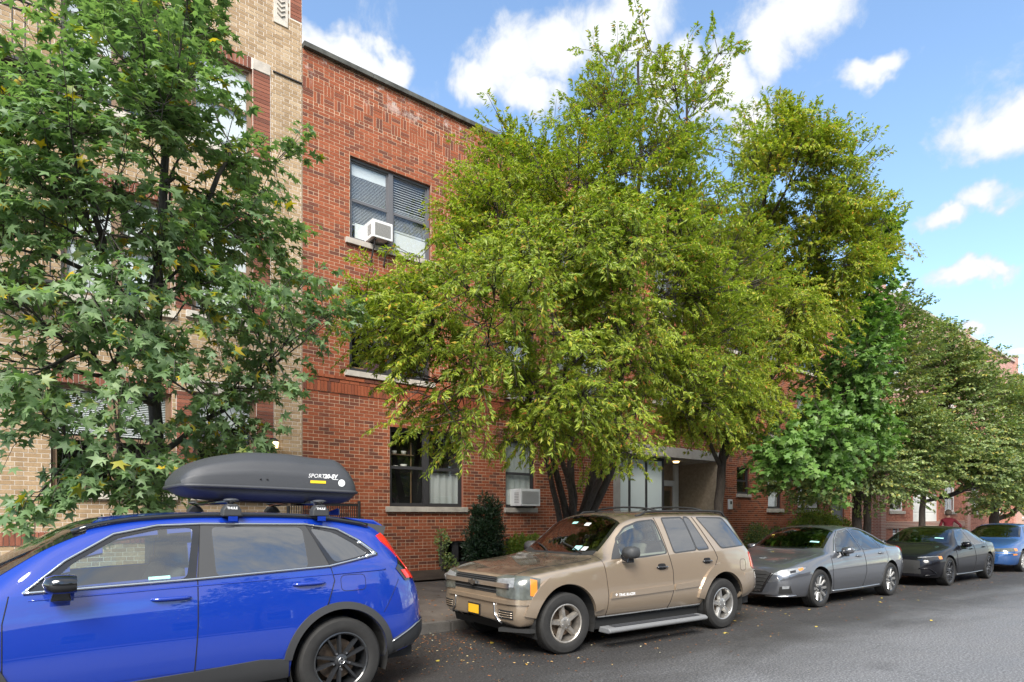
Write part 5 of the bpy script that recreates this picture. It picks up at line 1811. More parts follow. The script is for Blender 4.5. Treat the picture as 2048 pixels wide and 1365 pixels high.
def mirror_part(car, x, z, y, mat, glass=True, sg=-1, w=.2, h=.135, d=.10):
    """door mirror: housing on a short foot"""
    v = MB()
    prof = [(0.02, .0), (.75, .10), (1.0, .35), (1.0, .8), (.9, 1.0)]
    n = 16
    vv, ff = [], []
    for r, t in prof:
        for k in range(n):
            a = 2 * math.pi * k / n
            ca, sa = math.cos(a), math.sin(a)
            q = 3.0
            rr = (abs(ca) ** q + abs(sa) ** q) ** (-1 / q)
            vv.append((x + (t - .5) * d * 1.5, sg * (y + w * .5 + ca * rr * r * w * .5), z + sa * rr * r * h * .5 + .0))
    for i in range(len(prof) - 1):
        for k in range(n):
            k2 = (k + 1) % n
            f = (i * n + k, i * n + k2, (i + 1) * n + k2, (i + 1) * n + k)
            ff.append(f)
    ff.append(tuple(range((len(prof) - 1) * n, len(prof) * n)))
    v.add(vv, ff)
    o = v.build('door_mirror', mat, car.t, smooth=True, angle=.9)
    MB().prism([(x - .05, z - h * .5 - .05), (x + .07, z - h * .5 - .05), (x + .05, z - h * .2), (x - .03, z - h * .2)], 'y', sg * (y - .06), sg * (y + w * .55)).build('mirror_foot', M['gloss_black'], o, bevel=.01)
    return o

def handle(car, door, x0, x1, z, mat, chrome=None, tilt=.0, pull=.02):
    c = (x0 + x1) / 2
    car.patch('handle_cup', round_poly([(c - .075, z - .035), (c + .075, z - .035), (c + .075, z + .045), (c - .075, z + .045)], 2), SIDE, M['seam_black'] if mat is None else car.paint, door, off=.0045, step=.03, thick=0)
    p0 = car.cast((x0, -.9, z + tilt * (x0 - c)), SIDE, 0)[0]; p1 = car.cast((x1, -.9, z + tilt * (x1 - c)), SIDE, 0)[0]
    L = []
    for i in range(9):
        t = i / 8
        q = p0.lerp(p1, t)
        L.append(q + Vector((0, -(.010 + pull * math.sin(math.pi * t) ** .5), 0)))
    o = MB().tube(L, [.008] + [.0145] * 7 + [.008], 8).build('handle', mat or M['gloss_black'], door, smooth=True)
    return o

def arc_pts(cx, cz, r, a0, a1, n=24):
    return [(cx + r * math.cos(rad(a0 + (a1 - a0) * i / n)), cz + r * math.sin(rad(a0 + (a1 - a0) * i / n))) for i in range(n + 1)]
def grow(poly, d):
    cx = sum(p[0] for p in poly) / len(poly); cy = sum(p[1] for p in poly) / len(poly)
    out = []
    for x, y in poly:
        L = math.hypot(x - cx, y - cy) + 1e-9
        out.append((x + (x - cx) / L * d, y + (y - cy) / L * d))
    return out

def mir(pts): return [(x, y) for x, y in pts] + [(x, -y) for x, y in pts[::-1] if abs(y) > 1e-6]

def glazing(car, panes, mats, frame_mat, frames=None, far=True):
    """panes: list of (polygon, glass) on the door side; a dark surround is laid round each pane"""
    for i, (pl, gm) in enumerate(panes):
        pr = round_poly(pl, 2)
        for n in ((SIDE, FAR) if far else (SIDE,)):
            car.patch('window_surround', grow(pl, .038), n, frame_mat, off=.004, step=.06, thick=.004, hole=pr)
            car.patch('side_window', grow(pr, .006), n, M[gm], off=.0025, step=.08, thick=0)

def windscreen(car, half, gm='glass_shield', border=.05, name='windscreen'):
    out = mir(half)
    inner = grow(out, -border)
    car.patch(name + '_border', grow(out, .012), TOP, M['gloss_black'], off=.003, step=.07, thick=.004, hole=inner)
    return car.patch(name, grow(inner, .01), TOP, M[gm], off=.002, step=.08, thick=0)

def cabin(car, fx, rx, mat, dash_x, dash_z, base=.5, back=.62, dashm='cabin_dark'):
    for sg in (-1, 1):
        seat(car, 'front_seat', fx, sg * .37, .5, mat, back, base)
    seat(car, 'rear_seat', rx, 0, 1.25, mat, back * .95, base)
    MB().box(dash_x - .35, dash_x + .15, -.72, .72, dash_z - .35, dash_z - .06).build('dashboard', M[dashm], car.t, bevel=.05)
    ring = [(0, .185 * math.cos(q * math.pi / 12), .185 * math.sin(q * math.pi / 12)) for q in range(25)]
    st = MB().tube(ring, .016, 6, cap=False).tube([(0, -.18, 0), (0, .18, 0)], .015, 5).tube([(0, 0, 0), (-.2, 0, -.05)], .03, 6).build('steering_wheel', M['seam_black'], car.t, smooth=True)
    st.location = (dash_x + .24, -.37, dash_z + .0)
    st.rotation_euler = (0, rad(-22), 0)

# ================================================================== blue suv with roof box (front left)
CRV = Car('suv_car', 'bright blue suv with a grey roof box and black wheels', (-1.44, 6.02, 0), 0.0, 1.0,
    dict(zt=[(0, .55), (.04, .78), (.12, .90), (.5, .99), (.95, 1.08), (1.1, 1.16), (1.5, 1.40), (1.9, 1.595), (2.15, 1.625), (2.6, 1.648), (3.1, 1.65), (3.6, 1.635), (4.0, 1.59), (4.15, 1.565), (4.25, 1.45), (4.4, 1.20), (4.5, 1.02), (4.58, .84), (4.62, .62)],
         ze=[(0, .52), (.04, .74), (.12, .86), (.5, .95), (1.0, 1.05), (1.2, 1.10), (1.36, 1.215), (1.62, 1.40), (1.91, 1.525), (2.22, 1.585), (2.6, 1.612), (3.0, 1.615), (3.4, 1.605), (3.8, 1.565), (4.05, 1.525), (4.15, 1.47), (4.3, 1.28), (4.42, 1.10), (4.5, .97), (4.58, .79), (4.62, .59)],
         zb=[(0, .48), (.04, .68), (.12, .79), (.5, .92), (1.0, 1.01), (1.5, 1.085), (2.5, 1.125), (3.5, 1.17), (3.9, 1.195), (4.15, 1.19), (4.35, 1.09), (4.5, .92), (4.58, .74), (4.62, .55)],
         we=[(0, .40), (.1, .62), (.4, .72), (1.0, .76), (1.36, .735), (1.9, .665), (2.5, .64), (3.5, .63), (4.0, .60), (4.2, .58), (4.5, .55), (4.62, .42)],
         wb=[(0, .42), (.1, .66), (.3, .79), (.7, .845), (1.2, .85), (2.2, .855), (3.5, .85), (3.95, .835), (4.25, .785), (4.45, .71), (4.57, .58), (4.62, .45)],
         wm=[(0, .45), (.06, .66), (.2, .82), (.5, .90), (.9, .925), (3.7, .93), (4.0, .915), (4.25, .875), (4.42, .80), (4.55, .66), (4.62, .48)],
         zm=[(0, .50), (.3, .58), (1, .64), (3.6, .66), (4.4, .64), (4.62, .50)], zs=[(0, .34), (.3, .30), (1.2, .28), (3.3, .28), (4.3, .36), (4.62, .44)]),
    M['paint_blue'], (.93, 3.63), .369, .435,
    [(1, [(1.58, 1.12), (1.76, 1.29), (2.02, 1.445), (2.29, 1.505), (2.50, 1.515), (2.43, 1.15), (1.9, 1.135)]),
     (1, [(2.66, 1.155), (2.66, 1.52), (3.36, 1.508), (3.36, 1.185)]), (1, [(3.45, 1.50), (3.63, 1.46), (3.79, 1.365), (3.91, 1.275), (3.61, 1.215)])],
    [(.98, 0), (1.02, .4), (1.22, .68), (1.80, .62), (1.9, .3), (1.92, 0)])
c = CRV
G = [[(1.575, 1.118), (1.75, 1.29), (2.02, 1.452), (2.29, 1.512), (2.515, 1.522), (2.44, 1.145), (1.9, 1.128)],
     [(2.645, 1.150), (2.645, 1.527), (3.365, 1.515), (3.365, 1.180)], [(3.43, 1.507), (3.635, 1.467), (3.80, 1.37), (3.925, 1.272), (3.60, 1.208)]]
outl = [(1.475, 1.103), (1.70, 1.300), (1.99, 1.478), (2.27, 1.536), (2.58, 1.548), (3.40, 1.537), (3.68, 1.492), (3.87, 1.385), (4.015, 1.265), (3.88, 1.240), (3.54, 1.180), (2.52, 1.135), (1.78, 1.113)]
for n in (SIDE, FAR):
    for poly, hl in (([(1.475, 1.103), (1.70, 1.300), (1.99, 1.478), (2.27, 1.536), (2.565, 1.548), (2.50, 1.135), (1.78, 1.113)], G[0]),
                     ([(2.505, 1.135), (2.57, 1.548), (3.395, 1.537), (3.55, 1.181)], G[1]),
                     ([(3.40, 1.537), (3.68, 1.492), (3.87, 1.385), (4.015, 1.265), (3.88, 1.240), (3.555, 1.182)], G[2])):
        c.patch('window_surround', poly, n, M['gloss_black'] if hl is not G[1] else M['cladding'], off=.005, step=.07, thick=.004, hole=round_poly(hl, 2))
    for pl, gm in zip(G, ('glass_clear', 'glass_tint', 'glass_tint')):
        c.patch('side_window', grow(round_poly(pl, 2), .006), n, M[gm], off=.003, step=.08, thick=0)
c.trim('window_trim', outl[:9], SIDE, M['chrome'], .0115, .009)
c.trim('window_trim', outl[8:] + [outl[0]], SIDE, M['chrome'], .012, .009)
c.trim('quarter_trim', [(3.86, 1.385), (4.0, 1.268), (3.89, 1.244)], SIDE, M['chrome'], .02, .006)
fd = c.patch('front_door', [(1.405, 1.085), (1.372, .92), (1.372, .60), (1.40, .465), (2.474, .465), (2.498, .80), (2.508, 1.118)], SIDE, M['paint_blue'], off=.003, step=.05, thick=.008)
rd = c.patch('rear_door', [(2.516, 1.118), (2.506, .80), (2.482, .465), (3.12, .465), (3.17, .56), (3.24, .68), (3.34, .79), (3.50, .86), (3.575, 1.06), (3.555, 1.162)], SIDE, M['paint_blue'], off=.003, step=.05, thick=.008)
c.seam('door_seam', [(1.40, 1.09), (1.368, .92), (1.368, .58), (1.396, .46)], SIDE)
c.seam('door_seam', [(2.565, 1.545), (2.512, 1.12), (2.502, .80), (2.478, .46), (2.476, .30)], SIDE, off=.004)
c.seam('door_seam', [(3.40, 1.535), (3.557, 1.165), (3.579, 1.06), (3.503, .855)], SIDE, off=.004)
handle(c, fd, 2.20, 2.46, 1.008, M['paint_blue'])
handle(c, rd, 3.22, 3.49, 1.048, M['paint_blue'])
c.seam('fuel_flap', [(x, z) for x, z in round_poly([(3.635, .965), (3.865, .965), (3.865, 1.10), (3.635, 1.10)], 2)], SIDE, closed=True, w=.0022)
# crease along the doors
c.trim('shoulder_crease', [(1.5, 1.055), (2.5, 1.085), (3.56, 1.112), (4.08, 1.128)], SIDE, M['paint_blue'], .0075, .0005)
# black cladding: sill, arches, rear bumper
c.patch('sill_cladding', [(1.33, .30), (3.18, .30), (3.17, .45), (2.95, .478), (2.45, .455), (1.4, .43)], SIDE, M['cladding'], off=.016, step=.06, thick=.025)
for n in (SIDE, FAR):
    c.patch('arch_cladding', arc_pts(3.63, .379, .498, -6, 172, 30) + arc_pts(3.63, .379, .437, 172, -6, 30), n, M['cladding'], off=.018, step=.035, thick=.03)
    c.patch('arch_cladding', arc_pts(.93, .379, .498, 8, 190, 30) + arc_pts(.93, .379, .437, 190, 8, 30), n, M['cladding'], off=.018, step=.035, thick=.03)
c.patch('rear_bumper', [(4.07, .47), (4.40, .60), (4.50, .62), (4.52, .36), (4.09, .34)], SIDE, M['cladding'], off=.012, step=.04, thick=.03)
c.patch('rear_bumper_face', [(-.62, .36), (.62, .36), (.66, .62), (-.66, .62)], REAR, M['cladding'], off=.012, step=.05, thick=.03)
c.trim('bumper_trim', [(4.11, .475), (4.40, .602), (4.5, .62)], SIDE, M['chrome_satin'], .006, .016)
c.seam('bumper_seam', [(4.215, 1.03), (4.08, .82), (4.03, .75)], SIDE, w=.002)
# tail lamp: slim upright blade with a kinked foot
tl = c.patch('tail_light', [(4.05, -.6, 1.43), (4.13, -.6, 1.45), (4.33, -.6, 1.26), (4.43, -.6, 1.13), (4.44, -.6, 1.02), (4.33, -.6, 1.02), (4.31, -.6, 1.12), (4.225, -.6, 1.24), (4.08, -.6, 1.37)], (.35, -1, 0), M['lamp_red_bright'], off=.012, step=.025, thick=.02)
c.patch('tail_light_foot', [(4.12, -.6, 1.125), (4.23, -.6, 1.235), (4.33, -.6, 1.12), (4.335, -.6, 1.02), (4.22, -.6, 1.01)], (.35, -1, 0), M['gloss_black'], tl, off=.007, step=.025, thick=.015)
c.patch('tail_light_glow', [(4.18, -.6, 1.11), (4.34, -.6, 1.11), (4.335, -.6, 1.03), (4.24, -.6, 1.03)], (.35, -1, 0), M['lamp_red_bright'], tl, off=.0135, step=.025, thick=.01)
# tailgate spoiler
sp = MB()
sp.prism([(3.80, 1.60), (4.10, 1.575), (4.20, 1.52), (4.165, 1.475), (4.05, 1.52)], 'y', -.56, .56)
sp.build('tailgate_spoiler', M['paint_blue'], c.t, bevel=.015)
for sg in (-1, 1):
    MB().add([(3.95, sg * .565, 1.56), (4.20, sg * .60, 1.515), (4.17, sg * .61, 1.425), (4.03, sg * .615, 1.44), (3.95, sg * .53, 1.56), (4.20, sg * .55, 1.515), (4.17, sg * .55, 1.425), (4.03, sg * .55, 1.44)],
             [(0, 1, 2, 3), (7, 6, 5, 4), (0, 4, 5, 1), (1, 5, 6, 2), (2, 6, 7, 3), (3, 7, 4, 0)]).build('spoiler_fin', M['cladding'], c.t)
c.patch('rear_window', [(-.50, 1.18), (.50, 1.18), (.44, 1.42), (-.44, 1.42)], REAR, M['gloss_black'], off=.004, step=.06, thick=.004)
# black roof edges, rails and aerial
for sg in (-1, 1):
    L = [c.cast((x, sg * .60, 1.6), TOP, .016)[0] for x in np.linspace(1.75, 4.0, 26)]
    MB().tube(L, .022, 6).build('roof_moulding', M['gloss_black'], c.t, smooth=True)
fin = MB().prism([(3.78, 1.62), (3.99, 1.62), (3.985, 1.685), (3.965, 1.69)], 'y', -.02, .02).build('aerial_fin', M['paint_blue'], c.t, bevel=.006)
windscreen(c, [(.98, 0), (1.02, .4), (1.20, .70), (1.82, .635), (1.92, .3), (1.94, 0)])
mr = mirror_part(c, 1.66, 1.165, .875, M['gloss_black'], w=.22, h=.125, d=.12)
mirror_part(c, 1.66, 1.165, .875, M['gloss_black'], sg=1, w=.22, h=.125, d=.12)
c.patch('inspection_sticker', [(1.13, -.60), (1.16, -.46), (1.23, -.46), (1.21, -.60)], TOP, M['sticker_green'], off=.006, step=.05, thick=0)
c.patch('window_decal', [(2.19, 1.146), (2.33, 1.150), (2.33, 1.172), (2.19, 1.168)], SIDE, M['sticker_green'], off=.006, step=.04, thick=0)
cabin(c, 2.18, 3.10, 'seat_grey', 1.45, 1.14, .58, .62)
for sg in (-1, 1):
    w, yo = wheel(c, .93, sg, 'ten', .369, .235, .243, 'alloy_black')
    w, yo = wheel(c, 3.63, sg, 'ten', .369, .235, .243, 'alloy_black')
    if sg < 0:
        e = MB()
        yy = yo - .007
        for (x0, x1, z0, z1, dx) in ((-.018, -.010, -.02, .02, .004), (.010, .018, -.02, .02, -.004)):
            e.add([(x0 - dx * -1, yy, z0), (x1 - dx * -1, yy, z0), (x1 - dx, yy, z1), (x0 - dx, yy, z1)], [(0, 1, 2, 3)])
        e.add([(-.012, yy, -.005), (.012, yy, -.005), (.012, yy, .005), (-.012, yy, .005)], [(0, 1, 2, 3)])
        e.tube([(.027 * math.cos(q * math.pi / 8) * (1.0), yy, .027 * math.sin(q * math.pi / 8)) for q in range(17)], .002, 4, cap=False)
        e.build('wheel_emblem', M['chrome'], w)
c.patch('headlight', [(.05, -.5, .80), (.12, -.8, .86), (.45, -.9, .90), (.42, -.9, .82), (.10, -.7, .74)], (-1, -.9, 0), M['lamp_clear'], off=.006, step=.04)
c.patch('front_grille', [(-.5, .50), (.5, .50), (.5, .76), (-.5, .76)], FRONT, M['gloss_black'], off=.005, step=.05)

# roof bars and roof box stand on the car: things of their own
OX, OY = -1.44, 6.02
def roof_bar(label, x):
    t = thing('roof_bar', label, 'roof bar', (OX + x, OY, 1.655), 0, 'roof bars under the grey roof box')
    MB().tube([(0, -.70, .075), (0, .70, .075)], .02, 8).build('bar', M['gloss_black'], t, smooth=True)
    for sg in (-1, 1):
        f = MB()
        f.prism([(-.075, -.045), (.075, -.045), (.07, .01), (.035, .055), (-.035, .055), (-.07, .01)], 'y', sg * .60, sg * .70)
        fo = f.build('foot', M['cladding'], t, bevel=.01)
        MB().ball((0, sg * .655, .085), (.062, .055, .016), 14, 6).build('foot_cap', M['box_grey'], fo, smooth=True)
        if sg < 0:
            V, F = text_mesh('THULE', .026, 0, .0008)
            mb = MB(); mb.add([(x_ - .042, sg * .703, y_ + .012) for x_, y_ in V], F)
            mb.build('lettering', M['print_white'], fo)
            MB().box(-.035, .035, sg * .705 - .0, sg * .712, -.085, -.046).build('clamp', M['paint_blue'], fo)
    return t
roof_bar('front roof bar with grey feet under the roof box', 2.80)
roof_bar('rear roof bar with grey feet under the roof box', 3.53)

bx = thing('roof_box', 'large dark grey cargo box on the roof of the blue suv', 'roof box', (OX, OY, 1.73))
bx.location = (OX, OY, 0)
kt = pchip([(2.49, 1.95), (2.54, 2.02), (2.66, 2.09), (2.84, 2.145), (3.09, 2.185), (3.35, 2.19), (3.62, 2.168), (3.82, 2.162), (3.90, 2.12), (3.97, 2.03), (4.02, 1.93)])
kr = pchip([(2.49, 1.868), (3.0, 1.862), (4.02, 1.842)])
kb = pchip([(2.49, 1.845), (2.56, 1.80), (2.68, 1.772), (2.88, 1.75), (3.4, 1.735), (3.88, 1.732), (3.96, 1.755), (4.02, 1.81)])
kw = pchip([(2.49, .36), (2.54, .40), (2.66, .42), (3.0, .425), (3.6, .43), (3.9, .42), (3.99, .38), (4.02, .33)])
def boxloft(name, upper, mat):
    xs = np.linspace(2.49, 4.02, 60)
    V, F = [], []
    rows = []
    for x in xs:
        w_, r, t_, b_ = kw(x), kr(x), kt(x), kb(x)
        if upper:
            h = t_ - r
            p = [(w_, r), (w_, r + .01), (w_ * .985, r + h * .42), (w_ * .965, r + h * .47), (w_ * .90, r + h * .72), (w_ * .80, r + h * .80), (w_ * .66, t_ - .012), (w_ * .3, t_), (0, t_)]
        else:
            h = r - b_
            p = [(w_ * .985, r - .012), (w_ * .97, r - h * .35), (w_ * .965, r - h * .42), (w_ * .93, r - h * .6), (w_ * .8, b_ + .01), (w_ * .6, b_), (0, b_)]
        p = chaikin(p, 1)
        rows.append([(-y, z) for y, z in p] + [(y, z) for y, z in p[-2::-1]])
    w = len(rows[0])
    for x, r in zip(xs, rows): V += [(float(x), y, z) for y, z in r]
    for i in range(len(xs) - 1):
        for j in range(w - 1):
            f = (i * w + j, (i + 1) * w + j, (i + 1) * w + j + 1, i * w + j + 1)
            F.append(f if upper else f[::-1])
    F.append(tuple(range(w))); F.append(tuple(range((len(xs) - 1) * w, len(xs) * w))[::-1])
    mb = MB(); mb.add(V, F)
    return mb.build(name, mat, bx, smooth=True, angle=.7)
lid = boxloft('lid', True, M['box_grey'])
boxloft('base', False, M['box_grey'])
ring = [(float(x), -kw(x) - .010, kr(x) - .004) for x in np.linspace(2.49, 4.02, 40)]
ring2 = [(float(x), kw(x) + .010, kr(x) - .004) for x in np.linspace(4.02, 2.49, 40)]
MB().tube([(2.475, 0, 1.864)] + ring + [(4.035, 0, 1.838)] + ring2 + [(2.475, 0, 1.864)], .017, 6, cap=False).build('rim', M['box_grey'], bx, smooth=True)
def box_side(x, z):
    w_, r, t_ = kw(x), kr(x), kt(x)
    return -w_ * (1 - .02 * (z - r) / max(.05, (t_ - r) * .45)) - .004
def box_text(txt, x, z, size, mat, shear=0, bold=0):
    V, F = text_mesh(txt, size, shear, bold)
    mb = MB(); mb.add([(x + a, box_side(x + a, z + b), z + b) for a, b in V], F)
    return mb.build('lettering', mat, lid)
box_text('SPORT', 3.515, 1.962, .052, M['print_white'], .25)
box_text('20-SV', 3.665, 1.962, .052, M['print_white'], .25, .0022)
mb = MB(); mb.add([(x, box_side(x, z) - .001, z) for x, z in ((3.745, 1.950), (3.80, 1.950), (3.80, 1.9555), (3.745, 1.9555))], [(0, 1, 2, 3)]); mb.build('print_mark', M['print_white'], lid)
mb = MB(); mb.add([(x, box_side(x, z) - .001, z) for x, z in ((3.535, 1.912), (3.68, 1.912), (3.68, 1.936), (3.535, 1.936))], [(0, 1, 2, 3)]); mb.build('yellow_sticker', M['sticker_yellow'], lid)
mb = MB(); mb.add([(3.835 + .034 * math.cos(q * math.pi / 12), box_side(3.835, 1.92) - .002, 1.922 + .034 * math.sin(q * math.pi / 12)) for q in range(24)], [tuple(range(24))]); mb.build('round_sticker', M['sticker_white'], lid)
for x in (3.10, 3.155):
    MB().ball((x, box_side(x, 1.93), 1.932), .008, 8, 6).build('rivet', M['seam_black'], lid)

# ================================================================== champagne suv (centre)
def nose(keys, x0=.16, span=.55, sh=.09):
    return {k: [(x + sh * max(0.0, 1 - (x - x0) / span), y) for x, y in v] for k, v in keys.items()}
TB = Car('suv_car', 'dusty champagne suv with silver wheels and grey running board', (4.1358, 6.2811, 0), -rad(3.3), 1.02,
    nose(dict(zt=[(.16, .60), (.172, .78), (.19, .87), (.235, .92), (.34, .95), (.6, 1.0), (1.0, 1.05), (1.36, 1.085), (1.46, 1.12), (1.8, 1.38), (2.0, 1.52), (2.14, 1.595), (2.35, 1.635), (3.0, 1.662), (3.8, 1.665), (4.15, 1.645), (4.32, 1.59), (4.5, 1.34), (4.65, 1.12), (4.74, .95), (4.82, .78), (4.85, .60)],
         ze=[(.16, .57), (.172, .75), (.19, .84), (.235, .89), (.34, .925), (.6, .975), (1.0, 1.015), (1.36, 1.06), (1.5, 1.10), (1.58, 1.15), (1.82, 1.34), (2.03, 1.495), (2.25, 1.56), (2.8, 1.595), (3.5, 1.605), (4.0, 1.60), (4.2, 1.57), (4.35, 1.46), (4.5, 1.25), (4.65, 1.07), (4.75, .90), (4.82, .74), (4.85, .57)],
         zb=[(.16, .54), (.172, .70), (.19, .79), (.235, .84), (.34, .88), (.6, .925), (1.0, .975), (1.36, 1.015), (1.6, 1.035), (2.5, 1.075), (3.6, 1.11), (4.2, 1.125), (4.4, 1.11), (4.6, 1.0), (4.75, .84), (4.82, .69), (4.85, .54)],
         we=[(.16, .52), (.19, .62), (.26, .68), (.4, .72), (.7, .75), (1.4, .765), (1.58, .715), (2.03, .665), (2.6, .665), (4.0, .665), (4.3, .64), (4.6, .60), (4.85, .45)],
         wb=[(.16, .58), (.19, .70), (.26, .78), (.4, .84), (.6, .87), (1.0, .885), (1.6, .89), (3.6, .89), (4.1, .88), (4.4, .85), (4.6, .79), (4.77, .66), (4.85, .50)],
         wm=[(.16, .62), (.18, .72), (.24, .81), (.36, .87), (.6, .905), (1.2, .92), (3.6, .925), (4.2, .92), (4.5, .885), (4.68, .81), (4.79, .69), (4.85, .54)],
         zm=[(.16, .50), (.4, .62), (4.5, .66), (4.85, .52)], zs=[(.16, .40), (.3, .34), (.6, .36), (1.4, .36), (3.3, .36), (4.3, .40), (4.85, .46)])),
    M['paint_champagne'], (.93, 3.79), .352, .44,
    [(1, [(1.83, 1.07), (1.88, 1.29), (2.06, 1.42), (2.3, 1.49), (2.57, 1.52), (2.62, 1.11), (2.2, 1.09)]),
     (1, [(2.80, 1.115), (2.78, 1.535), (3.17, 1.545), (3.22, 1.14)]), (1, [(3.25, 1.14), (3.20, 1.545), (3.30, 1.545), (3.49, 1.145)]), (1, [(3.50, 1.55), (4.04, 1.535), (4.33, 1.17), (3.80, 1.15)])],
    [(1.47, 0), (1.50, .4), (1.62, .66), (2.01, .60), (2.09, .3), (2.11, 0)], lining='cabin_tan')
c = TB
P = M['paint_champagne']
G = [([(1.815, 1.062), (1.875, 1.295), (2.055, 1.428), (2.3, 1.498), (2.585, 1.53), (2.635, 1.10), (2.2, 1.08)], 'glass_clear'),
     ([(2.79, 1.105), (2.765, 1.545), (3.175, 1.555), (3.235, 1.13)], 'glass_tint'), ([(3.262, 1.132), (3.205, 1.555), (3.31, 1.555), (3.505, 1.14)], 'glass_tint'),
     ([(3.485, 1.558), (4.05, 1.545), (4.345, 1.16), (3.785, 1.142)], 'glass_tint')]
for pl, gm in G:
    pr = round_poly(pl, 2)
    for n in (SIDE, FAR):
        c.patch('window_seal', grow(pr, .022), n, M['cladding'], off=.004, step=.06, thick=.006, hole=pr)
        c.patch('side_window', grow(pr, .006), n, M[gm], off=.002, step=.08, thick=0)
fd = c.patch('front_door', [(1.52, 1.02), (1.545, .90), (1.575, .62), (1.565, .40), (2.650, .40), (2.722, .62), (2.715, .88), (2.662, 1.075)], SIDE, P, off=.004, step=.05, thick=.01)
rd = c.patch('rear_door', [(2.676, 1.078), (2.729, .88), (2.736, .62), (2.664, .40), (3.30, .40), (3.36, .56), (3.44, .70), (3.53, .80), (3.655, 1.0), (3.60, 1.105)], SIDE, P, off=.004, step=.05, thick=.01)
c.seam('door_seam', [(1.50, 1.14), (1.51, 1.03), (1.535, .90), (1.567, .62), (1.557, .39)], SIDE)
c.seam('door_seam', [(2.62, 1.56), (2.655, 1.30), (2.669, 1.08), (2.7225, .88), (2.729, .62), (2.657, .39)], SIDE, off=.004)
c.seam('door_seam', [(3.39, 1.57), (3.61, 1.11), (3.662, 1.0), (3.535, .795)], SIDE, off=.004)
handle(c, fd, 2.41, 2.62, .925, None); handle(c, rd, 3.33, 3.53, .965, None)
for (dr, x0, x1, z0, z1, e) in ((fd, 1.60, 2.71, .625, .655, 1), (rd, 2.745, 3.25, .655, .672, 1)):
    c.patch('door_moulding', [(x0, z0 - .036), (x1, z1 - .036), (x1, z1 + .034), (x0 + .01, z0 + .034)], SIDE, P, dr, off=.022, step=.05, thick=.024)
c.text('model_badge', 'TRAIL BLAZER', (1.71, .612), .044, M['print_white'], fd, off=.026, shear=.15, bold=.001)
c.text('marque_badge', '+', (1.655, .612), .06, M['print_white'], fd, off=.026, bold=.003)
# flared wheel arches in body colour
for ax in (.93, 3.79):
    for n in (SIDE, FAR):
        c.patch('arch_flare', arc_pts(ax, .362, .575, 12, 168, 26) + [(ax - .60, .40)] * 0 + arc_pts(ax, .362, .443, 168, 12, 26), n, P, off=.026, step=.04, thick=.03)
c.patch('rocker_panel', [(1.44, .27), (3.30, .29), (3.32, .385), (1.44, .375)], SIDE, M['step_grey'], off=.012, step=.06, thick=.03)
rb = MB()
rb.prism([(-.90, .27), (-1.05, .265), (-1.085, .245), (-1.085, .215), (-1.05, .20), (-.88, .20)], 'x', 1.43, 3.22)
rb.build('running_board', M['step_grey'], c.t, bevel=.012)
MB().box(1.55, 3.1, -1.045, -.94, .271, .275).build('step_pad', M['box_grey'], c.t)
# front: grille, bar, lamps, bumper, plate, hooks
c.patch('front_grille', [(-.52, .70), (.52, .70), (.54, .885), (-.54, .885)], FRONT, M['car_black'], off=.004, step=.05, thick=.01)
for z in (.735, .845, .865):
    c.trim('grille_slat', [(-.5, z), (.5, z)], FRONT, M['cladding'], .006, .008)
c.patch('grille_bar', [(-.70, .775), (.70, .775), (.70, .825), (-.70, .825)], FRONT, M['chrome_satin'], off=.03, step=.05, thick=.035)
bt = MB(); q = c.cast((0, 0, .80), FRONT, .05)[0]
bt.box(q.x - .006, q.x + .006, -.085, .085, .782, .818).box(q.x - .005, q.x + .005, -.032, .032, .764, .836)
bt.build('grille_emblem', M['chrome'], c.t)
for sg in (-1, 1):
    hd = c.patch('headlight', [(.26, sg * .46, .885), (.30, sg * .60, .91), (.40, sg * .84, .905), (.50, sg * .92, .88), (.50, sg * .92, .67), (.36, sg * .84, .655), (.24, sg * .48, .68)], (-1, sg * .75, 0), M['lamp_haze'], off=.012, step=.035, thick=.03)
    c.patch('headlight_reflector', [(.25, sg * .49, .865), (.33, sg * .72, .885), (.33, sg * .72, .79), (.25, sg * .49, .785)], (-1, sg * .75, 0), M['lamp_clear'], hd, off=.016, step=.03, thick=.004)
    c.patch('turn_signal', [(.42, sg * .88, .88), (.49, sg * .91, .865), (.49, sg * .91, .69), (.42, sg * .88, .70)], (-.7, sg * 1, 0), M['lamp_amber'], hd, off=.016, step=.03, thick=.004)
    c.patch('fog_grille', [(.24, sg * .52, .53), (.30, sg * .74, .53), (.30, sg * .74, .43), (.24, sg * .52, .43)], (-1, sg * .6, 0), M['car_black'], off=.004, step=.03, thick=.004)
    for z in (.455, .48, .505):
        c.trim('fog_grille_slat', [(.24, sg * .53, z), (.30, sg * .73, z)], (-1, sg * .6, 0), P, .006, .006)
    c.trim('bumper_rib', [(.2, sg * .44, .60), (.2, sg * .46, .46), (.22, sg * .56, .38)], (-1, sg * .2, 0), M['chrome_satin'], .012, .01)
c.patch('front_bumper', [(.17, -.60, .645), (.30, -.80, .65), (.48, -.90, .66), (.48, -.90, .60), (.3, -.8, .60), (.17, -.6, .60)], (-1, -.6, 0), P, off=.022, step=.04, thick=.03)
c.patch('bumper_top', [(-.60, .60), (.60, .60), (.60, .645), (-.60, .645)], FRONT, P, off=.022, step=.05, thick=.03)
c.patch('air_dam', [(-.55, .33), (.55, .33), (.55, .40), (-.55, .40)], FRONT, M['car_black'], off=.01, step=.05, thick=.02)
MB().prism([(.22, -.55), (.42, -.86), (.50, -.88), (.50, -.84), (.3, -.5)], 'z', .285, .325).build('hanging_valance', M['car_black'], c.t)
pl = c.patch('licence_plate', [(-.13, .415), (.13, .415), (.13, .545), (-.13, .545)], FRONT, M['seam_black'], off=.018, step=.06, thick=.02)
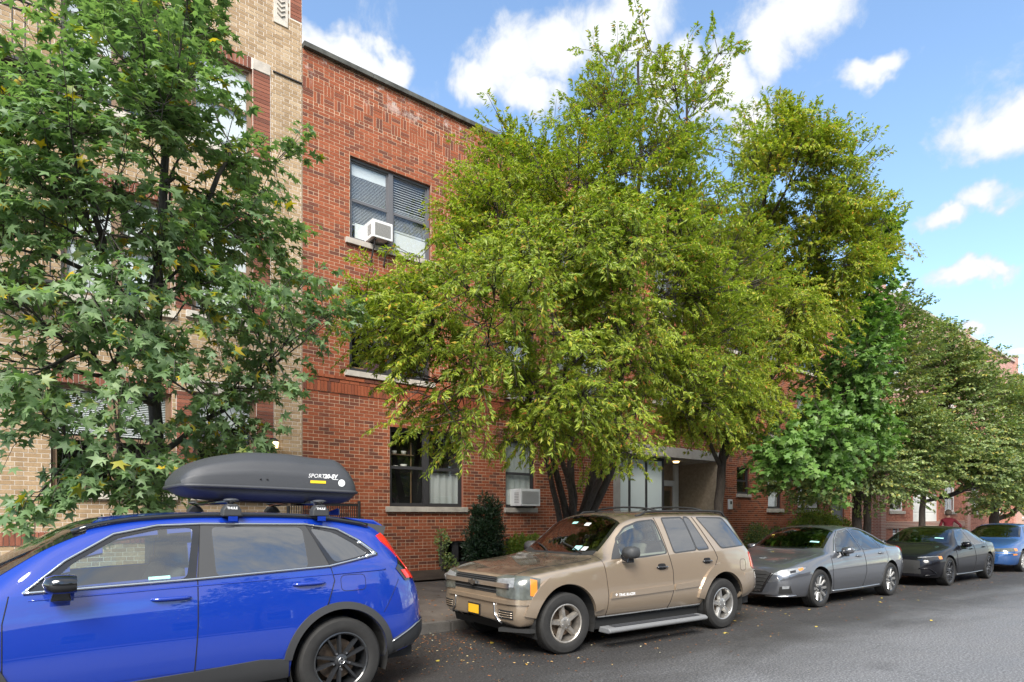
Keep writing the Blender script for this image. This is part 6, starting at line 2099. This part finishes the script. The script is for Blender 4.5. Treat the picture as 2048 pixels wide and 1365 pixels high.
c.patch('plate_face', [(-.112, .428), (.112, .428), (.112, .53), (-.112, .53)], FRONT, M['plate_yellow'], pl, off=.022, step=.05, thick=.002)
# tail lamp, flap, bumper end
c.patch('tail_light', [(4.43, -.8, 1.06), (4.52, -.8, 1.05), (4.62, -.8, .82), (4.55, -.8, .80), (4.45, -.8, .84)], (.5, -1, 0), M['lamp_red'], off=.008, step=.03, thick=.01)
c.seam('fuel_flap', round_poly([(4.18, .80), (4.32, .80), (4.32, .96), (4.18, .96)], 2), SIDE, closed=True, w=.0025)
c.patch('rear_bumper', [(4.20, .40), (4.62, .44), (4.72, .62), (4.68, .76), (4.26, .76)], SIDE, P, off=.014, step=.05, thick=.03)
c.patch('rear_window', [(-.52, 1.14), (.52, 1.14), (.46, 1.48), (-.46, 1.48)], REAR, M['gloss_black'], off=.004, step=.07, thick=.004)
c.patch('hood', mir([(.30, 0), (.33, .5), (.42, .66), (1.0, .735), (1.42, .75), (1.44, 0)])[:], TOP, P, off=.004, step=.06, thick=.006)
c.seam('hood_seam', [(.36, -.655), (1.0, -.74), (1.43, -.755)], TOP)
windscreen(c, [(1.44, 0), (1.47, .4), (1.59, .69), (2.03, .625), (2.11, .3), (2.13, 0)], border=.035)
for (x0, y0, x1, y1) in ((1.46, -.55, 1.60, -.05), (1.44, .10, 1.60, .50)):
    a = c.cast((x0, y0, 1.2), TOP, .02)[0]; b = c.cast((x1, y1, 1.3), TOP, .02)[0]
    MB().tube([a, a.lerp(b, .5) + Vector((0, 0, .012)), b], .009, 5).build('wiper', M['car_black'], c.t)
c.patch('cowl', mir([(1.40, 0), (1.41, .5), (1.50, .70), (1.58, .68), (1.46, .4), (1.445, 0)]), TOP, M['car_black'], off=.0065, step=.06, thick=.004)
for (pts, m_) in (([(1.52, -.30), (1.53, -.42), (1.60, -.42), (1.59, -.30)], 'sticker_green'), ([(1.53, -.45), (1.54, -.53), (1.60, -.53), (1.59, -.45)], 'sticker_white'), ([(1.90, -.10), (1.90, -.2), (1.95, -.2), (1.95, -.1)], 'sticker_white'), ([(1.93, .18), (1.93, .08), (1.97, .08), (1.97, .18)], 'sticker_green')):
    c.patch('screen_sticker', pts, TOP, M[m_], off=.006, step=.05, thick=0)
for sg in (-1, 1):
    L = [c.cast((x, sg * .60, 1.6), TOP, .045 if .08 < (x - 2.35) / 1.95 < .92 else .006)[0] for x in np.linspace(2.35, 4.30, 24)]
    MB().tube(L, .016, 6).build('roof_rail', M['car_black'], c.t, smooth=True)
for x in (2.75, 3.7):
    L = [c.cast((x, y, 1.6), TOP, .05)[0] for y in np.linspace(-.58, .58, 9)]
    MB().tube(L, .014, 6).build('roof_crossbar', M['car_black'], c.t, smooth=True)
mirror_part(c, 1.86, 1.135, .885, M['cladding'], w=.20, h=.15, d=.11)
mirror_part(c, 1.86, 1.135, .90, M['cladding'], sg=1, w=.23, h=.165, d=.12)
c.patch('mirror_sail', [(1.66, 1.055), (1.80, 1.06), (1.86, 1.28)], SIDE, M['cladding'], off=.007, step=.05, thick=.01)
cabin(c, 2.28, 3.20, 'seat_tan', 1.72, 1.12, .62, .60, 'cabin_tan')
for sg in (-1, 1):
    wheel(c, .93, sg, 'five', .352, .235, .222, 'alloy_dirty', steer=rad(-3))
    wheel(c, 3.79, sg, 'five', .352, .235, .222, 'alloy_silver')

# ================================================================== sedans
def sedan(name, label, loc, yaw, L, W, H, axles, R, archr, pm, wins_gm='glass_clear', group=None):
    fx, fw, fz = L / 4.9, W / .925, H / 1.44
    raw = dict(zt=[(0, .50), (.03, .62), (.08, .70), (.2, .765), (.5, .85), (.9, .92), (1.2, .965), (1.32, 1.01), (1.6, 1.16), (1.95, 1.33), (2.2, 1.40), (2.6, 1.435), (3.0, 1.428), (3.4, 1.37), (3.8, 1.26), (4.15, 1.135), (4.35, 1.075), (4.6, 1.05), (4.76, 1.01), (4.83, .90), (4.88, .72), (4.9, .60)],
               ze=[(0, .47), (.03, .59), (.08, .665), (.2, .73), (.5, .815), (.9, .89), (1.25, .945), (1.4, .985), (1.65, 1.12), (1.95, 1.27), (2.2, 1.345), (2.6, 1.385), (3.0, 1.378), (3.4, 1.315), (3.8, 1.205), (4.15, 1.085), (4.35, 1.035), (4.6, 1.01), (4.76, .97), (4.83, .86), (4.9, .57)],
               zb=[(0, .45), (.03, .56), (.08, .62), (.2, .68), (.5, .75), (.9, .835), (1.3, .895), (2, .925), (3, .955), (3.8, .985), (4.3, .985), (4.6, .96), (4.76, .91), (4.83, .80), (4.9, .54)],
               we=[(0, .40), (.1, .60), (.3, .67), (.9, .735), (1.3, .745), (1.65, .69), (2.2, .60), (3.0, .585), (3.5, .57), (4.0, .58), (4.35, .62), (4.7, .62), (4.9, .45)],
               wb=[(0, .45), (.1, .66), (.3, .78), (.7, .84), (1.2, .86), (2, .868), (3.5, .862), (4.2, .83), (4.6, .77), (4.8, .68), (4.9, .48)],
               wm=[(0, .5), (.06, .66), (.2, .80), (.45, .885), (.8, .915), (2, .925), (3.5, .925), (4.2, .90), (4.6, .83), (4.8, .72), (4.9, .5)],
               zm=[(0, .48), (.4, .60), (2, .62), (4.4, .66), (4.9, .52)], zs=[(0, .25), (.2, .21), (1, .20), (4, .20), (4.6, .26), (4.9, .36)])
    keys = {}
    for k, v in raw.items():
        sc = fz if k in ('zt', 'ze', 'zb', 'zm', 'zs') else fw
        keys[k] = [(x * fx, y * sc) for x, y in v]
    SW = lambda pl: [(x * fx, z * fz) for x, z in pl]
    G = [SW([(1.70, .955), (1.92, 1.16), (2.20, 1.295), (2.56, 1.348), (2.62, .965)]), SW([(2.71, .968), (2.66, 1.348), (3.0, 1.342), (3.38, 1.275), (3.47, .985)]),
         SW([(3.54, .99), (3.46, 1.25), (3.62, 1.205), (3.90, 1.06)])]
    car = Car(name, label, loc, yaw, 1.0, keys, M[pm], axles, R, archr, [(1, grow(g, .008)) for g in G],
              [(x * fx, y * fw) for x, y in [(1.36, 0), (1.40, .4), (1.52, .65), (2.06, .56), (2.12, .3), (2.14, 0)]], group)
    car.SW = SW; car.fx, car.fw, car.fz = fx, fw, fz
    for i, g in enumerate(G):
        pr = round_poly(g, 2)
        for n in (SIDE, FAR):
            car.patch('window_surround', grow(pr, .032), n, M['gloss_black'], off=.004, step=.08, thick=.004, hole=pr)
            car.patch('side_window', grow(pr, .006), n, M[wins_gm], off=.002, step=.09, thick=0)
    half = [(x * fx, y * fw) for x, y in [(1.30, 0), (1.34, .4), (1.48, .69), (2.08, .575), (2.15, .3), (2.17, 0)]]
    windscreen(car, half, border=.04)
    rear = [(x * fx, y * fw) for x, y in [(3.45, 0), (3.47, .35), (3.5, .52), (4.0, .54), (4.12, .3), (4.14, 0)]]
    car.patch('rear_screen', mir(rear), TOP, M['gloss_black'], off=.003, step=.08, thick=.003)
    fdp = SW([(1.42, .90), (1.40, .60), (1.46, .30), (2.60, .28), (2.70, .55), (2.68, .955)])
    rdp = SW([(2.69, .955), (2.71, .55), (2.61, .28), (3.32, .30), (3.40, .45), (3.50, .60), (3.70, .78), (3.66, .97)])
    fd = car.patch('front_door', fdp, SIDE, M[pm], off=.003, step=.06, thick=.008)
    rd = car.patch('rear_door', rdp, SIDE, M[pm], off=.003, step=.06, thick=.008)
    car.seam('door_seam', fdp[:3], SIDE, w=.004); car.seam('door_seam', rdp[:3], SIDE, w=.004, off=.004); car.seam('door_seam', rdp[4:], SIDE, w=.004)
    car.doors = (fd, rd)
    (hx, hz), (kx, kz) = SW([(2.45, .86)])[0], SW([(3.40, .885)])[0]
    handle(car, fd, hx - .1, hx + .1, hz, M[pm]); handle(car, rd, kx - .1, kx + .1, kz, M[pm])
    mirror_part(car, 1.84 * fx, .985 * fz, .865 * fw, M[pm], w=.2, h=.125, d=.11)
    mirror_part(car, 1.84 * fx, .985 * fz, .865 * fw, M[pm], sg=1, w=.2, h=.125, d=.11)
    cabin(car, 2.25 * fx, 3.15 * fx, 'seat_grey', 1.62 * fx, .95 * fz, .40, .60)
    car.patch('hood', mir([(x * fx, y * fw) for x, y in [(.16, 0), (.20, .4), (.36, .60), (.9, .72), (1.24, .735), (1.27, 0)]]), TOP, M[pm], off=.003, step=.07, thick=.006)
    return car

ALT = sedan('sedan_car', 'grey metallic sedan with two tone spoked wheels', (10.19, 6.19, 0), -rad(2.0), 4.80, .925, 1.44, (.97, 3.76), .335, .382, 'paint_grey')
c = ALT
c.trim('window_trim', c.SW([(1.60, .945), (1.88, 1.17), (2.18, 1.325), (2.6, 1.375), (3.0, 1.37), (3.42, 1.30), (3.70, 1.20), (3.97, 1.045)]), SIDE, M['chrome_satin'], .008, .007)
c.trim('sill_trim', c.SW([(1.45, .265), (2.4, .255), (3.35, .265)]), SIDE, M['chrome_satin'], .010, .008)
gr = c.patch('front_grille', [(-.40, .66), (-.52, .62), (-.34, .30), (.34, .30), (.52, .62), (.40, .66)], FRONT, M['car_black'], off=.006, step=.05, thick=.01)
for z in (.36, .42, .48, .54, .60):
    c.trim('grille_slat', [(-.36 - (z - .3) * .35, z), (.36 + (z - .3) * .35, z)], FRONT, M['car_black'], .007, .008)
for sg in (-1, 1):
    c.trim('grille_surround', [(sg * .54, .64), (sg * .36, .31), (0, .29)], FRONT, M['gloss_black'], .022, .008)
    hd = c.patch('headlight', [(.06, sg * .50, .60), (.14, sg * .62, .675), (.42, sg * .86, .735), (.50, sg * .9, .72), (.36, sg * .86, .655), (.16, sg * .70, .585)], (-1, sg * .9, .1), M['lamp_clear'], off=.007, step=.03, thick=.01)
    c.patch('headlight_lens', [(.13, sg * .60, .635), (.20, sg * .70, .655), (.20, sg * .70, .61), (.13, sg * .62, .60)], (-1, sg * .9, .1), M['gloss_black'], hd, off=.011, step=.03, thick=.003)
    c.patch('headlight_lens', [(.23, sg * .74, .665), (.31, sg * .80, .685), (.31, sg * .80, .645), (.23, sg * .74, .625)], (-1, sg * .9, .1), M['gloss_black'], hd, off=.011, step=.03, thick=.003)
    c.patch('turn_signal', [(.34, sg * .84, .70), (.44, sg * .88, .725), (.44, sg * .88, .69), (.36, sg * .85, .665)], (-1, sg * 1.2, .1), M['lamp_amber'], hd, off=.011, step=.03, thick=.003)
    c.patch('fog_light_pocket', [(.10, sg * .62, .40), (.20, sg * .76, .42), (.24, sg * .79, .29), (.10, sg * .60, .28)], (-1, sg * .9, 0), M['car_black'], off=.005, step=.03, thick=.006)
    c.patch('fog_light', [(.12, sg * .66, .41), (.19, sg * .75, .42), (.18, sg * .75, .375), (.12, sg * .66, .365)], (-1, sg * .9, 0), M['lamp_clear'], off=.011, step=.03, thick=.006)
c.trim('bumper_lip', [(.05, -.40, .235), (.14, -.66, .235), (.30, -.82, .25)], (-1, -.8, 0), M['chrome_satin'], .012, .006)
c.patch('licence_plate', [(-.15, .40), (.15, .40), (.15, .53), (-.15, .53)], FRONT, M['plate_yellow'], off=.02, step=.06, thick=.02)
c.patch('tail_light', [(4.30, -.8, .99), (4.62, -.75, .96), (4.70, -.75, .86), (4.52, -.8, .87)], (.4, -1, .1), M['lamp_red_bright'], off=.008, step=.03, thick=.01)
c.patch('screen_sticker', [(1.56 * c.fx, -.40), (1.58 * c.fx, -.56), (1.62 * c.fx, -.56), (1.60 * c.fx, -.40)], TOP, M['sticker_green'], off=.006, step=.05, thick=0)
for sg in (-1, 1):
    for ax in c.axles: wheel(c, ax, sg, 'multi', .335, .225, .238, 'alloy_silver')

CIV = sedan('sedan_car', 'glossy black sedan with dark wheels behind the grey one', (16.08, 5.93, 0), -rad(1.2), 4.62, .90, 1.37, (.90, 3.61), .33, .372, 'paint_black')
c = CIV
c.patch('front_grille', [(-.55, .60), (-.58, .30), (.58, .30), (.55, .60), (0, .62)], FRONT, M['car_black'], off=.005, step=.06, thick=.006)
c.trim('sill_trim', c.SW([(1.45, .255), (2.4, .245), (3.35, .255)]), SIDE, M['chrome_satin'], .009, .008)
for sg in (-1, 1):
    hd = c.patch('headlight', [(.05, sg * .48, .60), (.08, sg * .52, .665), (.40, sg * .85, .70), (.46, sg * .88, .63), (.16, sg * .70, .59)], (-1, sg * .9, .1), M['gloss_black'], off=.007, step=.03, thick=.01)
    c.trim('running_light', [(.08, sg * .50, .66), (.2, sg * .72, .68), (.36, sg * .84, .695)], (-1, sg * .9, .1), M['lamp_clear'], .010, .012, hd)
    c.patch('turn_signal', [(.36, sg * .84, .69), (.46, sg * .88, .70), (.46, sg * .88, .635), (.37, sg * .84, .63)], (-1, sg * 1.2, .1), M['lamp_amber'], hd, off=.011, step=.03, thick=.003)
    c.trim('bumper_crease', [(.06, sg * .5, .42), (.14, sg * .68, .43), (.28, sg * .82, .30), (.1, sg * .6, .26)], (-1, sg * .9, 0), M['paint_black'], .012, .006)
c.patch('screen_sticker', [(1.56 * c.fx, -.36), (1.58 * c.fx, -.54), (1.62 * c.fx, -.54), (1.60 * c.fx, -.36)], TOP, M['sticker_green'], off=.006, step=.05, thick=0)
for sg in (-1, 1):
    for ax in c.axles: wheel(c, ax, sg, 'ysp', .33, .225, .242, 'alloy_dark')

NAV = sedan('sedan_car', 'older blue car at the right edge behind the black sedan', (22.0, 5.84, 0), -rad(.6), 4.45, .88, 1.40, (.86, 3.44), .315, .355, 'paint_navy')
c = NAV
c.patch('front_grille', [(-.34, .36), (-.36, .28), (.36, .28), (.34, .36)], FRONT, M['car_black'], off=.005, step=.06, thick=.006)
for sg in (-1, 1):
    hd = c.patch('headlight', [(.04, sg * .34, .60), (.05, sg * .38, .68), (.28, sg * .78, .70), (.30, sg * .80, .61), (.1, sg * .6, .585)], (-1, sg * .6, .1), M['lamp_haze'], off=.007, step=.03, thick=.01)
    c.patch('turn_signal', [(.28, sg * .79, .69), (.38, sg * .84, .69), (.38, sg * .84, .62), (.29, sg * .79, .61)], (-1, sg * 1.2, .1), M['lamp_amber'], hd, off=.009, step=.03, thick=.003)
    c.patch('side_marker', [(.22, sg * .76, .53), (.36, sg * .83, .54), (.36, sg * .83, .50), (.22, sg * .76, .495)], (-1, sg * 1.2, 0), M['lamp_amber'], off=.007, step=.03, thick=.003)
c.trim('bumper_strip', [(.06, -.3, .545), (.1, -.6, .545), (.34, -.8, .55)], (-1, -.6, 0), M['chrome_satin'], .010, .004)
for sg in (-1, 1):
    for ax in c.axles: wheel(c, ax, sg, 'cover', .315, .2, .20, 'alloy_silver')
# ------------------------------------------------------------------ person in a dark red sweater by the far pavement
simple('sweater_maroon', (.16, .012, .022), .9, bump=.4, bscale=90)
simple('skin', (.42, .25, .18), .6)
simple('trousers', (.03, .032, .04), .85)
simple('hair_grey', (.23, .17, .125), .8, bump=.9, bscale=60)
simple('shoe', (.03, .028, .026), .6)
def person():
    t = thing('person', 'person in a dark red sweater with one hand on the hip, seen from behind', 'person', (26.9, 8.05, .17), rad(-74))
    t.scale = (1.06, 1.06, 1.06)
    # one continuous body grown from a skeleton (local: x to the person's left, y forward)
    J = [((0, 0, .80), .15), ((0, .0, .95), .135), ((0, -.01, 1.12), .15), ((0, .01, 1.24), .13), ((0, .03, 1.31), .055), ((0, .05, 1.37), .055), ((0, .06, 1.45), .085), ((0, .06, 1.51), .085),
         ((.17, .0, 1.23), .062), ((.37, -.05, 1.02), .05), ((.21, .03, .90), .04), ((.15, .09, .88), .035),
         ((-.17, 0, 1.23), .062), ((-.25, -.02, .98), .05), ((-.24, .06, .76), .038), ((-.24, .08, .68), .035),
         ((.10, 0, .70), .10), ((.11, .02, .40), .07), ((.11, -.02, .08), .05), ((.12, .10, .04), .04),
         ((-.10, 0, .70), .10), ((-.11, .02, .40), .07), ((-.11, -.02, .08), .05), ((-.12, .10, .04), .04)]
    E = [(0, 1), (1, 2), (2, 3), (3, 4), (4, 5), (5, 6), (6, 7), (3, 8), (8, 9), (9, 10), (10, 11), (3, 12), (12, 13), (13, 14), (14, 15), (0, 16), (16, 17), (17, 18), (18, 19), (0, 20), (20, 21), (21, 22), (22, 23)]
    me = bpy.data.meshes.new('body')
    me.from_pydata([j[0] for j in J], E, [])
    ob = link('body', me, t)
    sk = ob.modifiers.new('skin', 'SKIN')
    sk.use_smooth_shade = True
    sv = me.skin_vertices[0].data
    for v, (_, r) in zip(sv, J): v.radius = (r, r * .85)
    sv[0].use_root = True
    ob.modifiers.new('sub', 'SUBSURF').levels = 2
    dg = bpy.context.evaluated_depsgraph_get(); dg.update()
    ev = bpy.data.meshes.new_from_object(ob.evaluated_get(dg))
    bpy.data.objects.remove(ob)
    for m in ('sweater_maroon', 'skin', 'trousers', 'shoe'): ev.materials.append(M[m])
    for p in ev.polygons:
        x, y, z = p.center
        i = 0
        if z > 1.315: i = 1
        elif z < .07: i = 3
        elif abs(x) > .13 and ((x > .12 and y > .045 and .82 < z < .95) or (x < -.18 and z < .74)): i = 1
        elif z < .80 and abs(x) < .21: i = 2
        p.material_index = i
        p.use_smooth = True
    link('body', ev, t)
    h = MB().ball((0, .045, 1.485), (.105, .112, .105), 18, 12)
    rs = random.Random(3)
    h.v = [(x * (1 + rs.uniform(-.07, .09)), y, z + rs.uniform(-.008, .01)) if True else (x, y, z) for x, y, z in h.v]
    h.build('hair', M['hair_grey'], t, smooth=True)
    for sx in (.15, -.24):
        fx = MB()
        by, bz = (.10, .875) if sx > 0 else (.085, .66)
        for k in range(4):
            o = (k - 1.5) * .018
            d = (-.05, .03, -.01) if sx > 0 else (0, .015, -.07)
            L = (.9, 1.05, 1.0, .8)[k]
            fx.tube([(sx + (0 if sx > 0 else o * .3), by, bz + (o if sx > 0 else 0)), (sx + d[0] * .5 * L, by + d[1] * .8 * L + (0 if sx > 0 else o), bz + d[2] * .5 * L + (o if sx > 0 else 0)), (sx + d[0] * L, by + d[1] * .6 * L + (0 if sx > 0 else o), bz + d[2] * L + (o if sx > 0 else 0))], [.0095, .009, .007], 6)
        fx.tube([(sx, by - .01, bz + .02), (sx + .01, by + .03, bz + .04), (sx - .01, by + .05, bz + .045)], [.011, .010, .008], 6)
        fx.build('fingers', M['skin'], t, smooth=True)
person()

# ------------------------------------------------------------------ fallen leaves and litter
leaf_mat('litter_brown', [(0, (.10, .04, .018)), (.4, (.20, .075, .028)), (.75, (.32, .13, .045)), (.93, (.40, .28, .12)), (1, (.5, .48, .36))], trans=.05, rough=.8)
leaf_mat('litter_yellow', [(0, (.50, .36, .05)), (.5, (.58, .46, .10)), (1, (.45, .26, .05))], trans=.1, rough=.7)
def litter(name, label, n, seed, mat, size, yfun, xr, shape='ovate', zoff=.006):
    rs = np.random.RandomState(seed)
    x = xr[0] + (xr[1] - xr[0]) * rs.rand(n) ** 1.3
    y = yfun(rs, n)
    z = np.where(y > KY + .16, 0.13 + (y - KY - .16) * .27 / 3.42, np.where(y > KY, .13, 0.0)) + zoff
    a = rs.rand(n) * 6.283
    A = np.stack([np.cos(a), np.sin(a), rs.normal(0, .10, n)], 1)
    N = np.stack([rs.normal(0, .18, n), rs.normal(0, .18, n), np.ones(n)], 1)
    me = leaves_mesh(name, np.stack([x, y, z], 1), A, N, size * (.5 + .9 * rs.rand(n)), shape, mat)
    return tag(link(name, me), label, 'litter', kind='stuff')
litter('leaf_litter', 'brown and pale fallen leaf litter along the gutter', 9000, 51, M['litter_brown'], .026, lambda r, n: 7.42 - np.abs(r.normal(0, 1.15, n)), (1.0, 30))
litter('leaf_litter', 'brown fallen leaves strewn over the pavement', 2200, 52, M['litter_brown'], .04, lambda r, n: 7.6 + 2.7 * r.rand(n), (-1.5, 30))
litter('leaf_litter', 'scattered yellow fallen leaves on the asphalt', 34, 53, M['litter_yellow'], .06, lambda r, n: 6.6 - np.abs(r.normal(0, 1.7, n)), (2.0, 26))
# three star leaves blown onto the grey sedan and one on the road, each a thing
def star_leaf(label, p, ang, s):
    me = leaves_mesh('fallen_leaf', np.zeros((1, 3)), np.array([[math.cos(ang), math.sin(ang), .05]]), np.array([[.05, .05, 1.0]]), np.array([s]), 'gum', M['litter_yellow'])
    return tag(link('fallen_leaf', me, None, p), label, 'leaf', 'yellow star shaped fallen leaves')
def on_car(car, x, y, off=.012):
    bpy.context.view_layer.update()
    return car.t.matrix_world @ car.cast((x, y, 1.2), TOP, off)[0]
star_leaf('yellow star leaf lying on the grey sedan hood below the windscreen', on_car(ALT, 1.02, .05), .4, .15)
star_leaf('yellow star leaf stuck high on the grey sedan windscreen', on_car(ALT, 1.75, .45), 2.0, .13)
star_leaf('pale yellow star leaf on the asphalt behind the champagne suv wheel', (7.65, 4.9, .012), 1.0, .12)
